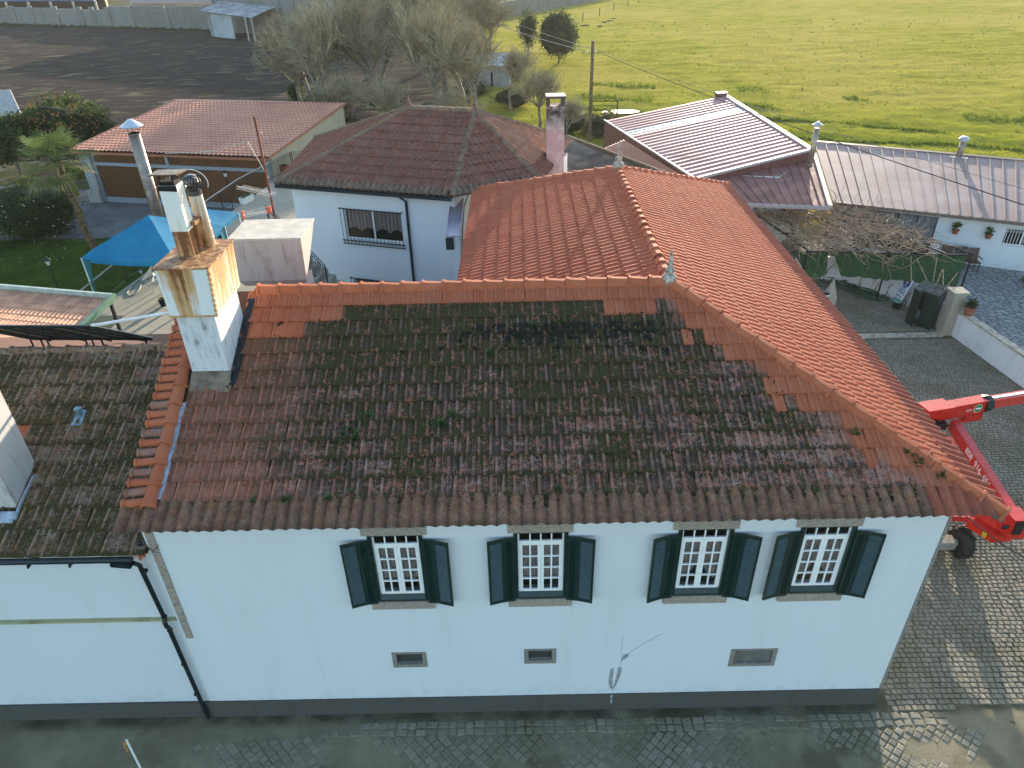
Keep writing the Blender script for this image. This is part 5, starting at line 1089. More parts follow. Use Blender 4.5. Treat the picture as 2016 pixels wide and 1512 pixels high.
# green netting on the pergola edge, the white wall behind
wl_ = empty('garden_wall', (16, 20.5, 0), 'white rendered garden wall behind green netting', 'wall'); pts = [at(1560, 545, 0), at(1640, 552, 0), at(1740, 585, 0), at(1790, 605, 0), Vector((17.9, 17.02, 0))]
mb = MB()
for p, q in zip(pts, pts[1:]): d = (q - p).normalized(); t2 = Vector((-d.y, d.x, 0)); t2 = t2 if t2.y > 0 else -t2; mb.prism([p, q, q + t2 * .2, p + t2 * .2], (0, 0, 1.15))
mb.build('wall', M_lw, wl_)
M_net = fabric('green_netting', (.012, .045, .02), (.06, .13, .05), 9)
def netting(T0, T1, Bp, lb, seed, n=40):
    rg = random.Random(seed); e = empty('netting', (T0 + T1) / 2, lb, 'netting', 'green screen netting'); mb = MB(); rows = 7
    def P(s, t):
        top = T0.lerp(T1, s); bt = Bp[0].lerp(Bp[1], s / .5) if s < .5 else Bp[1].lerp(Bp[2], (s - .5) / .5); p = top.lerp(bt, t); nz = MN.noise(Vector((s * 22, t * 3, seed))); nz2 = MN.noise(Vector((s * 9, 5, seed)))
        return p + Vector((0, .07 * nz - .03, (.10 * nz2 + .05 * nz) * (t if t > .5 else (1 - t) * .7)))
    for k in range(n):
        for r in range(rows): mb.poly([P(k / n, r / rows), P((k + 1) / n, r / rows), P((k + 1) / n, (r + 1) / rows), P(k / n, (r + 1) / rows)])
    mb.build('net', M_net, e); mb = MB(); mb.tube([T0 + Vector((0, .03, 0)), T1 + Vector((0, .03, 0))], .02, 5); mb.build('wire', M_black, e)
netting(at(1562, 497, 2.2), at(1630, 498, 2.2), [at(1590, 545, 1.2), at(1610, 548, 1.2), at(1626, 540, 1.2)], 'short piece of green netting nearest the orange eaves', 1, 14)
netting(at(1640, 497, 2.2), at(1905, 503, 2.2), [at(1655, 543, 1.2), at(1770, 552, 1.2), at(1880, 566, 1.2)], 'long green netting screen above the sign and green cabinet', 2, 46)
pg = empty('pergola', at(1700, 470, 0), 'dark steel pergola overgrown with bare brown vine canes', 'pergola'); M_vine = plain('bare_vine_cane', (.42, .30, .20), .9, var=.4, scale=8); PT = 2.45
pc = [at(1440, 388, PT), at(1650, 405, PT), at(1915, 500, 2.3), at(1590, 492, PT)]
mb = MB()
for k in range(7): t = k / 6; mb.beam(pc[0].lerp(pc[1], t), pc[3].lerp(pc[2], t), .06, .06)
for t in (0, .35, .7, 1): mb.beam(pc[0].lerp(pc[3], t) + Vector((0, 0, -.06)), pc[1].lerp(pc[2], t) + Vector((0, 0, -.06)), .06, .06)
mb.build('beam', M_black, pg)
for p in (pc[2], pc[3], pc[2].lerp(pc[3], .5), pc[1], pc[0]): mb = MB(); mb.tube([Vector((p.x, p.y, 0)), p], .04, 6); mb.build('post', M_black, pg)
vr = random.Random(21); mb = MB()
for k in range(1300):
    s, t = vr.random() ** 1.25, vr.random() ** .9
    if s * .6 + t * .4 > .86: continue
    p = bil(pc[0], pc[1], pc[2], pc[3], s, t) + Vector((vr.gauss(0, .3), vr.gauss(0, .3), vr.uniform(-.1, .35))); d = Vector((vr.gauss(0, 1), vr.gauss(0, .7), vr.gauss(0, .25))).normalized(); P = [p.copy()]
    for j in range(vr.randint(4, 8)): d = (d + Vector((vr.gauss(0, .45), vr.gauss(0, .45), vr.gauss(-.03, .25)))).normalized(); p = p + d * vr.uniform(.14, .3); P.append(p.copy())
    r0 = vr.choice((.011, .014, .016, .02, .04 if k % 6 == 0 else .014)); mb.tube(P, [r0 * (1 - .6 * j / len(P)) for j in range(len(P))], 4, cap=False)
for k in range(12): p = pts[min(3, k // 3)].lerp(pts[min(3, k // 3) + 1], vr.random()); mb.tube([p + Vector((0, -.1, 0)), p + Vector((vr.gauss(0, .15), -.15, .6)), p + Vector((vr.gauss(0, .3), -.4, 1.3)), p + Vector((vr.gauss(0, .4), -.3, 2.4))], [.035, .03, .025, .02], 5)
mb.build('vine_canes', M_vine, pg, kind='stuff')
# cabinet
cb = Vector((17.42, 17.62, 0)); cbe = empty('cabinet', cb, 'dark green metal cabinet with one door ajar next to the gate pillar', 'cabinet'); Rc = Matrix.Rotation(rad(-52), 3, 'Z'); W_, D_, H_ = 1.0, .75, 1.62
def CP(x, y, z): return cb + Rc @ Vector((x, y, z))
mb = MB()
for c, s in (((-W_ / 2, 0, H_ / 2), (.03, D_, H_)), ((W_ / 2, 0, H_ / 2), (.03, D_, H_)), ((0, D_ / 2, H_ / 2), (W_, .03, H_))): mb.box(CP(*c), s, Rc)
mb.build('body', M_green, cbe); mb = MB(); mb.prism([CP(-W_ / 2 - .03, -D_ / 2 - .05, H_ - .05), CP(W_ / 2 + .03, -D_ / 2 - .05, H_ - .05), CP(W_ / 2 + .03, D_ / 2 + .03, H_ + .08), CP(-W_ / 2 - .03, D_ / 2 + .03, H_ + .08)], (0, 0, .03)); mb.build('roof', plain('dusty_green_top', (.09, .095, .08), .8, var=.35, scale=5), cbe)
mb = MB(); mb.box(CP(.24, -D_ / 2 - .02, H_ / 2), (.5, .025, H_ - .08), Rc); d_ = mb.build('door', M_green, cbe); mb = MB(); mb.box(CP(.03, -D_ / 2 - .05, .8), (.03, .04, .16), Rc); mb.build('handle', M_black, d_)
R2 = Rc @ Matrix.Rotation(rad(-28), 3, 'Z'); mb = MB(); hc = CP(-W_ / 2, -D_ / 2 - .02, H_ / 2); mb.box(hc + R2 @ Vector((.24, 0, 0)), (.48, .025, H_ - .08), R2); mb.build('door', M_green, cbe)
mb = MB(); mb.box(CP(-.1, -.2, .45), (.25, .2, .4), Rc); mb.build('blue_bag', M_blue, cbe)
# sign board
sb = [at(1760, 580, .38), at(1776, 592, .38)]; su = (sb[1] - sb[0]).normalized(); SW = (sb[1] - sb[0]).length; tpc = at(1794, 550, 1.28); sc = (sb[0] + sb[1]) / 2; sv_ = (tpc - sc); sv_ = sv_ - su * sv_.dot(su); SH = min(1.05, sv_.length); sv_.normalize(); sn = su.cross(sv_)
sg = empty('sign_board', sc * 1.0, 'leaning white notice board with blue pedestrian disc and arrow', 'sign'); M_signw = plain('sign_white', (.75, .77, .8), .4, var=.03); M_signb = plain('sign_blue', (.015, .06, .25), .4, var=.03)
def SP(x, y, d=0): return sb[0] + su * x * SW + sv_ * y * SH + sn * d
mb = MB(); mb.prism([SP(0, 0), SP(1, 0), SP(1, 1), SP(0, 1)], sn * .012); bd = mb.build('board', M_signw, sg)
mb = MB(); mb.poly([SP(.5, .76) + (su * math.cos(t) + sv_ * math.sin(t)) * SW * .33 + sn * .015 for t in [k * math.pi / 12 for k in range(24)]]); mb.build('disc', M_signb, bd)
mb = MB()
def F2(pts): mb.poly([SP(.5, .76) + su * SW * x + sv_ * SW * y + sn * .018 for x, y in pts])
F2([(-.03, .20), (.03, .20), (.045, .24), (.03, .28), (-.03, .28), (-.045, .24)]); F2([(-.06, .17), (.06, .17), (.045, -.03), (-.045, -.03)]); F2([(-.05, -.03), (.0, -.03), (-.10, -.27), (-.15, -.24)]); F2([(.0, -.03), (.05, -.03), (.13, -.25), (.08, -.27)]); F2([(-.06, .17), (-.14, .02), (-.11, .0), (-.04, .1)]); F2([(.06, .17), (.15, .05), (.12, .02), (.04, .1)]); mb.build('pedestrian_symbol', M_signw, bd)
mb = MB(); mb.poly([SP(.15, .10, .016), SP(.35, .155, .016), SP(.35, .12, .016), SP(.85, .12, .016), SP(.85, .08, .016), SP(.35, .08, .016), SP(.35, .045, .016)]); mb.build('arrow', M_signb, bd)
def text(s, O, X, Y, size, mat, name, parent, align='CENTER'):
    cu = bpy.data.curves.new(name, 'FONT'); cu.body = s; cu.size = size; cu.align_x = align; cu.align_y = 'CENTER'; cu.extrude = .001; cu.materials.append(mat); t_o = bpy.data.objects.new(name, cu); me = bpy.data.meshes.new_from_object(t_o); bpy.data.objects.remove(t_o); bpy.data.curves.remove(cu); o = bpy.data.objects.new(name, me); COL.objects.link(o); X = X.normalized(); Y = (Y - X * Y.dot(X)).normalized(); o.parent = parent; o.matrix_local = Matrix.Translation(-WL[parent]) @ basis(X, Y, X.cross(Y), O); return o
for k, s in enumerate(('PEÕES', 'USAR O', 'PASSEIO', 'OPOSTO')): text(s, SP(.5, .49 - k * .085, .016), su, sv_, SW * .2, M_signb, 'lettering', bd)
mb = MB()
for x in (.1, .9): p = SP(x, .0, -.01); mb.tube([SP(x, .95, -.015), p, Vector((p.x, p.y - .05, 0)) - sv_.xy.to_3d() * .12], .014, 5)
for x in (.1, .9): mb.tube([SP(x, .9, -.02), Vector((SP(x, .9).x, SP(x, .9).y + .25, 0))], .014, 5)
mb.build('leg', M_alu, sg)
bk = at(1764, 607, 0); e = empty('bucket', bk, 'dark bucket with pale green rim under the sign board', 'bucket'); mb = MB(); mb.lathe([(.16, 0), (.20, .36), (.18, .36), (.15, .05)], bk, 14); mb.build('body', M_black, e); mb = MB(); mb.lathe([(.205, .34), (.215, .36), (.205, .38)], bk, 14); mb.build('rim', plain('pale_green', (.18, .36, .27), .6), e)
hr = random.Random(5); e = empty('hose_heap', at(1690, 560, 0), 'heap of tangled green garden hose below the netting', 'hose'); mb = MB()
for k in range(34):
    c = at(1650 + hr.uniform(0, 30) + 60 * (k / 34), 556 + 26 * (k / 34) + hr.gauss(0, 4), 0); rx, ry, ph = hr.uniform(.5, 1.5), hr.uniform(.25, .6), hr.uniform(0, 6); ang = rad(-38) + hr.gauss(0, .25)
    mb.tube([c + Vector((rx * math.cos(t) * math.cos(ang) - ry * math.sin(t) * math.sin(ang), rx * math.cos(t) * math.sin(ang) + ry * math.sin(t) * math.cos(ang), .04 + .012 * (k % 14) + .03 * math.sin(3 * t + ph))) for t in [ph + q * .36 for q in range(hr.randint(9, 18))]], .018, 5)
mb.build('hose', plain('green_hose', (.02, .10, .045), .45, var=.3), e, True)
# ================================================================ RED BOOM LIFT
M_red = plain('lift_red', (.52, .017, .010), .35, var=.1, spec=.5); M_redd = plain('lift_red_worn', (.42, .03, .03), .5, var=.15); M_tyre = plain('tyre_rubber', (.035, .032, .028), .9, var=.3); M_steelr = plain('bare_steel', (.4, .4, .4), .3, .8)
bl = empty('boom_lift', (11.4, 4.2, 0), 'red articulated boom lift parked at the house corner', 'lift')
L0, K0 = at(1992, 1016, 1.75), at(1878, 836, 2.0); ad = (K0 - L0).normalized(); axx, ayy, azz = frame_dir(K0 - L0)
mb = MB(); mb.beam(L0, K0, .24, .34); mb.beam(L0 + azz * .172, K0 + azz * .172, .18, .012); arm = mb.build('lower_arm', M_red, bl)
lo0, lo1 = L0 + Vector((-.05, .25, -.62)), K0 + Vector((-.05, 0, -.55)); mb = MB(); mb.beam(lo0, lo1, .20, .26); mb.build('parallel_arm', M_redd, bl)
text('808  916  051', (L0 * .52 + K0 * .48) - axx * .126 + azz * .03, -ad, azz, .27, M_signw, 'lettering', arm)
K2 = at(1838, 812, 2.35); BE = at(2016, 783, 2.35); bdv = (BE - K2).normalized(); bx, by, bz = frame_dir(BE - K2); mid = at(1936, 794, 2.35)
mb = MB(); mb.beam(K2 + bdv * .1, mid, .34, .42); boom = mb.build('boom', M_red, bl)
mb = MB(); mb.beam(mid - bdv * .05, mid + bdv * 5, .26, .30); mb.build('boom_extension', plain('lift_red_bright', (.58, .06, .04), .4, var=.1), bl); mb = MB(); mb.beam(mid + bdv * .25 + bz * .162, mid + bdv * 5 + bz * .162, .10, .02); mb.build('boom_sun_glint', M_wpaint, bl)  # white strip paints in the sun's reflection along the boom's top edge
mb = MB(); mb.lathe([(.25, -.02), (.27, .05), (.25, .22)], mid - bdv * .05, 8, Matrix((bx, bz, bdv)).transposed()); mb.build('boom_seal', M_black, bl)
mb = MB(); mb.box(K2 + bz * .12, (.85, .5, .30), Matrix((bdv, bx, bz)).transposed()); mb.build('knuckle', M_red, bl); mb = MB(); mb.box(K2 + bdv * 1.35 - bz * .34, (.6, .3, .24), Matrix((bdv, bx, bz)).transposed()); mb.build('boom_foot', M_red, bl)
mb = MB(); mb.tube([K2 + bdv * .25 - bz * .32, K2 + bdv * 1.2 - bz * .3], .05, 8); mb.build('ram', M_steelr, bl); mb = MB(); mb.box(K2 + Vector((.1, -.1, -.33)), (.5, .35, .2)); mb.tube([K2 + Vector((-.3, 0, -.2)), K2 + Vector((.5, -.1, -.42))], .04, 6); mb.build('hinge', M_black, bl)
fx_ = by if False else None
fn = -bx if (-bx).y < 0 else bx
lg = K2.lerp(mid, .80) + fn * .175
mb = MB(); mb.poly([lg + (bdv * math.cos(t) + bz * math.sin(t)) * .15 + fn * .004 for t in [k * math.pi / 10 for k in range(20)]]); mb.build('logo_ring', plain('logo_cream', (.62, .55, .35), .5), boom); mb = MB(); mb.poly([lg + (bdv * math.cos(t) + bz * math.sin(t)) * .125 + fn * .008 for t in [k * math.pi / 10 for k in range(20)]]); mb.build('logo_disc', plain('logo_green', (.01, .16, .07), .5), boom)
mb = MB(); mb.poly([lg + bdv * x + bz * y + fn * .012 for x, y in ((-.09, -.03), (.09, -.03), (.09, .03), (-.09, .03))]); mb.build('logo_band', M_signw, boom)
text('RUBRAM', lg - bdv * .48 - bz * .03 + fn * .006, bdv, bz, .13, M_signw, 'lettering', boom)
mb = MB()
TP = [at(*q, 1.05) for q in ((1900, 1036), (1950, 1068), (1988, 1066), (2008, 1038), (1950, 1008))]; mb.prism(TP, (0, 0, .22)); mb.prism([TP[0].lerp(TP[4], .25) + Vector((0, 0, .222)), TP[1] * .75 + TP[3] * .25 + Vector((0, 0, .222)), TP[1] * .4 + TP[3] * .6 + Vector((0, 0, .222)), TP[4] * .7 + TP[0] * .3 + Vector((0, 0, .222))], (.02, .03, .18))
tt = mb.build('turntable', M_red, bl); mb = MB(); mb.box(L0 + Vector((.0, -.12, -.12)), (.42, .5, .62)); mb.build('arm_bracket', M_red, bl); mb = MB(); mb.box(L0 + Vector((-.05, -.38, -.05)), (.2, .06, .4)); mb.tube([L0 + Vector((-.3, -.2, -.2)), L0 + Vector((.1, -.42, .2))], .05, 6); mb.build('hydraulics', M_black, bl)
mb = MB(); mb.prism([TP[0].lerp(TP[1], .62) + Vector((-.004, -.006, .03)), TP[0].lerp(TP[1], .78) + Vector((-.004, -.006, .03)), TP[0].lerp(TP[1], .78) + Vector((-.004, -.006, .19)), TP[0].lerp(TP[1], .62) + Vector((-.004, -.006, .19))], (-.004, -.006, 0)); mb.build('warning_label', plain('warning_yellow', (.6, .42, .03), .5), tt)
mb = MB(); mb.bb(9.2, 11.0, 4.4, 6.6, .35, .8); mb.build('chassis', M_redd, bl); mb = MB(); mb.tube([(9.4, 4.35, .42), (11.9, 4.35, .42)], .1, 8); mb.bb(11.2, 11.62, 4.2, 4.5, .3, .55); mb.build('axle', M_stoned, bl)
mb = MB(); mb.tube([(9.4, 6.35, .42), (11.9, 6.35, .42)], .1, 8); mb.build('axle', M_stoned, bl)
for x, y in ((11.85, 4.35), (11.85, 6.35), (9.3, 4.35), (9.3, 6.35)):
    Rw = Matrix.Rotation(rad(90), 3, 'Y'); mb = MB(); mb.lathe([(.22, -.14), (.36, -.145), (.41, -.10), (.42, 0), (.41, .10), (.36, .145), (.22, .14)], (x, y, .42), 26, Rw)
    for k in range(20): t = k * math.pi / 10; mb.box(Vector((x + (.07 if k % 2 else -.07), y + .42 * math.cos(t), .42 + .42 * math.sin(t))), (.15, .06, .03), Matrix.Rotation(t - math.pi / 2, 3, 'X'))
    wh_ = mb.build('wheel', M_tyre, bl); mb = MB(); mb.lathe([(.05, -.13), (.21, -.12), (.23, -.06), (.23, .06), (.21, .12), (.05, .13)], (x, y, .42), 16, Rw); mb.build('rim', plain('rim_grey', (.16, .15, .12), .7), wh_)
# slim barrier pole at the picture's lower edge
b0, t0_ = at(238, 1530, 0), at(248, 1458, .55); e = empty('marker_pole', b0, 'white marker pole with orange and yellow flag on the bare ground', 'pole'); b1p = Vector((t0_.x + .02, t0_.y + .02, 0)); tt_ = at(249, 1457, 1.0); bb_ = Vector((tt_.x, tt_.y - .02, 0)); mb = MB(); mb.tube([bb_, tt_], .022, 8); mb.build('pole', M_wpaint, e); mb = MB(); mb.prism([tt_ + Vector((-.03, .0, -.02)), tt_ + Vector((-.13, .02, -.12)), tt_ + Vector((-.16, .02, -.60)), tt_ + Vector((-.09, .0, -.45))], (0, .006, 0)); mb.build('flag', plain('flag_ochre', (.42, .20, .05), .7, var=.4, scale=14), e)
WL_ = None
# pole and wires
pb = Vector((6.45, 50.2, 0)); up_ = empty('utility_pole', pb, 'wooden utility pole with two overhead wires at the field edge', 'pole'); M_wood = plain('weathered_pole_wood', (.16, .11, .075), .9, var=.3, scale=6); mb = MB(); mb.tube([pb, pb + Vector((0, 0, 7.6))], [.17, .12], 10); mb.build('pole', M_wood, up_); mb = MB(); mb.beam(pb + Vector((-.45, 0, 6.75)), pb + Vector((.35, 0, 6.75)), .06, .05); mb.build('cross_arm', M_stoned, up_)
mb = MB()
for x in (-.4, .3): mb.lathe([(.03, 0), (.05, .05), (.03, .12)], pb + Vector((x, 0, 6.8)), 8)
mb.build('insulator', M_wpaint, up_)
M_wire = plain('wire_grey', (.22, .21, .20), .5); M_wirek = plain('wire_black', (.03, .03, .03), .5)
def wire(A, B, sag, r, mat, lb):
    e = empty('overhead_wire', A, lb, 'wire', 'overhead wires'); mb = MB(); n = 14; mb.tube([A.lerp(B, k / n) - Vector((0, 0, sag * 4 * (k / n) * (1 - k / n))) for k in range(n + 1)], r, 4); mb.build('wire', mat, e)
wire(pb + Vector((-.4, 0, 6.85)), aty(880, 5, 120), .5, .03, M_wire, 'lower pale wire from utility pole across the bare trees'); wire(pb + Vector((.3, 0, 6.95)), aty(905, -6, 120), .5, .022, M_wire, 'upper pale wire from utility pole across the bare trees')
wire(pb + Vector((.3, 0, 6.85)), aty(2060, 418, 16), .25, .02, M_wirek, 'black wire from utility pole over the brown roof'); wire(pb + Vector((.3, 0, 7.0)), aty(2060, 385, 18), .3, .011, M_wire, 'thin pale wire from utility pole over the pink shed roof')
wire(Vector((7.85, -.05, 5.6)), aty(2060, 1118, 0.4), .1, .012, M_wirek, 'black cable from the house corner past the red lift')
mb = MB(); mb.beam(Vector((10.7, 5.2, .86)), (TP[0] + TP[4]) / 2 + Vector((.25, .05, .08)), .5, .16); mb.build('turntable_deck', M_redd, bl)
# ================================================================ GROUND
def sheet(name, poly, z, mat, kind='structure', n=None):
    mb = MB(); mb.poly([(x, y, z) for x, y in poly]); return tag(mb.build(name, mat), kind=kind)
m = NT('earth', .95, 0, 0); g = m.ss(m.noise(.25, 6, .65), .4, .62); c = m.mix(m.ss(m.noise(1.3, 6, .7), .3, .7), (.10, .085, .06), (.19, .16, .12)); c = m.mix(m.math('MULTIPLY', g, .8), c, (.045, .062, .018)); m.color(c); m.bump(m.noise(6, 6, .7), .5, .1); M_earth = m.mat
sheet('ground', [(-1800, -60), (1800, -60), (1800, 3500), (-1800, 3500)], -.08, M_earth)
m = NT('gravel', .95, 0, 0); m.color(m.mix(m.ss(m.noise(.8, 6, .7), .3, .7), (.13, .125, .12), (.23, .215, .20))); m.bump(m.noise(30, 3), .5, .03); M_grav = m.mat
sheet('gravel_drive', [(-48, 30.5), (-13, 30.5), (-13, 37), (-48, 44)], -.03, M_grav)
m = NT('lawn_grass', .95, 0, 0); m.color(m.mix(m.ss(m.noise(.6, 6, .7), .3, .7), (.03, .055, .010), (.075, .11, .018))); m.bump(m.noise(14, 5, .75), .8, .08); M_lawn = m.mat
rg = np.random.default_rng(5)
def blades(name, pts, hmin, hmax, wd, mats, nb=4, parent=None, mi=None, lean=.5):
    """tufts of triangular grass blades at pts (n,3)"""
    n = len(pts); N_ = n * nb; base = np.repeat(pts, nb, 0) + np.c_[rg.normal(0, wd * 1.5, (N_, 2)), np.zeros(N_)]
    a = rg.uniform(0, 2 * np.pi, N_); h = rg.uniform(hmin, hmax, N_); d = np.c_[np.cos(a), np.sin(a), np.zeros(N_)]; s = np.c_[-np.sin(a), np.cos(a), np.zeros(N_)] * (wd * rg.uniform(.6, 1.2, N_))[:, None]
    tip = base + d * (h * lean * rg.uniform(.2, 1.2, N_))[:, None] + np.c_[np.zeros((N_, 2)), h]
    V = np.stack([base - s, base + s, tip], 1).reshape(-1, 3); F = np.arange(N_ * 3).reshape(-1, 3); m_ = None if mi is None else np.repeat(mi, nb)
    me = npmesh(name, V, F, mats, m_); return tag(link(name, me), kind='stuff')
sheet('lawn', [(-60, 8), (-16.9, 8), (-16.3, 20), (-15.2, 31), (-60, 31)], -.04, M_lawn)
M_gb1 = plain('grass_blade_dark', (.035, .06, .012), .8, var=.3, scale=1); M_gb2 = plain('grass_blade_bright', (.075, .10, .02), .8, var=.3, scale=1)
p_ = np.c_[rg.uniform(-34, -16.9, 22000), rg.uniform(11, 30.8, 22000), np.full(22000, -.04)]
blades('lawn_grass', p_, .03, .08, .012, [M_gb1, M_gb2], 2, mi=(rg.random(22000) < .3).astype(int))
# ploughed field
def grid_field(name, x0, x1, y0, y1, nx, ny, hf, mat, warp=None):
    X, Y = np.meshgrid(np.linspace(x0, x1, nx), y0 + (y1 - y0) * np.linspace(0, 1, ny) ** 1.5); V = np.c_[X.ravel(), Y.ravel(), np.zeros(X.size)]
    V[:, 2] = [hf(x, y) for x, y in V[:, :2]]
    i = np.arange((nx - 1) * (ny - 1)); r, c = i // (nx - 1), i % (nx - 1); b = r * nx + c; F = np.c_[b, b + 1, b + nx + 1, b + nx]
    return tag(link(name, npmesh(name, V, F, mat, smooth=True)), kind='structure')
m = NT('ploughed_soil', .95, 0, 0); f = m.noise(.7, 6, .7, m.map((.35, 1.6, 1), (0, 0, rad(12)))); c = m.mix(m.ss(f, .35, .68), (.058, .049, .045), (.080, .067, .059)); c = m.mix(m.math('MULTIPLY', m.ss(m.noise(.03, 3), .5, .7), m.ss(m.noise(1.2, 4), .5, .65)), c, (.10, .08, .062)); m.color(c); m.bump(m.noise(3, 6, .8, m.map((.5, 1.5, 1), (0, 0, rad(12)))), .9, .25); M_soil = m.mat
ca, sa_ = math.cos(rad(12)), math.sin(rad(12))
grid_field('ploughed_field', -190, -8, 49, 168, 150, 240, lambda x, y: -.06 + .09 * MN.noise(Vector(((x * ca + y * sa_) * .25, (-x * sa_ + y * ca) * 1.1, 2))) + .05 * MN.noise(Vector((x * .9, y * .9, 5))), M_soil)
m = NT('meadow_grass', .95, 0, 0); big = m.noise(.035, 4, .55); med = m.noise(.35, 6, .72, m.map((.6, 1.3, 1))); fine = m.noise(2.4, 6, .75)
c = m.mix(m.ss(med, .36, .64), (.225, .225, .03), (.40, .35, .07)); c = m.mix(m.math('MULTIPLY', m.ss(big, .42, .62), .55), c, (.46, .35, .10)); c = m.mix(m.ss(fine, .45, .75, 0, .5), c, (.14, .155, .015)); y_ = m.sep()[1]; near = m.ss(y_, 75, 45, 0, .8); c = m.mix(m.math('MULTIPLY', near, m.ss(med, .3, .6)), c, (.25, .26, .025)); m.color(c); m.bump(m.noise(1.6, 7, .8), .7, .35); M_mead = m.mat
def hmead(x, y):
    nz = MN.noise(Vector((x * .16, y * .30, 7))); h = .12 * nz + .10 * MN.noise(Vector((x * .6, y * .8, 1))) + .05 * MN.noise(Vector((x * 1.7, y * 1.7, 4)))
    if y < 75: k = min(1, (75 - y) / 22); h += k * (.28 * max(0, MN.noise(Vector((x * .12 + 3, y * .35, 2)))) + .14 * MN.noise(Vector((x * .8, y * .9, 8))))
    d_ = y - (52 - .42 * (x - 20)) - 1.5 * MN.noise(Vector((x * .1, 0, 0))); h -= .45 * math.exp(-(d_ / .9) ** 2) if 8 < x < 75 else 0
    d2 = y - (58 - .42 * (x - 20)) - 2 * MN.noise(Vector((x * .08, 3, 0))); h -= .16 * math.exp(-(d2 / .7) ** 2)
    return max(h, -.10) + .16
grid_field('meadow', -4, 230, 26, 420, 300, 420, hmead, M_mead)
N_ = 60000; x = rg.uniform(3, 95, N_); y = 30 + 75 * rg.random(N_) ** 1.5; k_ = np.array([MN.noise(Vector((a * .13, b * .3, 2))) for a, b in zip(x, y)]); ok = (k_ > -.15 - .25 * (y < 55)) & (x > -6 + .05 * y); x, y = x[ok], y[ok]; z = np.array([hmead(a, b) for a, b in zip(x, y)])
M_m1 = fabric('meadow_blade', (.17, .22, .015), (.24, .28, .025)); M_m2 = fabric('meadow_blade_dry', (.28, .26, .04), (.36, .32, .06))
blades('meadow_tufts', np.c_[x, y, z - .02],   .05, .15, .035, [M_m1, M_m2], 3, mi=(rg.random(len(x)) < .38).astype(int), lean=.9)
X_, Y_ = [], []
for k in range(15000):
    x = rg.uniform(2, 80); b = (52, 58, 46.5, 64, 72, 41)[int(rg.integers(0, 6))]; y = b - .42 * (x - 20) + 1.8 * MN.noise(Vector((x * .1, b, 0))) + rg.normal(0, .28 + .5 * (b in (64, 72, 41)))
    if MN.noise(Vector((x * .14, b * 3.1, 5))) + (.25 if b in (52, 46.5) else 0) > 0 and y > 29: X_.append(x); Y_.append(y)
for k in range(9000):
    x, y = rg.uniform(0, 110), 30 + 110 * rg.random() ** 1.4
    if MN.noise(Vector((x * .35, y * .8, 31))) > .30 and x > -4 + .1 * y: X_.append(x); Y_.append(y)
M_m3 = fabric('rank_meadow_blade', (.085, .125, .012), (.14, .19, .02))
blades('rank_grass', np.c_[X_, Y_, [hmead(a, b) - .02 for a, b in zip(X_, Y_)]], .14, .34, .05, [M_m3], 4, lean=.7)
# ---------------------------------------------------------------- cobbles
m = NT('joint_dirt', .95, 0, .15); c = m.mix(m.ss(m.noise(.7, 6, .65), .35, .65), (.175, .15, .092), (.26, .225, .145)); c = m.mix(m.ss(m.noise(.45, 4, .6), .52, .66, 0, .8), c, (.10, .088, .05)); x_, y_, z_ = m.sep(); c = m.mix(m.math('MULTIPLY', m.ss(y_, -.36, -.10, 0, .8), m.ss(m.noise(1.1, 5), .3, .6)), c, (.05, .047, .028)); m.color(c); m.bump(m.noise(26, 5, .7), .45, .02); M_joint = m.mat
m = NT('granite_setts', .8, 0, .3); r = m.rnd(); c = m.mix(r, (.19, .165, .118), (.27, .24, .178)); c = m.mix(m.ss(m.noise(.6, 5), .45, .65, 0, .5), c, (.13, .115, .055)); c = m.mix(m.ss(m.noise(35, 4), .5, .75, 0, .4), c, (.06, .058, .05)); m.color(c); m.bump(m.noise(60, 3), .3, .01); M_sett = m.mat
yard = MB(); YP = [(-16, -4.2), (12, -4.2), (21.2, -4.2), (18.6, 12.2), (18.1, 16.5), (18.0, 17.5), (17.4, 20), (15.4, 22.6), (8, 22.6), (7.6, 8), (7.6, 0.05), (-16, 0.05)]
yard.poly([(x, y, -.012) for x, y in YP]); yd = tag(yard.build('cobbled_yard', M_joint), kind='structure')
def inpoly(x, y, P):
    c = False
    for i in range(len(P)):
        (ax, ay), (bx, by) = P[i], P[i - 1]
        if (ay > y) != (by > y) and x < (bx - ax) * (y - ay) / (by - ay) + ax: c = not c
    return c
def dirt(x, y): return MN.noise(Vector((x * .45 + 4, y * 1.1, 1))) * .8 + .4 * MN.noise(Vector((x * 1.3, y * 1.3, 6)))
srng = random.Random(17); stones = []      # x, y, angle, length, width, z
def sett_variant(rgx):
    q = []
    for sx, sy in ((-1, -1), (1, -1), (1, 1), (-1, 1)): q.append((sx * .5 * rgx.uniform(.86, 1.0), sy * .5 * rgx.uniform(.86, 1.0)))
    V = [(x, y, -.03) for x, y in q] + [(x * .97, y * .97, .008) for x, y in q] + [(x * .74, y * .74, .020 + rgx.uniform(-.004, .004)) for x, y in q]
    F = []
    for j in (0, 4):
        for k in range(4): F.append((j + k, j + (k + 1) % 4, j + 4 + (k + 1) % 4, j + 4 + k))
    F.append((8, 9, 10, 11)); return np.array(V), np.array(F)
VAR = [sett_variant(srng) for _ in range(8)]
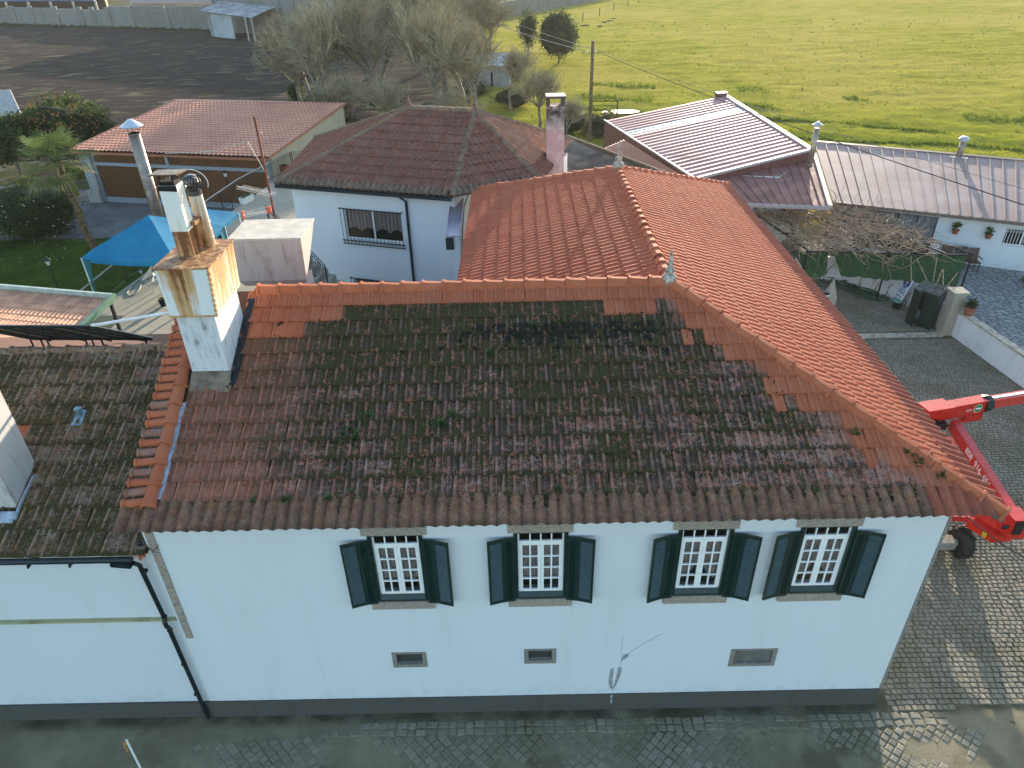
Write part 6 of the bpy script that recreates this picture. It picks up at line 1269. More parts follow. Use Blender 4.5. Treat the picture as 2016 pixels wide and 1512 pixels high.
# yard on the right: rows across
y = -2.6
while y < 16.35:
    x = 7.9 + srng.uniform(0, .1); row_h = .130
    while x < 20.5:
        l = srng.uniform(.115, .165)
        if (inpoly(x, y, YP) and y > -.3 + .05 * x - .3 and x > 8.0) and not (y < 1.2 and dirt(x, y) > .42 + .2 * (y > .3)):
            stones.append((x, y + .05 * MN.noise(Vector((x * .6, y * .4, 0))) + .16 * (x - 8) * -.06, rad(-2) + srng.gauss(0, .05), l * .95, row_h * .93, srng.gauss(0, .004) - (max(0, dirt(x, y) + .05) * .035 if y < 1.4 else 0)))
        x += l
    y += row_h
y = 17.0
while y < 22.4:
    x = 9 + srng.uniform(0, .1)
    while x < 17.8:
        l = srng.uniform(.11, .15)
        if inpoly(x, y, YP): stones.append((x, y, srng.gauss(0, .05), l * .94, .115, srng.gauss(0, .003)))
        x += l
    y += .125
# strip in front: kerb row of larger irregular stones, then a diagonal field fading under dirt
x = -5.6
while x < 9.0:
    l = srng.uniform(.15, .27)
    for r in range(2):
        yy = -.31 - r * .165 + srng.gauss(0, .012)
        if dirt(x, yy) < .55 and x > -4.2 - r * .3: stones.append((x + l / 2, yy, srng.gauss(0, .14), l * .93, srng.uniform(.14, .165), -.012 + srng.gauss(0, .004) - (.012 if x < -2.6 else 0)))
    x += l
s45 = math.sqrt(.5); a = -22
for i in range(-120, 160):
    for j in range(-120, 160):
        u, v = i * .170, j * .156; x, yy = (u - v) * s45 - 2, (u + v) * s45 - 2
        if -7 < x < 13 and -3.4 < yy < -.60 and x < 9.5 + (yy + 1):
            d = dirt(x, yy); lim = (.34 if -3.2 < x < 5.5 else .16) + .25 * (yy + 1.1)
            if d < lim + srng.gauss(0, .05): stones.append((x + srng.gauss(0, .006), yy + srng.gauss(0, .006), rad(45) + srng.gauss(0, .06), .164, .150, -.014 + srng.gauss(0, .004) - max(0, d - lim + .30) * .065))
def vis_d(s):
    X, Y, Z = proj((s[0], s[1], 0)); hid = s[0] < 7.7 and s[1] > 0
    return (0 if (0 < X < 2016 and 0 < Y < 1512 and not hid) else 1, Z)
stones = [s for s in stones if vis_d(s)[0] == 0 or srng.random() < 1.0]
stones.sort(key=vis_d); sm = [npmesh('cobble', V, F, M_sett) for V, F in VAR]
accV, accF, accR, nn_ = [], [], [], 0
for k, (x, y, an, l, wd, z) in enumerate(stones):
    if k < 300: place('cobble', sm[k % 8], Matrix.Translation((x, y, z)) @ Matrix.Rotation(an, 4, 'Z') @ Matrix.Diagonal((l, wd, 1, 1)), yd)
    else:
        V, F = VAR[k % 8]; c_, s_ = math.cos(an), math.sin(an); X = V[:, 0] * l; Y = V[:, 1] * wd
        accV.append(np.c_[x + X * c_ - Y * s_, y + X * s_ + Y * c_, V[:, 2] + z]); accF.append(F + nn_); accR.append(np.full(len(V), srng.random())); nn_ += len(V)
WL[yd] = Vector((0, 0, 0)); link('cobbles', npmesh('cobbles', np.concatenate(accV), np.concatenate(accF), M_sett, None, {'rnd': np.concatenate(accR)}), yd, 'stuff')
mb = MB(); 
for k in range(8): mb = MB(); mb.bb(10.4 + k * .92, 10.4 + k * .92 + .905, 16.42, 16.78, -.05, .035); mb.build('kerb_stone', M_cap, yd)
# leaf litter and weeds along the joints
wr = random.Random(9); mb = MB()
for k in range(420):
    x, y = wr.uniform(8.2, 17.5), wr.uniform(-1.2, 16); 
    if MN.noise(Vector((x * .5, y * .5, 3))) > .05 and inpoly(x, y, YP): weed(mb, Vector((x, y, 0)), wr.uniform(.03, .08), 5, wr)
for k in range(160): x = wr.uniform(-5, 7.4); weed(mb, Vector((x, -.03 - abs(wr.gauss(0, .18)), 0)), wr.uniform(.02, .06), 4, wr)
for k in range(150): p = at(1640 + wr.uniform(0, 180), 600 + wr.uniform(-10, 45), 0); weed(mb, p, wr.uniform(.04, .10), 4, wr)
mb.build('yard_weeds', plain('yard_weed', (.05, .07, .02), .9, var=.4, scale=3), None, kind='stuff')
mb = MB()
for k in range(60): P = Vector((wr.uniform(-6, 9), wr.uniform(-1.9, -.3), .012)); a = wr.uniform(0, 6); l = wr.uniform(.008, .03); mb.box(P, (l, l * .6, .008), Matrix.Rotation(a, 3, 'Z'))
mb.build('litter', plain('pale_litter', (.55, .55, .52), .9, var=.3, scale=20), None, kind='stuff')
# patio with irregular paving
m = NT('patio_joint', .95); m.color(m.mix(m.noise(2, 4), (.07, .07, .055), (.13, .125, .10))); pj = m.mat
pat = MB(); PP = [(18.5, 16.9), (18.3, 17.2), (17.7, 20.2), (15.9, 22.6), (12.5, 22.8), (12.5, 27), (16.5, 26.5), (24.5, 22.5), (36, 17), (36, 2), (19.6, 2)]
pat.prism([(x, y, -.05) for x, y in PP], (0, 0, PZ + .035)); pt = tag(pat.build('patio', pj), kind='structure'); WL[pt] = Vector((0, 0, 0))
m = NT('patio_stone', .85, 0, .3); r = m.rnd(); m.color(m.mix(m.ss(m.noise(12, 5), .4, .75, 0, .35), m.mix(r, (.20, .205, .205), (.33, .325, .31)), (.14, .14, .13))); m.bump(m.noise(40, 3), .3, .01); M_pst = m.mat
ps = []; y = 10.0
while y < 24:
    h = srng.uniform(.16, .26); x = 18.4
    while x < 30:
        l = srng.uniform(.22, .5); sk = .12 * math.sin(x * 1.1) ; px, py = x + l / 2, y + h / 2 + .25 * math.sin(x * .9)
        if inpoly(px, py, PP) and (py - 23.2) < -.5 * (px - 22.5) + 1.0: ps.append((px, py, .22 * math.cos(x * .9) + srng.gauss(0, .08), l * .95, h * .92))
        x += l
    y += h
def pv(s): X, Y, Z = proj((s[0], s[1], PZ)); return (0 if 0 < X < 2016 and 0 < Y < 1512 else 1, Z)
ps.sort(key=pv); sm2 = [npmesh('paving_stone', V, F, M_pst) for V, F in VAR]; accV, accF, accR, nn_ = [], [], [], 0
for k, (x, y, an, l, wd) in enumerate(ps):
    if k < 300: place('paving_stone', sm2[k % 8], Matrix.Translation((x, y, PZ - .022)) @ Matrix.Rotation(an, 4, 'Z') @ Matrix.Diagonal((l, wd, 1, 1)), pt)
    else:
        V, F = VAR[k % 8]; c_, s_ = math.cos(an), math.sin(an); X = V[:, 0] * l; Y = V[:, 1] * wd; accV.append(np.c_[x + X * c_ - Y * s_, y + X * s_ + Y * c_, V[:, 2] + PZ - .022]); accF.append(F + nn_); accR.append(np.full(len(V), srng.random())); nn_ += len(V)
if accV: link('paving_stones', npmesh('paving_stones', np.concatenate(accV), np.concatenate(accF), M_pst, None, {'rnd': np.concatenate(accR)}), pt, 'stuff')
# ================================================================ TREES AND PLANTS
M_bark = plain('grey_bark', (.22, .19, .15), .95, var=.35, scale=4); M_twig = plain('twig_bark', (.32, .275, .175), .95, var=.3, scale=1.5)
def bare_mesh(seed, H, spread):
    rg_ = random.Random(seed); T = MB(); Tw = MB()
    def grow(p, d, L, r, lev):
        n = 3 if lev < 3 else 2; P = [p.copy()]
        for k in range(n): d = (d + Vector((rg_.gauss(0, .13), rg_.gauss(0, .13), rg_.gauss(.05, .09)))).normalized(); p = p + d * (L / n); P.append(p.copy())
        (T if lev < 2 else Tw).tube(P, [r * (1 - .45 * k / n) for k in range(n + 1)], 6 if lev < 2 else 3, cap=False)
        if lev == 4: return
        c = (6, 6, 7, 8)[lev]
        for k in range(c):
            t = rg_.uniform(.25, 1.0) if lev else rg_.uniform(.5, 1.0); q = P[0].lerp(P[-1], t) if lev else P[min(n, 1 + int(t * n)) - 1].lerp(P[-1], .6)
            a = rg_.uniform(0, 6.28); x, y, z = frame_dir(d, Vector((.1, .2, 1))); sp = rg_.uniform(.35, .85) * spread; nd = (d * math.cos(sp) + (x * math.cos(a) + z * math.sin(a)) * math.sin(sp) + Vector((0, 0, .26))).normalized()
            grow(q, nd, L * rg_.uniform(.55, .88), max(r * .5, .012), lev + 1)
    grow(Vector((0, 0, 0)), Vector((0, 0, 1)), H * .30, H * .022, 0)
    k = H / max(v[2] for v in Tw.v); T.v = [(a * k, b * k, c * k) for a, b, c in T.v]; Tw.v = [(a * k, b * k, c * k) for a, b, c in Tw.v]
    return T.mesh('trunk', M_bark), Tw.mesh('branches', M_twig)
BM = [bare_mesh(3, 11.5, 1.15), bare_mesh(8, 11.0, 1.25), bare_mesh(14, 7.5, 1.25)]
def bare_tree(x, y, k, s, rz, lb):
    e = empty('bare_tree', (x, y, 0), lb, 'tree', 'leafless trees between the fields'); e.rotation_euler = (0, 0, rz); e.scale = (s, s, s)
    for nm, me in zip(('trunk', 'crown'), BM[k]): o = bpy.data.objects.new(nm, me); COL.objects.link(o); o.parent = e
bare_tree(-17, 56, 0, 1.0, 0, 'tall bare tree behind the garage end, its twigs over the ploughed field'); bare_tree(-11, 60, 1, 1.1, 2, 'tall bare tree rising behind the left finial of the rear house')
bare_tree(-6.5, 57, 0, 1.0, 4, 'tall bare tree between the two rear house finials'); bare_tree(-2.5, 56, 1, .85, 1, 'bare tree just left of the pink chimney'); bare_tree(-14, 70, 1, 1.2, 5, 'large bare tree farther back behind the garage end'); bare_tree(-7, 74, 0, 1.15, 3, 'large bare tree farther back behind the rear house ridge')
bare_tree(.2, 63, 2, .9, 2.4, 'smaller bare tree by the grey hut'); bare_tree(2.6, 55, 2, .8, .6, 'small bare tree behind the pink chimney cap'); bare_tree(-20, 63, 2, 1.2, 1.2, 'smaller bare tree at the ploughed field edge'); bare_tree(-2, 88, 1, 1.0, 3.3, 'bare tree left of the dark conifer'); bare_tree(-9, 49, 2, .9, 5.1, 'low bare tree close behind the rear house'); bare_tree(-13.4, 51, 2, .9, .9, 'low bare tree at the garage side wall')
bare_tree(-22, 74, 0, .85, 2.2, 'bare tree standing farthest left over the soil'); bare_tree(4.6, 50, 2, .55, 3, 'small bare tree beside the utility pole foot'); bare_tree(-4.5, 66, 1, 1.0, 2.9, 'bare tree right behind the rear house ridge middle'); bare_tree(-17.5, 84, 0, 1.2, .4, 'broad bare tree in front of the concrete barn'); bare_tree(-10, 92, 1, 1.2, 4.4, 'broad bare tree before the far pale houses'); bare_tree(-4.2, 48, 2, .75, 4.0, 'low bare tree behind the right finial of the rear house')
def leaf_mesh(seed, n, rad3, size, mats, shell=.55, clumps=40, mix=.0, dr=None):
    r_ = np.random.default_rng(seed); rad3 = np.array(rad3); cc = r_.normal(0, 1, (clumps, 3)); cc /= np.linalg.norm(cc, axis=1)[:, None]; cc *= (shell + (1 - shell) * r_.random(clumps))[:, None]
    k = r_.integers(0, clumps, n); P = cc[k] * .86 + r_.normal(0, .14, (n, 3)); P = P * rad3
    a = r_.normal(0, 1, (n, 3)); a[:, 2] *= .6; a /= np.linalg.norm(a, axis=1)[:, None]; b = np.cross(a, r_.normal(0, 1, (n, 3))); b /= np.linalg.norm(b, axis=1)[:, None]; s = size * r_.uniform(.6, 1.3, n)[:, None]
    V = np.stack([P, P + a * s * .5 + b * s * .3, P + a * s, P + a * s * .5 - b * s * .3], 1).reshape(-1, 3); F = np.arange(4 * n).reshape(-1, 4); mi = None
    if len(mats) > 1: mi = (np.array([MN.noise(Vector(p) * 1.3 + Vector((seed, 0, 0))) for p in P]) + r_.normal(0, .15, n) > dr).astype(int)
    return npmesh('leaves', V, F, mats, mi)
M_lf1 = fabric('dark_leaf', (.026, .046, .014), (.05, .075, .024)); M_lf2 = fabric('mid_leaf', (.05, .085, .02), (.09, .13, .035)); M_lf3 = fabric('olive_leaf', (.05, .065, .03), (.08, .09, .045)); M_or = plain('orange_fruit', (.42, .14, .02), .6, var=.2)
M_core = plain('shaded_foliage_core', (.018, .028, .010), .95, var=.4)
def leafy(name, lb, cat, P, rad3, n, size, mats, seed, dr=.1, trunk=True, clumps=40, group=None, core=.62, shell=.55):
    e = empty(name, P, lb, cat, group); c = Vector(P) + Vector((0, 0, P[2] if False else 0)); top = rad3[2]
    me = leaf_mesh(seed, n, rad3, size, mats, shell, clumps, dr=dr); cz = (rad3[2] * 1.0 + (.9 if trunk else -.15 * rad3[2]))
    o = bpy.data.objects.new('crown', me); COL.objects.link(o); o.parent = e; o.location = (0, 0, cz)
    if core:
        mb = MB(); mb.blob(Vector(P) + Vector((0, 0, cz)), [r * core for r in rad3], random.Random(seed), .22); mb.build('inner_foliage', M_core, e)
    if trunk:
        mb = MB(); rg_ = random.Random(seed); mb.tube([Vector(P), Vector(P) + Vector((.05, .03, cz * .5)), Vector(P) + Vector((.0, .1, cz))], [.16, .13, .08], 7)
        for k in range(4): mb.tube([Vector(P) + Vector((0, 0, cz * .6)), Vector(P) + Vector((rg_.uniform(-.6, .6) * rad3[0], rg_.uniform(-.6, .6) * rad3[1], cz + .3))], [.08, .03], 5)
        mb.build('trunk', M_bark, e)
    return e
og = 'orange trees behind the garage'
for px, py, z, r, sd, lb in ((150, 330, 0, (2.6, 2.4, 2.3), 31, 'orange tree heavy with fruit behind the palm and garage'), (95, 335, 0, (2.4, 2.2, 1.9), 32, 'bushy citrus tree left of the fruiting one'), (205, 315, 0, (2.0, 1.9, 1.7), 33, 'dark citrus tree at the garage roof corner'), (40, 345, 0, (2.4, 2.2, 1.7), 34, 'citrus tree nearest the left picture edge')):
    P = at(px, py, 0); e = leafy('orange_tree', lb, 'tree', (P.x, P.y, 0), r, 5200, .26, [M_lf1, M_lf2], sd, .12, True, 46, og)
    if sd in (31, 32):
        mb = MB(); q_ = random.Random(sd)
        for k in range(150 if sd == 31 else 25):
            d = Vector((q_.gauss(0, 1), q_.gauss(-.3, 1), q_.gauss(.3, .8))).normalized(); c = Vector((P.x, P.y, r[2] + .9)) + Vector((d.x * r[0], d.y * r[1], d.z * r[2])) * q_.uniform(.85, 1.0); mb.lathe([(.02, -.06), (.06, -.02), (.06, .03), (.02, .06)], c, 6)
        mb.build('fruit', M_or, e, kind='stuff')
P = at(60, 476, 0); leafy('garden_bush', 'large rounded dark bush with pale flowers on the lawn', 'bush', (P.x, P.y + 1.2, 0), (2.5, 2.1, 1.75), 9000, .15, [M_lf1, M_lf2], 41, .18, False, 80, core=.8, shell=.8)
mb = MB(); q_ = random.Random(41)
for k in range(40):
    d = Vector((q_.gauss(0, 1), q_.gauss(-.5, 1), q_.gauss(.1, .6))).normalized(); c = Vector((P.x, P.y + 1.2, 1.5)) + Vector((d.x * 2.5, d.y * 2.1, d.z * 1.75)); 
    if c.z > .02: mb.box(c, (.06, .06, .04), Matrix.Rotation(q_.random() * 3, 3, 'X'))
for k in range(26): c = Vector((P.x + q_.gauss(.8, 2.2), P.y + q_.gauss(-1.6, .9), -.02)); mb.box(c, (.05, .05, .03), Matrix.Rotation(q_.random() * 3, 3, 'Z'))
mb.build('fallen_petals', plain('pale_petal', (.42, .38, .33), .8), None, kind='stuff')
P = at(1100, 128, 0); leafy('round_conifer', 'rounded dark evergreen at the meadow corner', 'tree', (P.x, P.y, 0), (2.5, 2.4, 2.7), 8000, .26, [M_lf1, M_lf2], 51, .25, True, 130, core=.85, shell=.86)
P = at(1040, 112, 0); leafy('dark_conifer', 'slim dark evergreen left of the rounded one', 'tree', (P.x, P.y, 0), (1.5, 1.4, 2.6), 2600, .3, [M_lf1, M_lf3], 52, .2, True, 60)
for px, py, r, sd, lb in ((1175, 275, (1.7, 1.3, 1.3), 61, 'olive green shrub at the foot of the utility pole'), (1120, 268, (2.2, 1.5, 1.5), 62, 'grey green shrub behind the pink chimney'), (1198, 268, (.9, .8, 1.1), 63, 'reddish dry shrub by the pink shed'), (620, 262, (1.4, 1.2, 1.9), 64, 'dark shrub against the garage side wall'), (665, 255, (2.4, 1.6, 1.3), 65, 'low scrub behind the rear house roof'), (585, 205, (1.0, 1, 1.5), 66, 'leafy shrub poking above the garage roof'), (930, 190, (2.6, 2, 1.2), 67, 'grey green scrub below the grey hut'), (1010, 215, (2.4, 2, 1.3), 68, 'scrub between grey hut and pink chimney'), (760, 225, (2.6, 2, 1.4), 69, 'scrub under the tall bare trees')):
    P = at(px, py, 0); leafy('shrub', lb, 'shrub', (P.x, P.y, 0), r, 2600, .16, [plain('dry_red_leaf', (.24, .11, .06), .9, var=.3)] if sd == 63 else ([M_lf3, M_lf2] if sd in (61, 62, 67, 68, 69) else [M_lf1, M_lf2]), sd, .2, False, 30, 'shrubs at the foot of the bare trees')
P = at(2022, 512, PZ); leafy('patio_tree', 'small round evergreen tree on the patio at the picture edge', 'tree', (P.x, P.y - .3, PZ), (.95, .9, .95), 2600, .14, [M_lf1, M_lf2], 71, .2, True, 40)
P = at(2012, 565, PZ); leafy('patio_shrub', 'dark low shrub on the patio paving', 'shrub', (P.x + .3, P.y, PZ), (.4, .4, .35), 700, .1, [M_lf1, M_lf2], 72, .2, False, 20)
for px, py, sd, lb in ((128, 395, 81, 'bright leafy plants at the garage pillar'), (150, 350, 82, 'yellow green plants behind the palm trunk')):
    P = at(px, py, 0); leafy('garden_plant', lb, 'plant', (P.x, P.y, 0), (1.2, .7, .5), 500, .22, [fabric('bright_leaf', (.12, .17, .02), (.22, .27, .04))], sd, 0, False, 20, 'garden plants by the palm', core=0)
# palm
pt_, pb_ = at(122, 340, 4.6), at(190, 500, 0); pb_ = Vector((pt_.x + .3, pt_.y - .4, 0)); pt_ = Vector((pt_.x, pt_.y, 4.6))
pt_ = aty(112, 318, 27.2); pb_ = Vector((aty(190, 500, 27.0).x, 27.0, 0)); palm = empty('palm_tree', pb_, 'fan palm with shaggy trunk beside the garage', 'palm tree'); M_fib_ = plain('palm_fibre', (.15, .10, .055), .95, var=.45, scale=9)
mb = MB(); pr = random.Random(6); P = [pb_.lerp(pt_, k / 14) + Vector((.05 * math.sin(k), 0, 0)) for k in range(15)]; mb.tube(P, [.16 + .03 * (k % 2) for k in range(15)], 10)
for k in range(420): t = pr.random(); c = pb_.lerp(pt_, t); a = pr.uniform(0, 6.28); d = Vector((math.cos(a), math.sin(a), 0)); s = Vector((-math.sin(a), math.cos(a), 0)) * .035; q = c + d * .15; mb.poly([q - s, q + s, q + d * .09 + Vector((0, 0, pr.uniform(-.12, .12)))])
mb.build('trunk', M_fib_, palm)
M_pl1 = fabric('palm_leaf', (.06, .10, .025), (.11, .16, .05)); M_pl2 = fabric('palm_leaf_dry', (.20, .17, .08), (.26, .22, .12))
for k in range(34):
    az = k * 2.4 + pr.uniform(-.3, .3); el = 1.15 - 1.9 * (k / 34) + pr.gauss(0, .12); d = Vector((math.cos(az) * math.cos(el), math.sin(az) * math.cos(el), math.sin(el))); L = pr.uniform(.95, 1.25); hub = pt_ + d * L + Vector((0, 0, -.12 * (1 - el) * .4)); s = d.cross(Vector((0, 0, 1))); s = s.normalized() if s.length > .05 else Vector((1, 0, 0)); n_ = s.cross(d)
    mb = MB(); mb.tube([pt_, pt_ + d * L * .6 + Vector((0, 0, .05)), hub], [.022, .016, .012], 4)
    for j in range(17):
        t = (j - 8) / 8 * 1.75; v = d * math.cos(t) + s * math.sin(t) + n_ * .12; l = pr.uniform(.95, 1.2) * (1 - .22 * abs(t) / 1.75); sd_ = v.cross(n_).normalized() * .035; m1 = hub + v * l * .62; tp_ = hub + v * l + Vector((0, 0, -.16 * l - .1 * pr.random())); mb.poly([hub, m1 + sd_, tp_, m1 - sd_])
    mb.build('frond', M_pl2 if k > 28 else M_pl1, palm)
# lamp posts
M_lampg = plain('lamp_glass', (.7, .7, .66), .3, var=.05)
def lamp(P, h, lb):
    e = empty('garden_lamp', P, lb, 'lamp', 'garden lamp posts'); mb = MB(); mb.tube([P, P + Vector((0, 0, h))], .025, 6); mb.lathe([(.08, 0), (.05, .1)], P, 8); mb.build('post', M_black, e); c = P + Vector((0, 0, h)); mb = MB(); mb.lathe([(.06, 0), (.14, .24)], c, 6); mb.build('lantern', M_lampg, e); mb = MB(); mb.lathe([(.19, .24), (.17, .27), (.05, .36), (.015, .42)], c, 6); mb.build('lantern_roof', M_black, e)
P = at(119, 580, 0); lamp(P, 1.55, 'garden lamp post on the lawn left of the blue canopy'); q_ = at(440, 405, TZ); Q = Vector((at(441, 345, 0).x, 0, 0)); Pq = aty(442, 338, 33.8); lamp(Vector((Pq.x, 33.8, 0)), Pq.z - .3, 'garden lamp post in front of the brown garage doors'); P3 = aty(356, 318, 33.5); 
# ================================================================ FAR BACKGROUND
M_block = NT('concrete_blocks', .95); br = M_block.n('TexBrick'); br.inputs['Scale'].default_value = 1.0
for nm, v in (('Color1', (.17, .168, .16, 1)), ('Color2', (.22, .215, .205, 1)), ('Mortar', (.13, .128, .12, 1))): br.inputs[nm].default_value = v
br.inputs['Brick Width'].default_value = .9; br.inputs['Row Height'].default_value = .45; br.inputs['Mortar Size'].default_value = .04; M_block.set(br.inputs['Vector'], M_block.map((1, 1, 1), (rad(90), 0, 0))); M_block.color(M_block.mix(M_block.ss(M_block.noise(.4, 5), .4, .7, 0, .55), br.outputs[0], (.15, .15, .13))); M_block = M_block.mat
M_panelc = streaky('cast_concrete', (.21, .21, .20), (.10, .10, .09), .8, .95, .35)
fw = empty('boundary_wall', at(150, 50, 0), 'long weathered concrete and block wall behind the ploughed field', 'wall'); WP = [at(-60, 46, 0), at(55, 50, 0), at(130, 53, 0), at(230, 55, 0), at(345, 57, 0), at(440, 60, 0)]
W0, W1 = at(-60, 46, 0), at(430, 60, 0)
seg = [(0, .22, 3.3, 1), (.22, .30, 3.5, 0), (.30, .40, 3.45, 0), (.415, .50, 3.35, 0), (.505, .55, 3.3, 0), (.555, .61, 3.3, 0), (.62, .70, 4.0, 0), (.70, .83, 4.2, 1), (.83, 1.02, 4.2, 1)]
for a, b, h, k in seg: p, q = W0.lerp(W1, a), W0.lerp(W1, b - .004); mb = MB(); mb.prism([p, q, q + Vector((0, .5, 0)), p + Vector((0, .5, 0))], (0, 0, h)); mb.build('panel', M_block if k else M_panelc, fw)
for t in (.22, .30, .405, .505, .553, .612, .70, .83): p = W0.lerp(W1, t); mb = MB(); mb.box(p + Vector((0, -.1, 1.9)), (.9, .5, 3.8)); mb.build('pier', M_panelc, fw)
mb = MB(); q_ = random.Random(4)
for k in range(500): p = W0.lerp(W1, q_.random()) + Vector((0, -abs(q_.gauss(0, .8)) - .2, 0)); weed(mb, p, q_.uniform(.3, .7), 5, q_)
mb.build('wall_foot_grass', plain('rank_grass', (.05, .09, .02), .9), None, kind='stuff')
big = empty('concrete_barn', at(600, 62, 0), 'tall grey concrete barn wall behind the bare trees', 'barn'); b0, b1 = at(432, 62, 0), at(640, 72, 0); b1 = b0 + (b1 - b0) * 1.9; mb = MB(); mb.prism([b0, b1, b1 + Vector((0, 14, 0)), b0 + Vector((0, 14, 0))], (0, 0, 8.2)); mb.build('wall', M_panelc, big)
for k in range(6): p = b0.lerp(b1, k / 5) + Vector((0, -.15, 0)); mb = MB(); mb.box(p + Vector((0, 0, 4.3)), (.5, .3, 8.6)); mb.build('pier', M_block, big)
sh = empty('field_shed', at(440, 74, 0), 'open grey shed with corrugated roof at the ploughed field', 'shed'); s0, s1 = at(420, 72, 0), at(492, 80, 0); sd_ = Vector((1.2, 6.5, 0)); su_ = s1 - s0
mb = MB(); a, b, c, d = s0 + Vector((-1.3, -1, 4.3)), s1 + Vector((1.2, -1, 3.6)), s1 + sd_ + Vector((2.5, 0, 4.7)), s0 + sd_ + Vector((-1, 0, 5.3)); n = 60; nrm = Vector((0, 0, 1))
for k in range(n): t0, t1 = k / n, (k + 1) / n; h0, h1 = .12 * (k % 2), .12 * ((k + 1) % 2); mb.poly([a.lerp(b, t0) + nrm * h0, a.lerp(b, t1) + nrm * h1, d.lerp(c, t1) + nrm * h1, d.lerp(c, t0) + nrm * h0])
mb.build('roof', plain('grey_corrugated', (.38, .38, .37), .85, var=.25, scale=.6), sh)
mb = MB(); p, q = s0, s0.lerp(s1, .62); mb.prism([p, q, q + Vector((0, .15, 0)), p + Vector((0, .15, 0))], (0, 0, 3.7)); mb.build('front_panel', plain('pale_grey_panel', (.36, .40, .44), .7, var=.12, scale=.5), sh); mb = MB(); mb.prism([s0 + sd_, s1 + sd_ + Vector((2, 0, 0)), s1 + sd_ + Vector((2, .2, 0)), s0 + sd_ + Vector((0, .2, 0))], (0, 0, 4.5)); mb.build('back_wall', M_panelc, sh)
for p in (s0, s1, s1 + Vector((1.0, .2, 0))): mb = MB(); mb.box(p + Vector((0, -.3, 1.85)), (.25, .25, 3.7)); mb.build('post', M_conc, sh)
M_blue2 = plain('blue_sheet', (.03, .09, .24), .5, var=.15, scale=.3)
fb0 = empty('blue_roof_barn', aty(60, 8, 178), 'long barn with blue roof edge beyond the boundary wall', 'barn'); WL[fb0] = Vector(fb0.location); mb = MB(); a, b = aty(-80, 3, 176), aty(185, 2, 172); mb.prism([a, b, b + Vector((0, 9, 1.2)), a + Vector((0, 9, 1.2))], (0, 0, .25)); mb.build('roof', M_blue2, fb0)
mb = MB(); mb.prism([Vector((a.x, a.y + 5, 0)), Vector((b.x, b.y + 5, 0)), Vector((b.x, b.y + 6, 0)), Vector((a.x, a.y + 6, 0))], (0, 0, a.z - .1)); mb.build('wall', M_black, fb0)
for k in range(7): p = a.lerp(b, k / 6); mb = MB(); mb.box((p.x, p.y + .5, p.z / 2), (.4, .4, p.z)); mb.build('post', M_conc, fb0)
yb = empty('brown_yard_building', aty(330, 5, 182), 'low tan building beyond the block wall', 'building'); WL[yb] = Vector(yb.location); a, b = aty(262, 8, 176), aty(425, 8, 168); mb = MB(); mb.prism([Vector((a.x, a.y, 0)), Vector((b.x, b.y, 0)), Vector((b.x, b.y + 8, 0)), Vector((a.x, a.y + 8, 0))], (0, 0, a.z)); mb.build('wall', plain('tan_render', (.28, .22, .17), .9, var=.2, scale=.4), yb); mb = MB(); mb.prism([a + Vector((-1, -.6, .02)), b + Vector((1, -.6, .02)), b + Vector((1, 9, 1.8)), a + Vector((-1, 9, 1.8))], (0, 0, .2)); mb.build('roof', plain('tan_roof', (.30, .23, .19), .9), yb)
# right far wall running away along the meadow and pale buildings behind
fr_ = empty('meadow_wall', at(1000, 40, 0), 'grey block wall running away along the meadow edge', 'wall'); P = [at(925, 50, 0), at(1030, 31, 0), at(1160, 6, 0), at(1230, -8, 0)]
for k, (p, q) in enumerate(zip(P, P[1:])):
    for j in range(3): a, b = p.lerp(q, j / 3), p.lerp(q, (j + .99) / 3); mb = MB(); mb.prism([a, b, b + Vector((-.4, .5, 0)), a + Vector((-.4, .5, 0))], (0, 0, 3.2)); mb.build('panel', M_block, fr_)
for px0, px1, py, D, h, col, lb in ((886, 915, 22, 190, 7.5, (.62, .66, .72), 'pale blue white house end beyond the bare trees'), (917, 950, 22, 196, 7.5, (.52, .49, .50), 'greyish pink house end beside the pale blue one'), (1030, 1070, 12, 215, 6.5, (.66, .68, .72), 'white house beyond the meadow wall'), (955, 985, 8, 200, 8.5, (.16, .10, .085), 'dark red roofed house beyond the meadow wall')):
    p, q = aty(px0, py, D), aty(px1, py, D); e = empty('far_house', (p.x, D, 0), lb, 'house', 'far houses beyond the meadow wall'); mb = MB(); mb.prism([(p.x, D, 0), (q.x, D, 0), (q.x, D + 9, 0), (p.x, D + 9, 0)], (0, 0, h)); mb.build('wall', plain('far_render', col, .9, var=.08, scale=.2), e); mb = MB(); xm_ = (p.x + q.x) / 2; mb.prism([(p.x - .4, D - .4, h), (q.x + .4, D - .4, h), (xm_, D - .4, h + 2)], (0, 10, 0)); mb.build('roof', M_back, e); mb = MB(); mb.bb(xm_ - .6, xm_ + .6, D - .06, D - .01, h - 3.2, h - 1.7); mb.build('window', M_dark, e)
gh = empty('grey_hut', at(968, 168, 0), 'small pale grey hut among the bare trees', 'hut'); p, q = at(935, 172, 0), at(1003, 174, 0); mb = MB(); mb.prism([p, q, q + Vector((.4, 3, 0)), p + Vector((.4, 3, 0))], (0, 0, 2.3)); mb.build('wall', plain('grey_hut_wall', (.30, .30, .31), .9, var=.2, scale=1), gh); mb = MB(); mb.prism([p + Vector((-.3, -.4, 2.302)), q + Vector((.3, -.4, 2.302)), q + Vector((.7, 3.3, 3.1)), p + Vector((.1, 3.3, 3.1))], (0, 0, .1)); mb.build('roof', plain('grey_hut_roof', (.46, .48, .52), .7, var=.2, scale=1), gh); mb = MB(); mb.box((p + q) / 2 + Vector((.3, -.02, .9)), (.8, .03, 1.7)); mb.build('door', M_dark, gh)
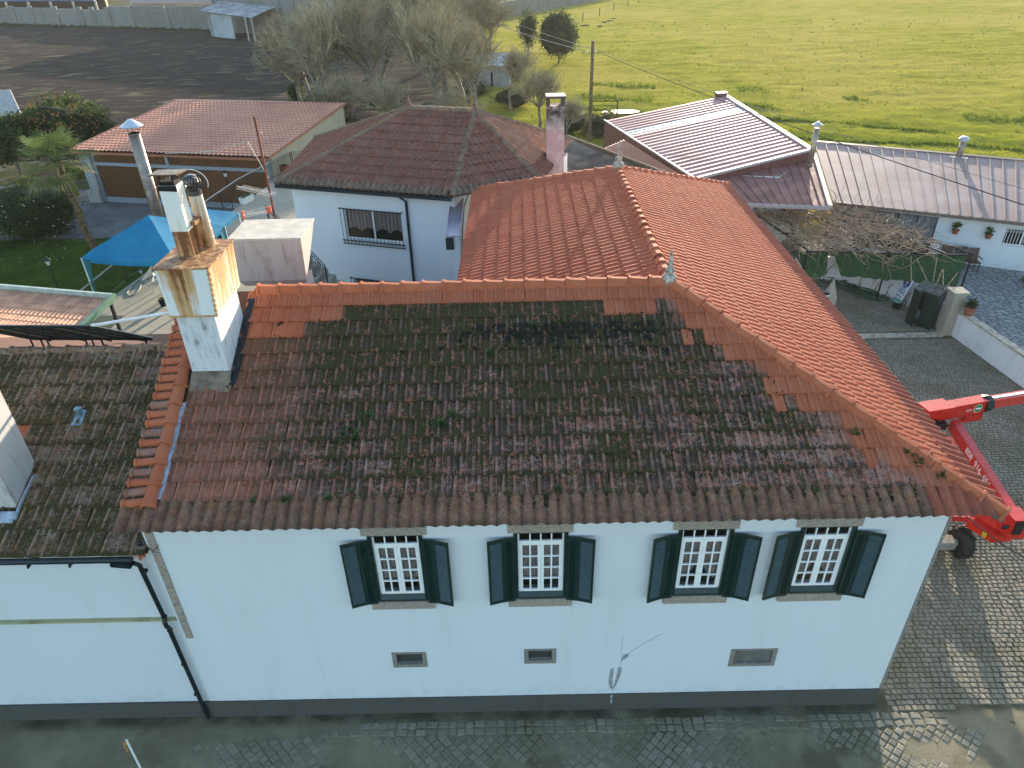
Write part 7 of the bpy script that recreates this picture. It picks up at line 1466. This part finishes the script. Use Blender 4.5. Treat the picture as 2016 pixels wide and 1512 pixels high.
# fence posts along the meadow
fpm = MB(); fpm.tube([(0, 0, 0), (.03, 0, 1.7)], [.11, .09], 6); fpm = fpm.mesh('post', M_wood)
fe = empty('meadow_fence', at(1147, 44, 0), 'line of wooden fence posts with wire along the meadow', 'fence'); FP = [at(*p) for p in ((1114, 52), (1147, 44), (1180, 33), (1208, 21), (1236, 13), (1257, 7), (1275, -2))]
for p in FP: place('post', fpm, Matrix.Translation(p), fe)
mb = MB()
for p, q in zip(FP, FP[1:]):
    for z in (.7, 1.3): mb.beam(p + Vector((0, 0, z)), q + Vector((0, 0, z)), .012, .012)
mb.build('wire', M_wire, fe)
# molehills, metal gate and puddle by the pink shed
mb = MB(); q_ = random.Random(3)
for px, py in ((1200, 43), (1208, 39), (1190, 46), (1150, 53), (1155, 52), (1180, 54)): p = at(px, py, 0); mb.blob(p, (.7, .6, .3), q_, .3)
mb.build('molehills', M_soil, None, kind='stuff')
g0 = at(1165, 226, 0); g1_ = at(1245, 226, 0); fg = empty('field_gate', g0, 'rusty steel tube gate at the meadow behind the pink shed', 'gate'); mb = MB()
for z in (.4, .8, 1.2): mb.tube([g0 + Vector((0, 0, z)), g0.lerp(g1_, .62) + Vector((0, 0, z))], .03, 5)
mb.build('gate_frame', M_pipe, fg); 
for t in (0, .62): mb = MB(); p = g0.lerp(g1_, t); mb.tube([p, p + Vector((0, 0, 1.4))], .05, 6); mb.build('post', M_pipe, fg)
mb = MB(); c = at(1222, 226, 0); mb.poly([(c.x + 1.8 * math.cos(t), c.y + 1.0 * math.sin(t), .02 + hmead(c.x, c.y) + .12) for t in [k * .4 for k in range(16)]]); pm_ = NT('puddle_water', .08, 0, .5); pm_.color((.05, .06, .06)); tag(mb.build('puddle', pm_.mat), kind='structure')
# dry reeds at the far left
mb = MB(); q_ = random.Random(12)
for k in range(500): p = at(q_.uniform(0, 60), 268 + q_.uniform(0, 20), 0) + Vector((0, q_.uniform(0, 3), 0)); d = Vector((q_.gauss(0, .3), q_.gauss(0, .3), 1)).normalized() * q_.uniform(1.2, 2.6); s = Vector((.02, 0, 0)); mb.poly([p - s, p + s, p + d])
mb.build('dry_reeds', plain('dry_reed', (.30, .24, .15), .9, var=.3, scale=.5), None, kind='stuff')
e = empty('leaning_screen', at(10, 240, 0), 'leaning grey sheet screen at the left picture edge behind the reeds', 'screen'); mb = MB(); p = at(-10, 235, 0); mb.prism([p, p + Vector((2.6, .4, 0)), p + Vector((2.0, .9, 2.6)), p + Vector((-.6, .5, 2.6))], (0, .08, 0)); mb.build('sheet', plain('grey_sheet', (.40, .42, .45), .6), e)
# ---------------------------------------------------------------- haze
HZ = bpy.data.materials.new('haze'); HZ.use_nodes = True; nt = HZ.node_tree; nt.nodes.remove(nt.nodes['Principled BSDF'])
pv_ = nt.nodes.new('ShaderNodeVolumePrincipled'); pv_.inputs['Density'].default_value = 0.00014; pv_.inputs['Color'].default_value = (.96, .95, .92, 1); pv_.inputs['Anisotropy'].default_value = 0.35
nt.links.new(pv_.outputs[0], nt.nodes['Material Output'].inputs['Volume'])
mb = MB(); mb.bb(-260, 300, -30, 460, -1.1, 16.0); tag(mb.build('haze', HZ), kind='stuff')
